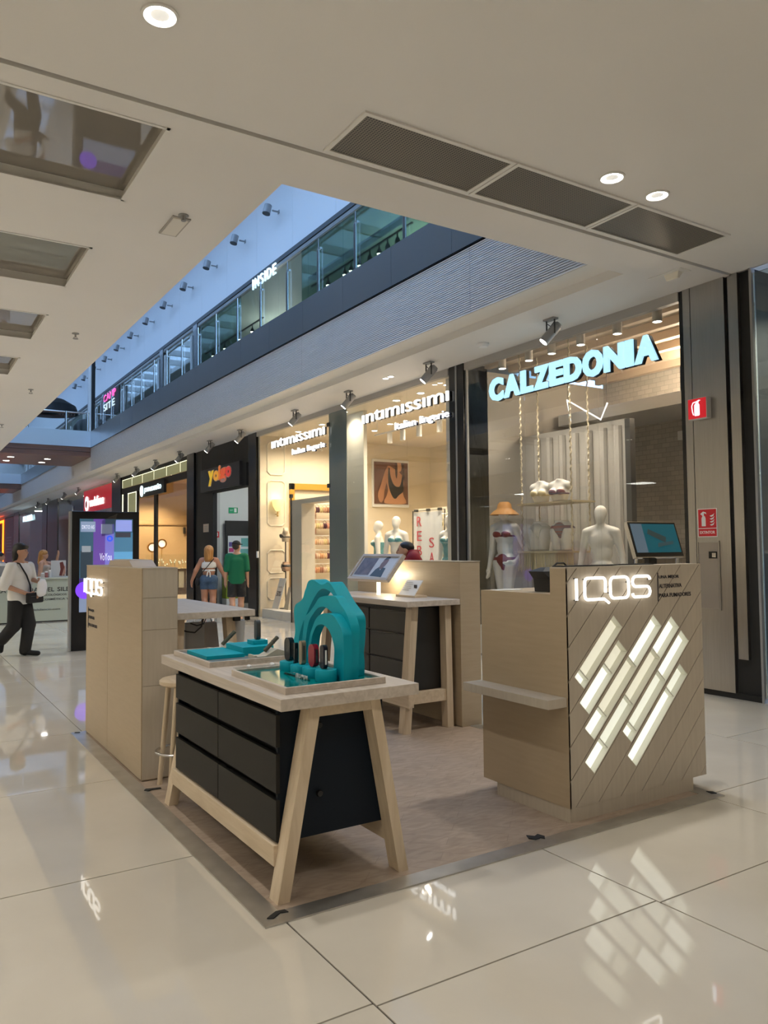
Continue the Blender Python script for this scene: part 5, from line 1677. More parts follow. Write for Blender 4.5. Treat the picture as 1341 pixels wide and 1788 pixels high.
tag(fr_.build('fringe', mat('fringe_gold', (0.50, 0.43, 0.27), 0.8), sw), kind='stuff')
for (y_, m_, lab) in ((8.40, mat('pale_yellow_swim', (0.62, 0.52, 0.30), 0.6), 'white bust form in a pale yellow top at the left of the swing shelf'), (8.02, noise_mat('striped_swim', (0.25, 0.05, 0.05), (0.12, 0.13, 0.22), (2, 2, 60), 1, rough=.6), 'white bust form in a striped bandeau at the right of the swing shelf')):
    t = thing('bust_form', lab, 'bust form', (8.02, y_, 2.25 - 0.66 * 1.62 + 0.0), math.radians(-75))
    g = body_parts(1.62, {}, {}, female=True, head=False, hands=False)
    sdf_obj('torso', MANQ, t, g['torso'], res=0.012, k=0.02, clips=[((0, 0, -1), -0.665 * 1.62), ((0, 0, 1), 0.86 * 1.62)])
    bra(t, g, 1.62, m_)
for (y_, m_, lab) in ((8.47, mat('white_swim', (0.66, 0.64, 0.58), 0.6), 'white hip form in pale briefs on the lower swing shelf board'), (8.02, MATS['striped_swim'], 'white hip form in striped briefs on the lower swing shelf board')):
    t = thing('hip_form', lab, 'hip form', (8.05, y_, 1.55 - 0.345 * 1.7), math.radians(-75))
    g = body_parts(1.7, {}, stand_legs(1.7), female=True, head=False, hands=False)
    sdf_obj('hips', MANQ, t, g['torso'] + g['thigh'], res=0.012, k=0.02, clips=[((0, 0, -1), -0.35 * 1.7), ((0, 0, 1), 0.60 * 1.7)])
    briefs(t, g, 1.7, m_)

# ================================================================== SHOP B: lingerie shop
struct('wall_pillar_2', B(7.47, 7.95, 17.66, 18.16, 0, ZC), BLACK)
for k, (a, b) in enumerate(((9.90, 11.12), (11.13, 12.555), (12.565, 13.22), (13.98, 15.76), (15.77, 17.63))):
    struct('window_%d' % (30 + k), B(7.50, 7.512, a, b, 0.03, 4.37), SHOPGLASS)
struct('window_40', B(7.50, 7.512, 13.24, 13.96, 0.0, 4.37), TEALGLASS)
for k, (y_, z_) in enumerate(((15.765, 2.8), (13.97, 4.15), (13.97, 2.9))):
    struct('trim_%d' % (40 + k), B(7.48, 7.53, y_ - 0.05, y_ + 0.05, z_ - 0.04, z_ + 0.04), DARK)
struct('trim_45', B(7.495, 7.515, 15.75, 15.78, 0, 2.8), MATTE_BLACK)
wl = struct('wall_lingerie_left', B(7.53, 14, 17.55, 17.65, 0, 4.4), CREAM)
MOLD = mat('cream_moulding', (0.84, 0.76, 0.62), 0.45)


def wall_frame(x0, x1, z0, z1, c=0.07, y=17.55):
    pts = [(x0 + c, z0), (x1 - c, z0), (x1, z0 + c), (x1, z1 - c), (x1 - c, z1), (x0 + c, z1), (x0, z1 - c), (x0, z0 + c)]
    MB().tube([(p[0], y - 0.008, p[1]) for p in pts], 0.016, 6, True).build('moulding', MOLD, wl)


wall_frame(7.72, 8.18, 2.2, 3.30)
wall_frame(7.72, 8.18, 1.05, 1.60)
wall_frame(7.72, 8.18, 0.4, 0.92)
wall_frame(7.72, 8.18, 3.45, 4.25)
GOLD = mat('gold_trim', (0.50, 0.27, 0.03), 0.35)
B(8.30, 8.42, 17.48, 17.55, 0.2, 3.25).build('gold_post', GOLD, wl)
B(8.30, 10.2, 17.48, 17.55, 3.10, 3.25).build('gold_lintel', GOLD, wl)
scn = thing('wall_sconce', 'glowing shell shaped wall sconce on the cream panelled shop wall', 'lamp', (7.93, 17.45, 2.6))
MB().lathe([(0.0001, -0.16), (0.05, -0.14), (0.12, -0.02), (0.14, 0.13), (0.135, 0.13), (0.11, -0.02), (0.0001, -0.12)], (7.93, 17.42, 2.70), 20).build('shade', emit_mat('sconce_glow', (1.0, 0.78, 0.32), 0.75), scn, smooth=True)
MB().tube([(7.93, 17.54, 2.48), (7.93, 17.42, 2.48), (7.93, 17.42, 2.55)], 0.014, 6).ball((7.93, 17.42, 2.44), 0.025, 8).build('bracket', GOLD, scn)
point('sconce_light', (7.93, 17.38, 2.9), 2, (1, 0.75, 0.4), 0.05, scn)
pfm = struct('floor_lingerie_platform', MB().box(7.56, 8.5, 15.9, 17.5, 0, 0.2).box(7.56, 9.0, 9.95, 13.5, 0, 0.40), WHITE)
# shop door frame and partition
df = struct('door_1', MB().box(7.62, 7.95, 15.48, 16.05, 0.0, 2.62).box(7.62, 7.95, 14.05, 16.08, 2.62, 2.72), mat('taupe_frame', (0.74, 0.67, 0.56), 0.5))
struct('wall_lingerie_partition', B(8.0, 8.08, 13.42, 14.3, 0, 4.4), mat('partition_grey', (0.76, 0.73, 0.66), 0.6))
wr_ = struct('wall_lingerie_right', B(7.56, 14, 9.87, 9.95, 0, 4.4), CREAM)
struct('wall_lingerie_rear', B(12.6, 12.7, 9.9, 17.6, 0, 4.4), CREAM)
struct('wall_lingerie_return', MB().box(7.72, 7.80, 9.95, 10.28, 0.4, 4.4), mat('return_white', (0.7, 0.66, 0.6), .5))
for z_ in (3.35, 3.0):
    MB().tube([(7.71, 10.27, z_ - 0.12), (7.71, 10.23, z_), (7.71, 9.96, z_)], 0.02, 6).build('moulding', MOLD, bpy.data.objects['wall_lingerie_return'])
for k, (a0, z0, sp) in enumerate(((16.62, 3.955, 2.60), (12.49, 3.945, 2.67))):
    where = ('left', 'right')[k]
    sg = thing('shop_sign', 'white lowercase letters lit across the lingerie shop glass, %s sign' % where, 'sign', (7.4, a0, z0))
    text('lettering', '\u0131nt\u0131m\u0131ss\u0131m\u0131', (7.44, a0, z0), sp, 0.19, '-X', 0.03, SIGNW, sg, bold=0.0)
    text('lettering_return', '\u0131nt\u0131m\u0131ss\u0131m\u0131', (7.475, a0 - 0.012, z0 - 0.006), sp, 0.19, '-X', 0.034, DARK, sg, bold=0.0)
    b0 = a0 - sp * 0.415
    NAVYS = mat('sign_navy', (0.02, 0.03, 0.08), 0.5)
    for wd_, off_, ww_, zz_, hh_ in (('Italian', 0.0, 0.24, 0.0, 0.125), ('lingerie', 0.285, 0.30, -0.035, 0.16)):
        yy_ = b0 - sp * off_
        text('lettering', wd_, (7.44, yy_, z0 - 0.26 + zz_), sp * ww_, hh_, '-X', 0.025, SIGNW, sg, bold=0.0)
        text('lettering_return', wd_, (7.475, yy_ - 0.01, z0 - 0.265 + zz_), sp * ww_, hh_, '-X', 0.034, NAVYS, sg, bold=0.0)
k = 0
for x, y_ in ((7.74, 13.75), (9.1, 16.6), (9.4, 14.6), (8.1, 16.6), (8.1, 15.4), (8.1, 14.2), (8.0, 12.2), (8.0, 11.4), (8.0, 10.6), (9.6, 13.2), (9.6, 12.4), (9.6, 15.6), (10.6, 13.6)):  # the opening entries are added lamps that brighten the partition and racks
    q = thing('shop_downlight', 'small round downlight in the lingerie shop ceiling', 'downlight', (x, y_, 4.40), group='lingerie shop ceiling downlights')
    MB().lathe([(0.085, 0), (0.085, -0.008), (0.066, -0.008)], (x, y_, 4.40), 20).build('ring', WHITE, q)
    MB().lathe([(0.066, -0.004), (0.0001, -0.004)], (x, y_, 4.40), 20).build('lens', LAMP, q)
    spot('shop_downlight_beam', (x, y_, 4.38), (x, y_, 0), (45 if x < 7.8 else 125) * K_SHOP, 150, 0.7, (1, 0.84, 0.62), 0.07, q)
tr = thing('lighting_track', 'white lighting track with hanging lamps in the lingerie shop', 'lighting track', (9.0, 12.6, 4.1))
B(8.98, 9.02, 11.4, 14.6, 4.10, 4.13).build('rail', PURE, tr)
for y_ in (14.0, 13.5, 12.9, 12.2):
    MB().cyl((9.0, y_, 4.1), (9.0, y_, 3.87), 0.055, 0.055, 14).build('lamp_head', PURE, tr, smooth=True)
MB().tube([(9.0, 11.5, 4.13), (9.0, 11.5, 4.4)], 0.006, 5).tube([(9.0, 14.5, 4.13), (9.0, 14.5, 4.4)], 0.006, 5).build('hanger', PURE, tr)
# large poster of a swimsuit on the side wall
po = thing('wall_poster', 'large brown framed poster of a torso in a black swimsuit', 'poster', (11.2, 17.5, 2.8))
B(10.70, 11.85, 17.50, 17.55, 2.72, 3.99).build('white_mount', PURE, po)
pp = B(10.74, 11.81, 17.485, 17.50, 2.80, 3.92).build('print', mat('poster_brown', (0.15, 0.065, 0.042), 0.4), po)


def xz(pts, y0, y1):
    return MB().prism([(10.74 + 1.07 * a, 2.80 + 1.12 * b) for a, b in pts], 1, y0, y1)


BODYT = mat('poster_skin', (0.56, 0.28, 0.15), 0.45)


def smooth_xz(pts, y0, y1):
    q = spline(pts + [pts[0]], 40)[:-1]
    return xz([tuple(p) for p in q], y0, y1)


smooth_xz([(0.40, .92), (0.50, .9), (0.58, .84), (0.66, .86), (0.72, .78), (0.82, .70), (0.88, .5), (0.84, .35), (0.86, .2), (0.92, .02), (0.30, .02), (0.36, .2), (0.40, .35), (0.36, .55), (0.38, .75)], 17.481, 17.486).build('print_body', BODYT, pp)
smooth_xz([(0.40, .92), (0.30, .75), (0.20, .48), (0.10, .22), (0.16, .04), (0.26, .10), (0.29, .3), (0.37, .55), (0.43, .75)], 17.479, 17.482).build('print_arm', mat('poster_skin_dark', (0.46, 0.22, 0.12), 0.45), pp)
smooth_xz([(0.64, .84), (0.66, .985), (0.80, .985), (0.80, .84), (0.74, .78)], 17.479, 17.482).build('print_face', mat('poster_skin_light', (0.60, 0.32, 0.18), 0.45), pp)
smooth_xz([(0.42, .88), (0.45, .88), (0.47, .68), (0.56, .48), (0.66, .42), (0.76, .45), (0.83, .70), (0.85, .70), (0.86, .42), (0.84, .3), (0.72, .22), (0.60, .12), (0.50, .22), (0.42, .42), (0.40, .62)], 17.476, 17.479).build('print_swimsuit', mat('poster_black', (0.012, 0.012, 0.014), 0.5), pp)
for hp_ in ([(0.60, .985), (0.62, .7), (0.66, .62), (0.68, .8), (0.67, .985)], [(0.79, .985), (0.82, .8), (0.86, .6), (0.9, .62), (0.88, .8), (0.86, .985)]):
    smooth_xz(hp_, 17.473, 17.476).build('print_hair', mat('poster_hair', (0.07, 0.03, 0.02), 0.5), pp)
# REBAJAS stand
rs = thing('sale_stand', 'white hanging banner stand with red R E B and S A letters', 'banner', (8.6, 12.0, 0.4))
MB().tube([(8.6, 12.60, 0.41), (8.6, 12.57, 2.33), (8.6, 11.53, 2.33), (8.6, 11.62, 0.41)], 0.012, 6).tube([(8.6, 12.6, 0.41), (8.6, 11.62, 0.41)], 0.012, 6).build('stand_frame', DARK, rs)
cl = MB()
nn = 14
for k in range(nn):
    y0_, y1_ = 12.52 - 0.92 * k / nn, 12.52 - 0.92 * (k + 1) / nn
    x0_, x1_ = 8.585 + 0.012 * math.sin(k * 1.1), 8.585 + 0.012 * math.sin((k + 1) * 1.1)
    cl.add([(x0_, y0_, 0.7), (x1_, y1_, 0.7), (x1_, y1_, 2.30), (x0_, y0_, 2.30), (x0_ + .006, y0_, 0.7), (x1_ + .006, y1_, 0.7), (x1_ + .006, y1_, 2.30), (x0_ + .006, y0_, 2.30)], [(0, 1, 2, 3), (7, 6, 5, 4), (3, 2, 6, 7), (0, 4, 5, 1)])
cl.build('banner_cloth', PURE, rs)
for ch, y_, z_ in (('R', 12.40, 2.03), ('E', 12.40, 1.75), ('B', 12.40, 1.47), ('A', 12.40, 1.19), ('S', 12.0, 1.62), ('A', 12.0, 1.34), ('L', 12.0, 1.06)):
    text('letter', ch, (8.575, y_, z_), 0.16, 0.19, '-X', 0.004, mat('banner_red', (0.60, 0.03, 0.06), 0.5), rs)
for y_ in (12.45, 12.05, 11.68):
    B(8.57, 8.62, y_ - 0.04, y_ + 0.04, 2.31, 2.36).build('clip', DARK, rs)
es = thing('easel', 'small dark wooden easel behind the banner stand', 'easel', (8.7, 11.45, 0.4))
MB().tube([(8.7, 11.60, 0.4), (8.7, 11.48, 1.62)], 0.012, 6).tube([(8.7, 11.36, 0.4), (8.7, 11.48, 1.62)], 0.012, 6).tube([(8.7, 11.54, 1.1), (8.7, 11.42, 1.1)], 0.01, 6).build('frame', mat('easel_wood', (0.14, 0.07, 0.03), 0.5), es)
# lingerie wall with rails of hanging bras
rk = thing('lingerie_rack', 'white wall rack with four rails of hanging lingerie', 'rack', (9.05, 17.45, 0.9))
rails = (2.75, 2.35, 1.95, 1.60, 1.25)
for z_ in rails:
    MB().tube([(8.68, 17.35, z_), (9.45, 17.35, z_)], 0.008, 6).tube([(8.72, 17.35, z_), (8.72, 17.54, z_)], 0.006, 5).tube([(9.42, 17.35, z_), (9.42, 17.54, z_)], 0.006, 5).build('rail', PURE, rk)
B(8.66, 9.47, 17.30, 17.54, 0.75, 0.78).build('shelf', PURE, rk)
B(8.66, 9.47, 17.30, 17.54, 0.0, 0.75).build('drawer_base', MOLD, rk)
cols = [(0.62, 0.33, 0.17), (0.50, 0.28, 0.17), (0.66, 0.46, 0.28), (0.33, 0.15, 0.09), (0.08, 0.02, 0.04), (0.70, 0.50, 0.36), (0.55, 0.24, 0.16), (0.60, 0.48, 0.24)]
names = ['top', 'second', 'third', 'fourth', 'lowest']
protos = {}
for r_, z_ in enumerate(rails):
    for c_ in range(7):
        ci = (r_ * 3 + c_ * 2 + (c_ // 3)) % len(cols)
        x_ = 8.75 + c_ * 0.105
        lab = 'bra hanging on the %s rail of the white wall rack' % names[r_]
        if ci in protos:
            copy_tree(protos[ci], (x_, 17.33, z_), label=lab)['group'] = 'bras on the %s rail' % names[r_]
            continue
        q = thing('hanging_bra', lab, 'bra', (x_, 17.33, z_), group='bras on the %s rail' % names[r_])
        cm_ = mat('bra_%d' % ci, cols[ci], 0.55)
        for s in (-1, 1):
            MB().ball((x_ + s * 0.026, 17.31, z_ - 0.155), (0.029, 0.055, 0.078), 10).build('cup', cm_, q, smooth=True)
        MB().tube([(x_ - 0.046, 17.33, z_ - 0.19), (x_ - 0.04, 17.33, z_ - 0.05), (x_, 17.33, z_ - 0.02), (x_ + 0.04, 17.33, z_ - 0.05), (x_ + 0.046, 17.33, z_ - 0.19)], 0.006, 5).build('straps', cm_, q)
        protos[ci] = q
for i, (x_, z_, lab) in enumerate(((8.74, 1.52, 'small white price card on the left of the lingerie rack'), (9.30, 1.88, 'small white price card on the right of the lingerie rack'))):
    tag(B(x_ - 0.05, x_ + 0.05, 17.24, 17.245, z_ - 0.1, z_ + 0.06).build('price_card', PURE, at=(x_, 17.24, z_)), lab, 'card')
tag(B(8.72, 9.02, 17.49, 17.50, 2.0, 2.62).build('wall_picture', noise_mat('peach_picture', (0.62, 0.36, 0.26), (0.40, 0.22, 0.14), (4, 4, 4), 2, rough=.5), at=(8.87, 17.49, 2.3)), 'peach coloured lingerie picture behind the upper rack rails', 'picture')
for x_, y_, z_, c_, lab in ((9.335, 13.35, 2.12, (0.62, 0.33, 0.26), 'pink bra displayed behind the pair of mannequins'), (9.335, 12.95, 1.75, (0.05, 0.05, 0.04), 'dark bra displayed low behind the pair of mannequins'), (9.335, 12.3, 1.95, (0.02, 0.02, 0.02), 'black bra displayed beside the banner stand'), (9.335, 12.75, 2.1, (0.70, 0.55, 0.2), 'yellow bra displayed behind the right mannequin')):
    q = thing('displayed_bra', lab, 'bra', (x_, y_, z_))
    for s in (-1, 1):
        MB().ball((x_, y_ + s * 0.075, z_), (0.06, 0.08, 0.075), 10).build('cup', mat('bra_%s' % lab[:5], c_, 0.55), q, smooth=True)
    MB().tube([(x_, y_ - 0.14, z_), (x_, y_ - 0.09, z_ + 0.18), (x_, y_ + 0.09, z_ + 0.18), (x_, y_ + 0.14, z_)], 0.008, 5).build('straps', MATS['bra_%s' % lab[:5]], q)
rk2 = thing('display_gondola', 'pale shelf rack behind the pair of mannequins', 'rack', (9.5, 12.8, 0))
B(9.48, 9.56, 12.0, 13.8, 0.0, 2.45).build('back_board', MOLD, rk2)
for z_ in (1.45, 1.9, 2.3):
    MB().tube([(9.4, 12.05, z_), (9.4, 13.75, z_)], 0.010, 6).build('rail', CHROME, rk2)
# bust on a pole, sale board
bf = thing('bust_stand', 'pale lingerie torso with black bra and briefs on a pole stand', 'bust form', (8.0, 17.12, 0.2))
bf.rotation_euler = (0, 0, math.radians(-115))
g = body_parts(1.70, {}, stand_legs(1.7), female=True, head=False, hands=False)
zoff = 0.48
up = [(p[0], *(tuple((q[0], q[1], q[2] + zoff) if j < (2 if p[0] == 'c' else 1) else q for j, q in enumerate(p[1:])))) for p in g['torso']]
lo_ = [(p[0], *(tuple((q[0], q[1], q[2] + 0.10) if j < (2 if p[0] == 'c' else 1) else q for j, q in enumerate(p[1:])))) for p in g['torso'] + g['thigh']]
NUDE = mat('nude_form', (0.60, 0.50, 0.38), 0.5)
sdf_obj('bust', NUDE, bf, up, res=0.013, k=0.02, clips=[((0, 0, -1), -(0.66 * 1.7 + zoff)), ((0, 0, 1), 0.86 * 1.7 + zoff)])
sdf_obj('hips', mat('nude_hip', (0.34, 0.21, 0.13), 0.5), bf, lo_, res=0.013, k=0.02, clips=[((0, 0, -1), -(0.47 * 1.7 + 0.1)), ((0, 0, 1), 0.60 * 1.7 + 0.1)])
sdf_obj('bra', MATTE_BLACK, bf, up, res=0.011, k=0.02, off=0.008, region=[('e', (s * 0.07, -0.10, 0.742 * 1.7 + zoff), (0.068, 0.075, 0.05)) for s in (-1, 1)] + [('e', (0, 0, 0.725 * 1.7 + zoff), (0.4, 0.4, 0.016))], rk=0)
sdf_obj('briefs', MATTE_BLACK, bf, lo_, res=0.011, k=0.02, off=0.008, region=[('e', (0, 0, 0.545 * 1.7 + 0.1), (0.4, 0.4, 0.03)), ('c', (0, -0.1, 0.9 + .1), (0, -0.03, 0.8 + .1), 0.085, 0.03)], rk=0.01)
MB().cyl((0, 0, 0.0), (0, 0, 0.95), 0.018, 0.018, 12).lathe([(0.0001, 0.02), (0.14, 0.02), (0.15, 0.0), (0.0001, 0.0)], (0, 0, 0), 20).cyl((0, 0, 1.05), (0, 0, 1.65), 0.018, 0.018, 12).build('pole', DARK, bf, local=True)
sb = thing('sale_board', 'white leaning sale board printed 50 percent in the lingerie window', 'board', (7.8, 17.0, 0.2))
hx = [(7.78, 17.44, 0.205), (7.78, 17.08, 0.205), (7.79, 17.08, 0.205), (7.79, 17.44, 0.205)]
tx = [(7.93, 17.30, 0.93), (7.93, 16.94, 0.93), (7.94, 16.94, 0.93), (7.94, 17.30, 0.93)]
MB().hexa(hx, tx).build('board', PURE, sb)
ax_ = (Vector((0, -1, 0)), Vector((0.15, -0.14, 0.725)).normalized())
text('print', '50%', (7.842, 17.33, 0.50), 0.24, 0.13, '-X', 0.003, INK, sb, axes=ax_, bold=0.02)
text('print', 'HASTA', (7.88, 17.27, 0.70), 0.2, 0.035, '-X', 0.003, GREY, sb, axes=ax_)
q = tag(MB().hexa([(7.86, 16.95, 0.205), (7.86, 16.70, 0.205), (7.95, 16.70, 0.205), (7.95, 16.95, 0.205)], [(7.98, 16.92, 0.72), (7.98, 16.78, 0.72), (8.0, 16.78, 0.72), (8.0, 16.92, 0.72)]).build('paper_bag', mat('bag_grey', (0.42, 0.37, 0.3), 0.6), at=(7.9, 16.8, 0.2)), 'grey wedge shaped display board beside the white sale board', 'board')
tag(B(7.44, 7.47, 17.50, 17.58, 1.42, 1.58, bev=0.004).build('access_reader', PURE, at=(7.455, 17.54, 1.5)), 'small white access reader fixed beside the black pillar', 'reader')

# ================================================================== SHOP C: black phone shop
yb_ = struct('wall_phone_shop', MB().box(7.50, 7.62, 20.75, 22.84, 0, ZC).box(7.50, 7.62, 18.16, 20.75, 3.2, ZC), MATTE_BLACK)
B(7.44, 7.52, 22.2, 22.84, 0, ZC).build('corner_post', BLACK, yb_)
for y_ in (19.2, 20.1, 21.0, 21.7):
    B(7.496, 7.501, y_, y_ + 0.015, 3.9, ZC).build('panel_joint', DARK, yb_)
struct('wall_phone_side', MB().box(7.62, 14, 22.70, 22.8, 0, 4.4), mat('cool_white', (0.70, 0.72, 0.72), 0.5))
struct('wall_phone_near', B(7.95, 14, 18.16, 18.25, 0, 4.4), MATS['cool_white'])
struct('trim_50', B(8.10, 8.38, 22.58, 22.70, 0, 4.4), mat('pilaster_grey', (0.50, 0.51, 0.51), 0.5))
struct('trim_51', B(7.505, 7.54, 18.16, 18.22, 0, 3.9), CHROME)
sg = thing('shop_sign', 'black panel with yellow to red rounded lettering above the phone shop', 'sign', (7.4, 20, 3.25))
B(7.36, 7.44, 18.45, 21.38, 3.25, 3.86).build('panel', mat('sign_charcoal', (0.022, 0.022, 0.024), 0.4), sg)
B(7.44, 7.50, 18.2, 21.3, 3.22, 3.8).build('back_panel', MATTE_BLACK, sg)
yc = [(0.65, 0.42, 0.02), (0.65, 0.30, 0.03), (0.62, 0.16, 0.03), (0.60, 0.09, 0.03), (0.55, 0.04, 0.03)]
ly = 20.70
for i, (ch, w_, z_, h_) in enumerate((('y', 0.42, 3.38, 0.40), ('o', 0.40, 3.47, 0.27), ('i', 0.13, 3.47, 0.37), ('g', 0.42, 3.38, 0.36), ('o', 0.38, 3.47, 0.27))):
    dz = 0.012 * i
    text('letter', ch, (7.352, ly, z_ + dz), w_, h_, '-X', 0.012, mat('phone_letter_%d' % i, yc[i], 0.4, emit=yc[i], es=0.35), sg, bold=0.055)
    text('letter_outline', ch, (7.358, ly + 0.03, z_ + dz - 0.02), w_ + 0.06, h_ + 0.04, '-X', 0.006, mat('outline_pink', (0.75, 0.55, 0.5), 0.4), sg, bold=0.075)
    ly -= w_ - 0.015
q = thing('exit_sign', 'small green emergency exit sign inside the phone shop', 'sign', (8.85, 22.69, 2.85))
B(8.70, 8.99, 22.675, 22.70, 2.75, 2.92).build('plate', mat('exit_green', (0.01, 0.20, 0.09), 0.4, emit=(0.0, 0.25, 0.1), es=0.2), q)
text('caption', 'EXIT', (8.735, 22.676, 2.81), 0.1, 0.05, '-Y', 0.003, PURE, q)
B(8.87, 8.95, 22.67, 22.676, 2.775, 2.90).build('pictogram', PURE, q)
q = thing('fire_plate', 'small red fire equipment plate on the grey pilaster of the phone shop', 'sign', (8.3, 22.57, 2.1))
B(8.22, 8.35, 22.565, 22.58, 2.0, 2.18).build('plate', RED, q)
B(8.25, 8.31, 22.56, 22.566, 2.04, 2.15).build('pictogram', PURE, q)
q = thing('notice_plate', 'small beige notice plate on the black phone shop front', 'notice', (7.49, 21.3, 2.24))
B(7.485, 7.50, 21.09, 21.50, 2.13, 2.36).build('plate', mat('notice_beige', (0.55, 0.45, 0.36), 0.5), q)
for k in range(3):
    B(7.482, 7.486, 21.15, 21.42, 2.18 + 0.05 * k, 2.195 + 0.05 * k).build('print_line', GREY, q)
q = thing('advert_board', 'black display board with a colourful poster inside the phone shop', 'board', (8.95, 22.5, 0))
B(8.54, 9.36, 22.5, 22.58, 0.0, 2.51).build('board', MATTE_BLACK, q)
pp = B(8.60, 9.33, 22.485, 22.50, 1.15, 2.05).build('poster', mat('poster_white', (0.66, 0.70, 0.72), 0.4), q)
for (a, b, c, d, cc) in ((8.63, 8.80, 1.72, 1.86, (0.10, 0.08, 0.3)), (8.63, 8.78, 1.56, 1.68, (0.5, 0.05, 0.2)), (9.0, 9.3, 1.25, 1.65, (0.15, 0.42, 0.42)), (9.02, 9.25, 1.72, 1.98, (0.12, 0.36, 0.36))):
    B(a, b, 22.48, 22.486, c, d).build('poster_block', mat('block_%.2f' % cc[0], cc, 0.5), pp)
q = thing('lime_unit', 'lime green floor unit with a white base inside the phone shop', 'display unit', (8.6, 22.2, 0))
B(8.40, 8.76, 22.1, 22.45, 0.18, 0.86).build('body', mat('lime', (0.26, 0.36, 0.02), 0.5), q)
B(8.40, 8.76, 22.08, 22.46, 0, 0.18).build('base', PURE, q)
for x_, y_ in ((8.8, 20.4), (9.8, 19.6)):
    q = thing('panel_light', 'flat ceiling light panel inside the phone shop', 'ceiling light', (x_, y_, 4.39), group='phone shop ceiling panels')
    B(x_ - 0.3, x_ + 0.3, y_ - 0.3, y_ + 0.3, 4.385, 4.399).build('frame', PURE, q)
    B(x_ - 0.27, x_ + 0.27, y_ - 0.27, y_ + 0.27, 4.38, 4.386).build('diffuser', emit_mat('panel_cool', (0.95, 1, 1), 26.0), q)

# ================================================================== SHOP D: jewellery shop
jw = struct('wall_jewellery_front', MB().box(7.50, 7.56, 22.84, 30.95, 4.38, ZC).box(7.50, 7.56, 22.84, 30.95, 3.80, 4.02).box(7.50, 7.56, 26.2, 26.52, 0, 3.8).box(7.50, 7.56, 30.02, 30.66, 0, 3.8).box(7.50, 7.56, 28.6, 28.76, 0, 3.8).box(7.50, 7.56, 30.88, 30.97, 0, ZC), MATTE_BLACK)
LPAN = mat('lit_olive_panel', (0.22, 0.22, 0.10), 0.5, emit=(0.55, 0.55, 0.30), es=0.16)
LEDG = emit_mat('panel_edge_glow', (0.95, 0.95, 0.65), 0.85)
hy = [30.88, 29.48, 28.05, 26.61, 25.17, 23.74, 22.86]
for a, b in zip(hy[:-1], hy[1:]):
    B(7.51, 7.54, b + 0.04, a - 0.04, 4.04, 4.36).build('header_panel', LPAN, jw)
    MB().box(7.505, 7.512, b + 0.05, a - 0.05, 4.335, 4.355).box(7.505, 7.512, a - 0.07, a - 0.045, 4.05, 4.355).build('edge_glow', LEDG, jw)
for a, b in ((28.8, 30.0), (30.68, 30.86)):
    B(7.51, 7.54, a, b, 0.2, 3.80).build('side_panel', LPAN, jw)
    MB().box(7.505, 7.512, a + 0.02, b - 0.02, 3.77, 3.80).box(7.505, 7.512, a, a + 0.07, 0.2, 3.8).box(7.505, 7.512, b - 0.07, b, 0.2, 3.8).build('edge_glow', LEDG, jw)
for k, (a, b) in enumerate(((22.84, 26.2), (26.52, 28.6))):
    struct('window_%d' % (50 + k), B(7.525, 7.535, a, b, 0.0, 3.8), GLASS)
jt = struct('wall_jewellery_side', B(7.56, 14, 30.88, 30.97, 0, 4.4), TAN)
B(7.6, 12, 30.84, 30.88, 2.64, 2.68).build('ledge_line', mat('tan_dark', (0.34, 0.22, 0.11), 0.5), jt)
struct('wall_jewellery_near', B(7.56, 14, 22.84, 22.9, 0, 4.4), TAN)
struct('ceiling_jewellery', B(7.56, 14, 22.84, 30.9, 4.33, 4.40), mat('tan_ceiling', (0.5, 0.33, 0.18), 0.5))
sg = thing('shop_sign', 'black plate with glowing pale cyan lettering above the jewellery window', 'sign', (7.4, 26.4, 3.5))
B(7.38, 7.46, 24.95, 27.85, 3.50, 3.93).build('plate', MATTE_BLACK, sg)
SIGNC = emit_mat('sign_pale_cyan', (0.72, 0.95, 1.0), 1.0)
text('lettering', 'JOYA&DISE\u00d1O', (7.378, 27.25, 3.60), 2.0, 0.23, '-X', 0.02, SIGNC, sg, bold=0.005)
MB().tube([(7.368, 27.56 + 0.14 * math.cos(a * PI / 8), 3.71 + 0.17 * math.sin(a * PI / 8)) for a in range(16)], 0.03, 6, True).build('ring_mark', SIGNC, sg)
B(7.36, 7.38, 27.50, 27.56, 3.62, 3.82).build('ring_mark_bar', SIGNC, sg)
for k, (x_, z_) in enumerate(((8.39, 1.75), (8.76, 1.89))):
    q = thing('gold_ring_display', 'gold rimmed round watch display in the jewellery window, %s one' % ('left', 'right')[k], 'display', (x_, 29.9, z_))
    MB().lathe([(0.185, -0.06), (0.185, 0.06), (0.135, 0.06), (0.135, -0.06), (0.185, -0.06)], (x_, 29.9, z_), 28, axis=1).build('gold_rim', mat('polished_gold', (0.75, 0.46, 0.10), 0.25, 1.0), q, smooth=True)
    MB().lathe([(0.0001, 0.0), (0.135, 0.0), (0.135, 0.02), (0.0001, 0.02)], (x_, 29.9, z_), 28, axis=1).build('lit_back', emit_mat('display_warm', (1, .9, .7), 0.8), q)
    MB().tube([(x_, 29.9, z_ - 0.18), (x_, 29.9, 0.0)], 0.012, 6).build('stem', GOLD, q)
jc = thing('jewellery_case', 'glittering glass jewellery case full of pale stands in the shop window', 'display case', (8.6, 29.0, 0))
B(7.8, 9.6, 28.6, 29.3, 0, 0.95).build('cabinet', mat('case_dark', (0.04, 0.03, 0.025), 0.3), jc)
for k in range(6):
    B(7.85 + 0.29 * k, 8.05 + 0.29 * k, 28.58, 28.6, 0.25, 0.85).build('panel', mat('case_panel', (0.22, 0.22, 0.2), 0.3), jc)
B(7.8, 9.6, 28.6, 28.61, 0.95, 1.48).build('glass_front', GLASS, jc)
B(7.8, 9.6, 28.6, 29.3, 1.48, 1.49).build('glass_top', GLASS, jc)
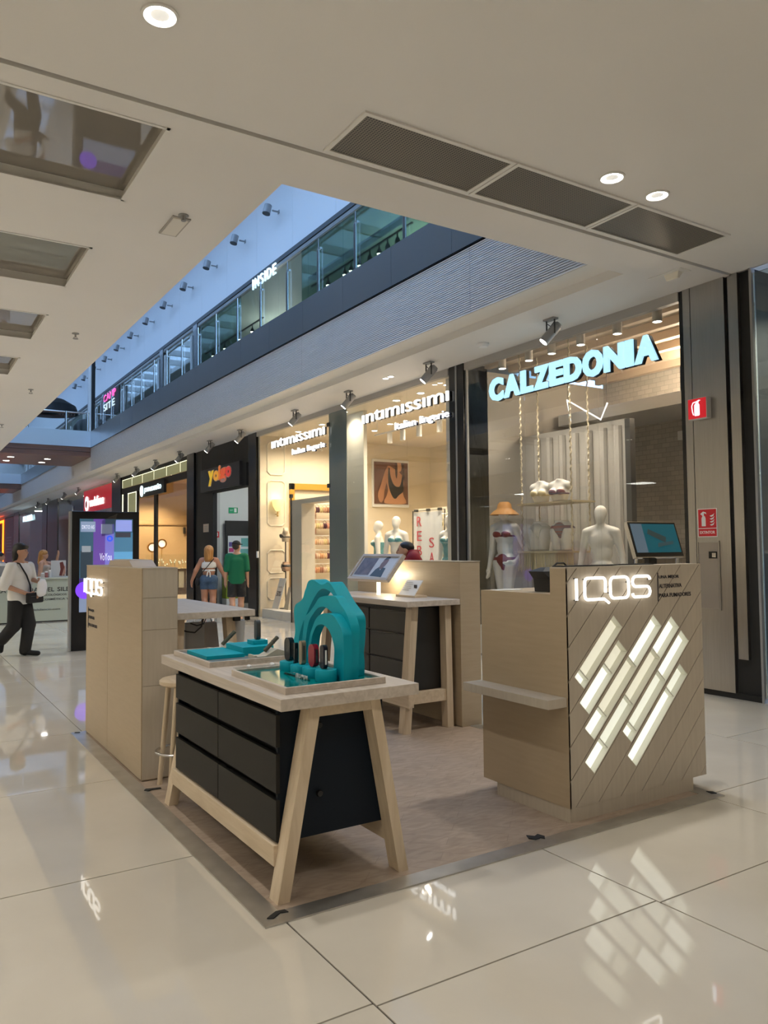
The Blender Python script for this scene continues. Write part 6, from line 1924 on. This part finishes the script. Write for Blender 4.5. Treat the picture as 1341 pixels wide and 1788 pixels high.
for k in range(26):
    x_, y_, h_ = 7.88 + 0.066 * k, 28.75 + 0.4 * random.random(), random.uniform(0.15, 0.42)
    t = thing('jewellery_stand', 'small pale jewellery stand inside the glittering case', 'stand', (x_, y_, 0.95), group='stands in the jewellery case')
    MB().lathe([(0.028, 0), (0.025, 0.012), (0.008, 0.02), (0.008, h_ * 0.6), (0.026, h_ * 0.7), (0.02, h_), (0.0001, h_)], (x_, y_, 0.951), 10).build('stand', mat('cream_velvet', (0.75, 0.68, 0.50), 0.4), t, smooth=True)
    MB().ball((x_, y_ - 0.03, 0.951 + h_ * 0.85), 0.014, 8).build('gem', emit_mat('gem_glint', (1, .95, .8), 1.6), t)  # glitter put in as emission; the gems are not lamps
for k, (x_, y_) in enumerate(((8.2, 29.6), (8.75, 29.6), (9.6, 28.0), (9.6, 26.5), (9.6, 25.0), (8.4, 27.6), (8.4, 25))):
    q = thing('shop_downlight', 'small warm downlight in the jewellery shop ceiling', 'downlight', (x_, y_, 4.33), group='jewellery shop ceiling downlights')
    MB().lathe([(0.07, 0), (0.07, -0.008), (0.055, -0.008)], (x_, y_, 4.33), 16).build('ring', GOLD, q)
    MB().lathe([(0.055, -0.004), (0.0001, -0.004)], (x_, y_, 4.33), 16).build('lens', LAMPW, q)
    spot('jewel_beam', (x_, y_, 4.3), (x_, y_ + 0.25, 0), 330 * K_SHOP, 110, 0.7, (1, 0.78, 0.5), 0.04, q)
for k, x_ in enumerate((8.02, 9.5)):
    tag(B(x_, x_ + 0.1, 30.82, 30.84, 2.3, 2.6).build('fire_plate', RED if k == 0 else MATTE_BLACK, at=(x_, 30.83, 2.45)), 'small %s plate on the tan jewellery shop wall' % ('red', 'dark'), 'sign') if False else None
tag(B(8.02, 8.12, 30.82, 30.838, 2.30, 2.56).build('fire_plate', RED, at=(8.07, 30.83, 2.43)), 'small red plate on the tan jewellery shop wall', 'sign')
tag(B(9.9, 10.0, 30.82, 30.838, 2.30, 2.56).build('alarm_box', MATTE_BLACK, at=(9.95, 30.83, 2.43)), 'small dark box on the tan jewellery shop wall', 'box')

# ================================================================== SHOPS FURTHER DOWN
struct('wall_pillar_3', B(7.47, 8.2, 30.97, 32.4, 0, ZC), BLACK)
vd = struct('wall_red_shop', MB().box(7.50, 7.56, 32.4, 38.0, 3.4, 4.40), mat('telecom_red', (0.50, 0.008, 0.015), 0.25, emit=(0.5, 0.0, 0.01), es=0.25))
struct('window_60', B(7.50, 7.512, 32.4, 38.0, 0, 3.4), GLASS)
struct('wall_red_shop_rear', B(9.6, 9.7, 32.4, 44.4, 0, 4.4), mat('dim_red', (0.16, 0.05, 0.06), 0.5))
sg = thing('shop_sign', 'white lettering with a ring mark on the red shop panel', 'sign', (7.45, 36, 3.6))
text('lettering', 'vodafone', (7.495, 36.65, 3.62), 2.75, 0.42, '-X', 0.03, emit_mat('sign_soft_white', (1, 1, 1), 0.9), sg, bold=0.012)
MB().lathe([(0.33, 0), (0.33, -0.03), (0.0001, -0.03)], (7.495, 37.25, 3.80), 24, axis=0).build('ring_mark', MATS['sign_soft_white'], sg)
MB().lathe([(0.17, -0.031), (0.17, -0.04), (0.0001, -0.04)], (7.495, 37.25, 3.76), 20, axis=0).build('ring_centre', RED, sg)
struct('window_61', B(7.50, 7.512, 38.0, 44.4, 0, 4.3), GLASS)
struct('wall_pillar_4', MB().box(7.47, 8.2, 44.6, 47.8, 0, ZC).box(7.47, 8.2, 48.0, 49.7, 0, ZC), BLACK)
struct('window_62', B(7.50, 7.512, 49.7, 59.6, 0, 4.3), GLASS)
mw = struct('wall_media_shop', B(9.2, 9.3, 49.7, 59.6, 0, 4.4), mat('media_grey', (0.34, 0.34, 0.33), 0.5))
B(9.15, 9.2, 52.0, 54.4, 0, 3.3).build('blue_panel', mat('media_blue', (0.25, 0.33, 0.36), 0.5), mw)
sg = thing('shop_sign', 'small pale blue lettering far down the shop row', 'sign', (7.45, 57, 3.65))
B(7.44, 7.50, 52.9, 57.5, 3.55, 4.3).build('sign_panel', GLASS, sg)
text('lettering', 'PUL MEDIA', (7.44, 57.2, 3.65), 4.1, 0.36, '-X', 0.03, MATS['sign_pale_blue'], sg, bold=0.03)
struct('wall_pillar_5', B(7.47, 8.2, 59.7, 62.2, 0, ZC), BLACK)
pk = thing('pink_poster', 'pale pink shop window poster far down the row', 'poster', (7.5, 65, 0))
B(7.48, 7.52, 62.5, 67.8, 0.0, 4.25).build('sheet', mat('poster_pink', (0.42, 0.24, 0.27), 0.5), pk)
for k in range(6):
    B(7.47, 7.482, 63.6, 66.4, 1.6 + 0.22 * k, 1.7 + 0.22 * k).build('print_line', mat('print_pale', (0.55, 0.42, 0.46), 0.5), pk)
ob = thing('orange_light_frame', 'glowing orange light frame on the furthest shopfront', 'light', (7.4, 69, 0))
B(7.48, 7.52, 67.9, 73.5, 0.0, 4.3).build('dark_red_panel', mat('deep_red', (0.20, 0.01, 0.01), 0.5), ob)
MB().box(7.42, 7.47, 68.2, 68.7, 0.1, 4.2).box(7.42, 7.47, 68.2, 73.4, 4.0, 4.2).build('glow_tube', emit_mat('orange_glow', (1.0, 0.16, 0.01), 3.0), ob)
for k, y_ in enumerate((34.0, 40.5, 53.0, 56.5)):
    q = thing('panel_light', 'flat ceiling light panel inside a far shop, %s of four' % ORD[k], 'ceiling light', (8.4, y_, 4.39))
    B(8.0, 8.8, y_ - 0.4, y_ + 0.4, 4.385, 4.399).build('frame', PURE, q)
    B(8.05, 8.75, y_ - 0.35, y_ + 0.35, 4.378, 4.386).build('diffuser', MATS['panel_cool'], q)
ms = thing('mirror_column', 'tall silvery lit mirror column in the glass shop beyond the red panel', 'column', (8.3, 41.0, 0))
B(8.2, 8.5, 39.6, 42.8, 0, 3.1).build('mirror_body', mat('mauve_metal', (0.30, 0.20, 0.21), 0.2, 0.7), ms)
for y_ in (39.9, 42.0):
    B(8.15, 8.2, y_, y_ + 0.22, 0.6, 2.9).build('light_strip', SIGNW, ms)

# ================================================================== PEOPLE
TEE = mat('white_cotton', (0.74, 0.73, 0.71), 0.8)
BLK = mat('black_cotton', (0.010, 0.010, 0.011), 0.8)
HAIRB = mat('black_hair', (0.010, 0.009, 0.009), 0.45)
DENIM = noise_mat('denim', (0.035, 0.07, 0.13), (0.06, 0.11, 0.19), (60, 60, 60), 3, rough=0.8)
GREEN = mat('green_cotton', (0.0, 0.13, 0.055), 0.8)
BLOND = noise_mat('blond_hair', (0.52, 0.26, 0.075), (0.34, 0.14, 0.035), (30, 30, 4), 3, rough=0.5)
REDC = mat('red_cotton', (0.24, 0.006, 0.014), 0.8)

# --- walking man at the left: faces -Y in his own frame, turned towards the kiosk
H = 1.74
p = thing('person', 'walking person in a loose white tee and black trousers with a crossbody pouch', 'person', (1.70, 13.35, 0.0), math.radians(42))
arms = {1: ((0.27, 0.02, 1.18), (0.17, -0.20, 1.14), (-0.5, -0.6, 0.05), (0, 0, 1)), -1: ((-0.27, 0.06, 1.10), (-0.06, -0.21, 0.96), (0.75, -0.35, -0.3), (0, -0.2, 1))}
legs = {-1: ((-0.085, 0.03, 0.47), (-0.085, 0.25, 0.25), (-0.085, 0.27, 0.08)), 1: ((0.08, -0.11, 0.49), (0.07, -0.05, 0.085), (0.08, -0.25, 0.035))}
g = body_parts(H, arms, legs, headturn=math.radians(18))
sdf_obj('body', SKIN, p, g['all'], res=0.011, k=0.02)
face_features(p, g, H)
sleeve = [('c', (s * 0.19, 0, 1.38), vadd(arms[s][0], (0, 0, 0.0)), 0.085, 0.085) for s in (-1, 1)]
shirt = [('e', (0, 0.0, 1.26), (0.20, 0.135, 0.19)), ('e', (0, 0, 1.05), (0.20, 0.145, 0.22)), ('c', (-0.15, 0, 1.385), (0.15, 0, 1.385), 0.07, 0.07), ('e', (0, 0, 0.92), (0.21, 0.15, 0.18))]
sdf_obj('tee_shirt', TEE, p, shirt + sleeve, res=0.013, k=0.03, clips=[((0, 0, -1), -0.80), ((0, 0, 1), 1.455)])
tr_ = []
for s in (-1, 1):
    kn, an, to = legs[s]
    tr_ += [('c', (s * 0.085, 0, 0.86), kn, 0.115, 0.098), ('c', kn, an, 0.098, 0.085)]
sdf_obj('cargo_trousers', BLK, p, tr_ + [('e', (0, 0, 0.88), (0.175, 0.125, 0.10))], res=0.013, k=0.02)
for s in (-1, 1):
    kn, an, to = legs[s]
    heel = tuple(an[i] - (to[i] - an[i]) * 0.25 for i in range(3))
    sdf_obj('shoe', BLK, p, [('c', (heel[0], heel[1], heel[2] - (0.045 if s == 1 else 0.0)), (to[0], to[1] - (0.03 if s == 1 else 0), to[2] + 0.005), 0.043, 0.038), ('c', an, heel, 0.045, 0.042)], res=0.010, k=0.02, clips=[((0, 0, -1), -0.001)])
T = g['T']
sdf_obj('hair', HAIRB, p, [('e', T(0, 0.012, 0.030), (0.096, 0.104, 0.085)), ('c', T(0.022, 0.035, -0.01), T(0.022, 0.042, -0.085), 0.055, 0.035), ('c', T(-0.022, 0.035, -0.01), T(-0.026, 0.042, -0.085), 0.055, 0.035), ('c', T(-0.03, -0.035, 0.042), T(0.028, -0.040, 0.036), 0.03, 0.028)], res=0.011, k=0.03, cut=[('e', T(0, -0.062, -0.018), (0.062, 0.062, 0.062))])
MB().tube([(-0.13, -0.10, 1.43), (-0.04, -0.155, 1.25), (0.02, -0.17, 1.10), (0.05, -0.165, 0.98)], 0.013, 6).tube([(-0.13, -0.10, 1.43), (-0.10, 0.05, 1.46), (0.0, 0.14, 1.25), (0.12, 0.12, 1.0)], 0.013, 6).build('pouch_strap', BLK, p, local=True)
pch = thing('crossbody_pouch', 'black crossbody pouch held at the waist of the walking person', 'bag', (1.72, 13.35, 0.86), math.radians(42))
MB().box(-0.13, 0.19, -0.265, -0.185, -0.04, 0.12, bev=0.02).build('pouch', BLK, pch, local=True)
B(-0.10, 0.16, -0.268, -0.264, 0.06, 0.07).build('zip', DARK, pch, local=True)
wb = thing('white_bag', 'crumpled white bag held by the walking person', 'bag', (1.72, 13.35, 1.0), math.radians(42))
sdf_obj('sack', mat('bag_plastic', (0.80, 0.80, 0.80), 0.4), wb, [('e', (0.10, -0.30, 0.06), (0.10, 0.05, 0.13)), ('c', (0.10, -0.30, -0.02), (0.16, -0.28, 0.16), 0.06, 0.03), ('e', (0.05, -0.31, -0.02), (0.07, 0.04, 0.07))], res=0.011, k=0.02)
MB().tube([(0.14, -0.28, 0.15), (0.13, -0.25, 0.19), (0.10, -0.27, 0.17)], 0.006, 5).build('handle', PURE, wb, local=True)

# --- couple walking away towards the phone shop (they face +Y+X: turned by 180 - a)
H = 1.72
wrot = math.radians(180 - 20)
p = thing('person', 'person with long blond hair in a white crop top and denim shorts, walking away', 'person', (6.6, 18.55, 0.0), wrot)
arms = {1: ((0.31, 0.03, 1.12), (0.41, -0.02, 0.86), (0.05, -0.15, -1), (0, -1, 0)), -1: ((-0.31, 0.03, 1.12), (-0.41, -0.02, 0.88), (-0.05, -0.15, -1), (0, -1, 0))}
legs = {1: ((0.10, -0.04, 0.46), (0.09, 0.04, 0.085), (0.10, -0.12, 0.03)), -1: ((-0.10, 0.03, 0.47), (-0.09, 0.17, 0.12), (-0.10, 0.04, 0.04))}
g = body_parts(H, arms, legs, female=True, heavy=1.26)
sdf_obj('body', SKIN2, p, g['all'], res=0.012, k=0.022)
T = g['T']
face_features(p, g, H)
sdf_obj('hair', BLOND, p, [('e', T(0, 0.012, 0.02), (0.112, 0.118, 0.105)), ('c', T(0, 0.035, -0.01), T(0, 0.048, -0.10), 0.115, 0.105), ('c', T(0.03, 0.03, -0.05), T(0.035, 0.045, -0.14), 0.06, 0.04)], res=0.011, k=0.03, cut=[('e', T(0, -0.066, -0.02), (0.06, 0.06, 0.07))])
sdf_obj('crop_top', TEE, p, g['torso'], res=0.011, k=0.022, off=0.008, region=[('e', (0, 0, 1.255), (0.5, 0.5, 0.075)), ('c', (0.09, -0.12, 1.30), (0.10, 0.0, 1.43), 0.012, 0.012), ('c', (-0.09, -0.12, 1.30), (-0.10, 0.0, 1.43), 0.012, 0.012), ('c', (0.10, 0.0, 1.43), (0.10, 0.13, 1.29), 0.012, 0.012), ('c', (-0.10, 0, 1.43), (-0.10, 0.13, 1.29), 0.012, 0.012), ('e', (0, 0, 1.125), (0.5, 0.5, 0.022))], rk=0)
MB().tube([(0.0, 0.135, 1.125), (0.035, 0.15, 1.06), (0.045, 0.15, 0.98)], 0.014, 6).tube([(0.0, 0.135, 1.125), (-0.03, 0.15, 1.06), (-0.03, 0.15, 0.96)], 0.014, 6).ball((0, 0.14, 1.125), 0.026, 8).build('tied_bow', TEE, p, local=True)
sdf_obj('denim_shorts', DENIM, p, g['torso'] + g['thigh'], res=0.011, k=0.022, off=0.014, clips=[((0, 0, 1), 1.01), ((0, 0, -1), -0.66)])
MB().tube([(-0.12, 0.13, 1.41), (0.0, 0.165, 1.26), (0.15, 0.15, 1.08), (0.25, 0.03, 0.92)], 0.011, 6).build('bag_strap', BLK, p, local=True)
sdf_obj('shoulder_bag', BLK, p, [('e', (0.27, -0.03, 0.84), (0.06, 0.11, 0.10))], res=0.014, k=0)
for s in (-1, 1):
    kn, an, to = legs[s]
    sdf_obj('shoe', TEE, p, [('c', (an[0], an[1] + 0.03, an[2] - 0.05), to, 0.04, 0.035)], res=0.012, k=0, clips=[((0, 0, -1), -0.001)])

H = 1.82
p = thing('person', 'person in a green tee, black shorts and black cap, walking away', 'person', (6.6, 16.72, 0.0), wrot)
arms = {1: ((0.225, 0.03, 1.16), (0.25, -0.04, 0.92), (0.02, -0.15, -1), (0, -1, 0)), -1: ((-0.225, 0.03, 1.16), (-0.245, -0.05, 0.92), (-0.02, -0.15, -1), (0, -1, 0))}
legs = {1: ((0.10, 0.02, 0.50), (0.09, 0.14, 0.11), (0.10, 0.0, 0.035)), -1: ((-0.10, -0.06, 0.50), (-0.09, -0.02, 0.085), (-0.10, -0.18, 0.03))}
g = body_parts(H, arms, legs, headturn=math.radians(-35), heavy=1.02)
sdf_obj('body', SKIN, p, g['all'], res=0.012, k=0.022)
face_features(p, g, H)
T = g['T']
sdf_obj('hair', mat('brown_hair', (0.03, 0.018, 0.012), 0.5), p, [('e', T(0, 0.016, 0.01), (0.088, 0.10, 0.098))], res=0.011, k=0, cut=[('e', T(0, -0.06, -0.02), (0.075, 0.07, 0.085))])
sdf_obj('cap', BLK, p, [('e', T(0, 0.008, 0.030), (0.096, 0.108, 0.082)), ('c', T(-0.02, -0.06, 0.028), T(0.02, -0.06, 0.028), 0.012, 0.012), ('e', T(0, -0.075, 0.026), (0.07, 0.055, 0.012))], res=0.010, k=0.01, clips=[((0, 0, -1), -(0.932 * H + 0.012 * H))])
sleeve = [('c', (s * 0.19, 0, 1.455), (s * 0.225, 0.03, 1.18), 0.078, 0.072) for s in (-1, 1)]
shirt = [('c', (0, 0, 1.36), (0, 0, 0.90), 0.125, 0.125), ('c', (0.055, 0, 1.36), (0.065, 0, 0.90), 0.12, 0.13), ('c', (-0.055, 0, 1.36), (-0.065, 0, 0.90), 0.12, 0.13), ('c', (-0.16, 0, 1.465), (0.16, 0, 1.465), 0.080, 0.080)]
sdf_obj('tee_shirt', GREEN, p, shirt + sleeve, res=0.013, k=0.03, clips=[((0, 0, -1), -0.85), ((0, 0, 1), 1.555)])
sdf_obj('shorts', noise_mat('washed_black', (0.012, 0.012, 0.013), (0.05, 0.05, 0.055), (6, 6, 6), 3, rough=0.8, lo=.5, hi=.75), p, [('e', (0, 0, 0.92), (0.18, 0.13, 0.1)), ('c', (0.09, 0, 0.88), (0.105, 0.0, 0.55), 0.115, 0.105), ('c', (-0.09, 0, 0.88), (-0.105, -0.05, 0.55), 0.115, 0.105)], res=0.013, k=0.02, clips=[((0, 0, -1), -0.555)])
for s in (-1, 1):
    kn, an, to = legs[s]
    sdf_obj('shoe', TEE, p, [('c', (an[0], an[1] + 0.03, an[2] - 0.05), to, 0.045, 0.04)], res=0.012, k=0, clips=[((0, 0, -1), -0.001)])

# --- person in red behind the back panel, head bowed
H = 1.84
p = thing('person', 'person in a dark red top bowing the head behind the beige back panel', 'person', (5.98, 8.75, 0.0), math.radians(-122))
g = body_parts(H, {s: ((s * 0.26, -0.03, 1.08), (s * 0.16, -0.24, 1.0), (0, -1, 0), (0, 0, 1)) for s in (-1, 1)}, stand_legs(H), neckfwd=0.10, heavy=1.12, drop=0.075)
sdf_obj('body', SKIN, p, g['all'], res=0.013, k=0.022)
face_features(p, g, H)
T = g['T']
sdf_obj('hair', HAIRB, p, [('e', T(0, 0.014, 0.022), (0.092, 0.105, 0.09))], res=0.011, k=0, cut=[('e', T(0, -0.062, -0.02), (0.072, 0.07, 0.085))])
sdf_obj('red_top', REDC, p, g['torso'] + g['uparm'], res=0.013, k=0.03, off=0.022, clips=[((0, 0, -1), -0.80), ((0, 0, 1), 0.865 * H)])
sdf_obj('trousers', BLK, p, g['leg'] + [('e', (0, 0, 0.90), (0.17, 0.12, 0.08))], res=0.015, k=0.02, off=0.014)

# --- shoppers at the mint kiosk
H = 1.66
p = thing('person', 'person with long blond hair raising one arm behind the mint green stall', 'person', (3.27, 21.4, 0.0), math.radians(60))
g = body_parts(H, {1: ((0.24, -0.22, 1.30), (0.13, -0.30, 1.50), (0, -0.2, 1), (1, 0, 0)), -1: ((-0.24, 0.0, 1.02), (-0.2, -0.2, 0.95), (0, -1, 0), (0, 0, 1))}, stand_legs(H), female=True, heavy=1.1)
sdf_obj('body', SKIN, p, g['all'], res=0.014, k=0.022)
face_features(p, g, H)
T = g['T']
sdf_obj('hair', BLOND, p, [('e', T(0, 0.012, 0.02), (0.092, 0.106, 0.095)), ('c', T(0, 0.03, 0), T(0, 0.05, -0.12), 0.085, 0.08)], res=0.013, k=0.03, cut=[('e', T(0, -0.066, -0.02), (0.06, 0.06, 0.07))])
sdf_obj('top', mat('pale_print_top', (0.42, 0.36, 0.32), 0.8), p, g['torso'], res=0.014, k=0.022, off=0.012, clips=[((0, 0, 1), 1.28), ((0, 0, -1), -0.8)])
sdf_obj('skirt', mat('grey_skirt', (0.2, 0.2, 0.2), 0.8), p, [('c', (0, 0, 0.95), (0, 0, 0.55), 0.15, 0.2)], res=0.02, k=0)
H = 1.62
p = thing('person', 'person in a grey top with a dark strap at the far left picture edge', 'person', (2.40, 22.6, 0.0), math.radians(70))
g = body_parts(H, side_arms(H), stand_legs(H), heavy=1.05)
sdf_obj('body', SKIN, p, g['all'], res=0.015, k=0.022)
T = g['T']
face_features(p, g, H)
sdf_obj('hair', HAIRB, p, [('e', T(0, 0.014, 0.02), (0.09, 0.104, 0.09))], res=0.013, k=0, cut=[('e', T(0, -0.062, -0.02), (0.07, 0.07, 0.085))])
sdf_obj('grey_top', mat('grey_cotton', (0.40, 0.38, 0.38), 0.8), p, g['torso'] + g['uparm'], res=0.015, k=0.03, off=0.02, clips=[((0, 0, -1), -0.8), ((0, 0, 1), 0.85 * H)])
sdf_obj('trousers', DENIM, p, g['leg'], res=0.016, k=0.02, off=0.014)
MB().tube([(0.14, -0.11, 1.36), (0.0, -0.14, 1.15), (-0.16, -0.1, 0.95)], 0.013, 6).build('strap', BLK, p, local=True)

# ================================================================== THINGS DOWN THE MALL
# --- digital totem
tt = thing('digital_totem', 'tall black digital advertising totem with a violet and blue screen', 'display totem', (3.0, 13.4, 0))
MB().box(2.468, 3.545, 13.40, 13.56, 0.004, 2.27, bev=0.01).build('housing', BLACK, tt)
B(2.44, 2.468, 13.41, 13.55, 0.004, 2.265).build('side_trim', GREY, tt)
sc2 = B(2.585, 3.435, 13.395, 13.401, 0.625, 2.145).build('screen', emit_mat('screen_teal_blue', (0.05, 0.13, 0.20), 0.25), tt)
SCR = [(2.80, 2.985, 1.18, 2.145, (0.14, 0.07, 0.36), 1), (2.985, 3.13, 1.18, 2.06, (0.20, 0.19, 0.62), 1), (3.13, 3.435, 1.18, 1.62, (0.12, 0.36, 0.62), 1), (3.13, 3.435, 1.60, 1.92, (0.07, 0.20, 0.33), 1), (3.155, 3.42, 1.94, 2.13, (0.30, 0.36, 0.80), 1),
       (2.60, 2.83, 1.93, 2.10, (0.26, 0.34, 0.50), 1), (2.92, 3.10, 1.90, 2.06, (0.42, 0.45, 0.60), 1), (2.585, 3.435, 0.94, 1.17, (0.055, 0.03, 0.20), 1), (2.585, 3.435, 0.625, 0.94, (0.22, 0.28, 0.42), 1), (2.60, 2.79, 1.18, 1.62, (0.03, 0.05, 0.07), 1), (2.62, 2.76, 1.60, 1.70, (0.3, 0.34, 0.38), 1), (3.15, 3.40, 1.84, 1.92, (0.05, 0.05, 0.07), 1)]
for k, (a, b, c, d, cc, s_) in enumerate(SCR):
    B(a, b, 13.3925 - 0.0004 * k, 13.3955, c, d).build('screen_block', emit_mat('screen_%d' % k, cc, 0.34), sc2)
MB().lathe([(0.14, 0.0), (0.14, -0.005), (0.0001, -0.005)], (2.665, 13.388, 0.98), 28, axis=1).build('screen_disc', emit_mat('screen_violet', (0.22, 0.06, 1.0), 0.42), sc2)
MB().lathe([(0.05, 0.0), (0.05, -0.004), (0.025, -0.004), (0.025, 0.0)], (3.06, 13.388, 1.82), 24, axis=1).build('screen_ring', emit_mat('screen_royal', (0.03, 0.10, 0.75), 0.5), sc2)
for k, (s_, a, z_) in enumerate((('VoYou', 2.90, 1.46), ('DKTO AS', 2.62, 1.98))):
    text('screen_text', s_, (a, 13.386, z_), 0.19, 0.06 if k else 0.12, '-Y', 0.002, emit_mat('screen_text', (0.75, 0.75, 0.85), 0.5), sc2)
MB().hexa([(2.93, 13.38, 1.86), (3.12, 13.38, 1.90), (3.12, 13.384, 1.90), (2.93, 13.384, 1.86)], [(2.93, 13.36, 2.12), (3.17, 13.36, 2.24), (3.17, 13.364, 2.24), (2.93, 13.364, 2.12)]).build('hanging_film', glass_mat('hanging_plastic', (0.72, 0.75, 0.80), 1.4, 0.1), tt)

# --- mint green stall
mk = thing('mint_stall', 'long mint green market stall with dark printed lettering', 'stall', (2.8, 19.4, 0))
MINT = mat('mint_panel', (0.42, 0.47, 0.40), 0.5)
B(0.2, 3.95, 19.42, 20.4, 0.03, 0.98).build('counter_body', MINT, mk)
B(0.2, 3.95, 19.42, 20.4, 0.0, 0.03).build('base_strip', MATTE_BLACK, mk)
B(0.15, 4.0, 19.38, 20.45, 0.985, 1.017).build('counter_top', mat('mint_top', (0.50, 0.55, 0.48), 0.3), mk)
MINK = mat('stall_print', (0.03, 0.03, 0.03), 0.6)
for s_, a_, w_ in (('LA', 2.02, 0.17), ('TIENDA', 2.29, 0.58), ('DEL', 2.954, 0.245), ('SILENCIO', 3.268, 0.66)):
    text('lettering', s_, (a_, 19.42, 0.70), w_, 0.098, '-Y', 0.004, MINK, mk, bold=0.012)
text('lettering', 'PRODUCTOS ECOLÓGICOS', (2.50, 19.42, 0.60), 0.97, 0.056, '-Y', 0.004, MINK, mk, bold=0.012)
text('lettering', 'VEGETALES · COSMÉTICA Y SALUD', (2.40, 19.42, 0.50), 1.42, 0.056, '-Y', 0.004, MINK, mk, bold=0.012)
text('lettering', 'www.lacasadelsilencio.com', (2.28, 19.42, 0.27), 1.05, 0.05, '-Y', 0.004, MINK, mk)
q = thing('stall_poster', 'upright stall poster showing a figure in dark red', 'poster', (3.33, 19.7, 1.017))
B(3.17, 3.50, 19.70, 19.72, 1.018, 1.41).build('sheet', mat('stall_sheet', (0.55, 0.56, 0.56), 0.5), q)
MB().prism([(3.35, 1.05), (3.47, 1.05), (3.47, 1.25), (3.43, 1.38), (3.36, 1.36), (3.38, 1.2)], 1, 19.695, 19.70).build('figure_print', mat('figure_red', (0.16, 0.035, 0.03), 0.5), q)
MB().prism([(3.40, 1.03), (3.49, 1.10), (3.48, 1.3), (3.45, 1.2), (3.42, 1.1)], 1, 19.69, 19.695).build('skin_print', mat('figure_skin', (0.48, 0.26, 0.19), 0.5), q)
prod = [(2.98, 0.06, (0.5, 0.45, 0.42)), (3.06, 0.05, (0.35, 0.12, 0.12)), (3.13, 0.045, (0.6, 0.6, 0.58)), (3.58, 0.06, (0.1, 0.1, 0.1)), (3.66, 0.05, (0.5, 0.5, 0.48)), (2.45, 0.05, (0.4, 0.38, 0.36)), (2.55, 0.05, (0.5, 0.5, 0.5)), (2.2, 0.05, (0.3, 0.25, 0.2)), (2.32, 0.05, (0.55, 0.5, 0.4))]
for k, (x_, r_, c_) in enumerate(prod):
    q = thing('product_jar', 'small product jar on the mint green stall, number %s from the left' % ('one', 'two', 'three', 'four', 'five', 'six', 'seven', 'eight', 'nine')[sorted(pr_[0] for pr_ in prod).index(x_)], 'jar', (x_, 19.62, 1.017))
    h_ = 0.10 + 0.03 * (k % 3)
    MB().lathe([(r_ * 0.75, 0), (r_ * 0.75, h_ * 0.8), (r_ * 0.55, h_ * 0.9)], (x_, 19.62, 1.018), 14).build('jar', mat('jar_%d' % k, c_, 0.35), q, smooth=True)
    MB().lathe([(r_ * 0.6, h_ * 0.9), (r_ * 0.6, h_ * 1.1), (0.0001, h_ * 1.1)], (x_, 19.62, 1.018), 14).build('lid', PURE, q, smooth=True)
q = thing('white_display', 'white counter display box at the far left of the mint green stall', 'display box', (2.1, 19.9, 1.017))
B(1.95, 2.25, 19.8, 20.1, 1.018, 1.36).build('box', PURE, q)
B(1.99, 2.21, 19.795, 19.80, 1.06, 1.30).build('front_print', GREY, q)
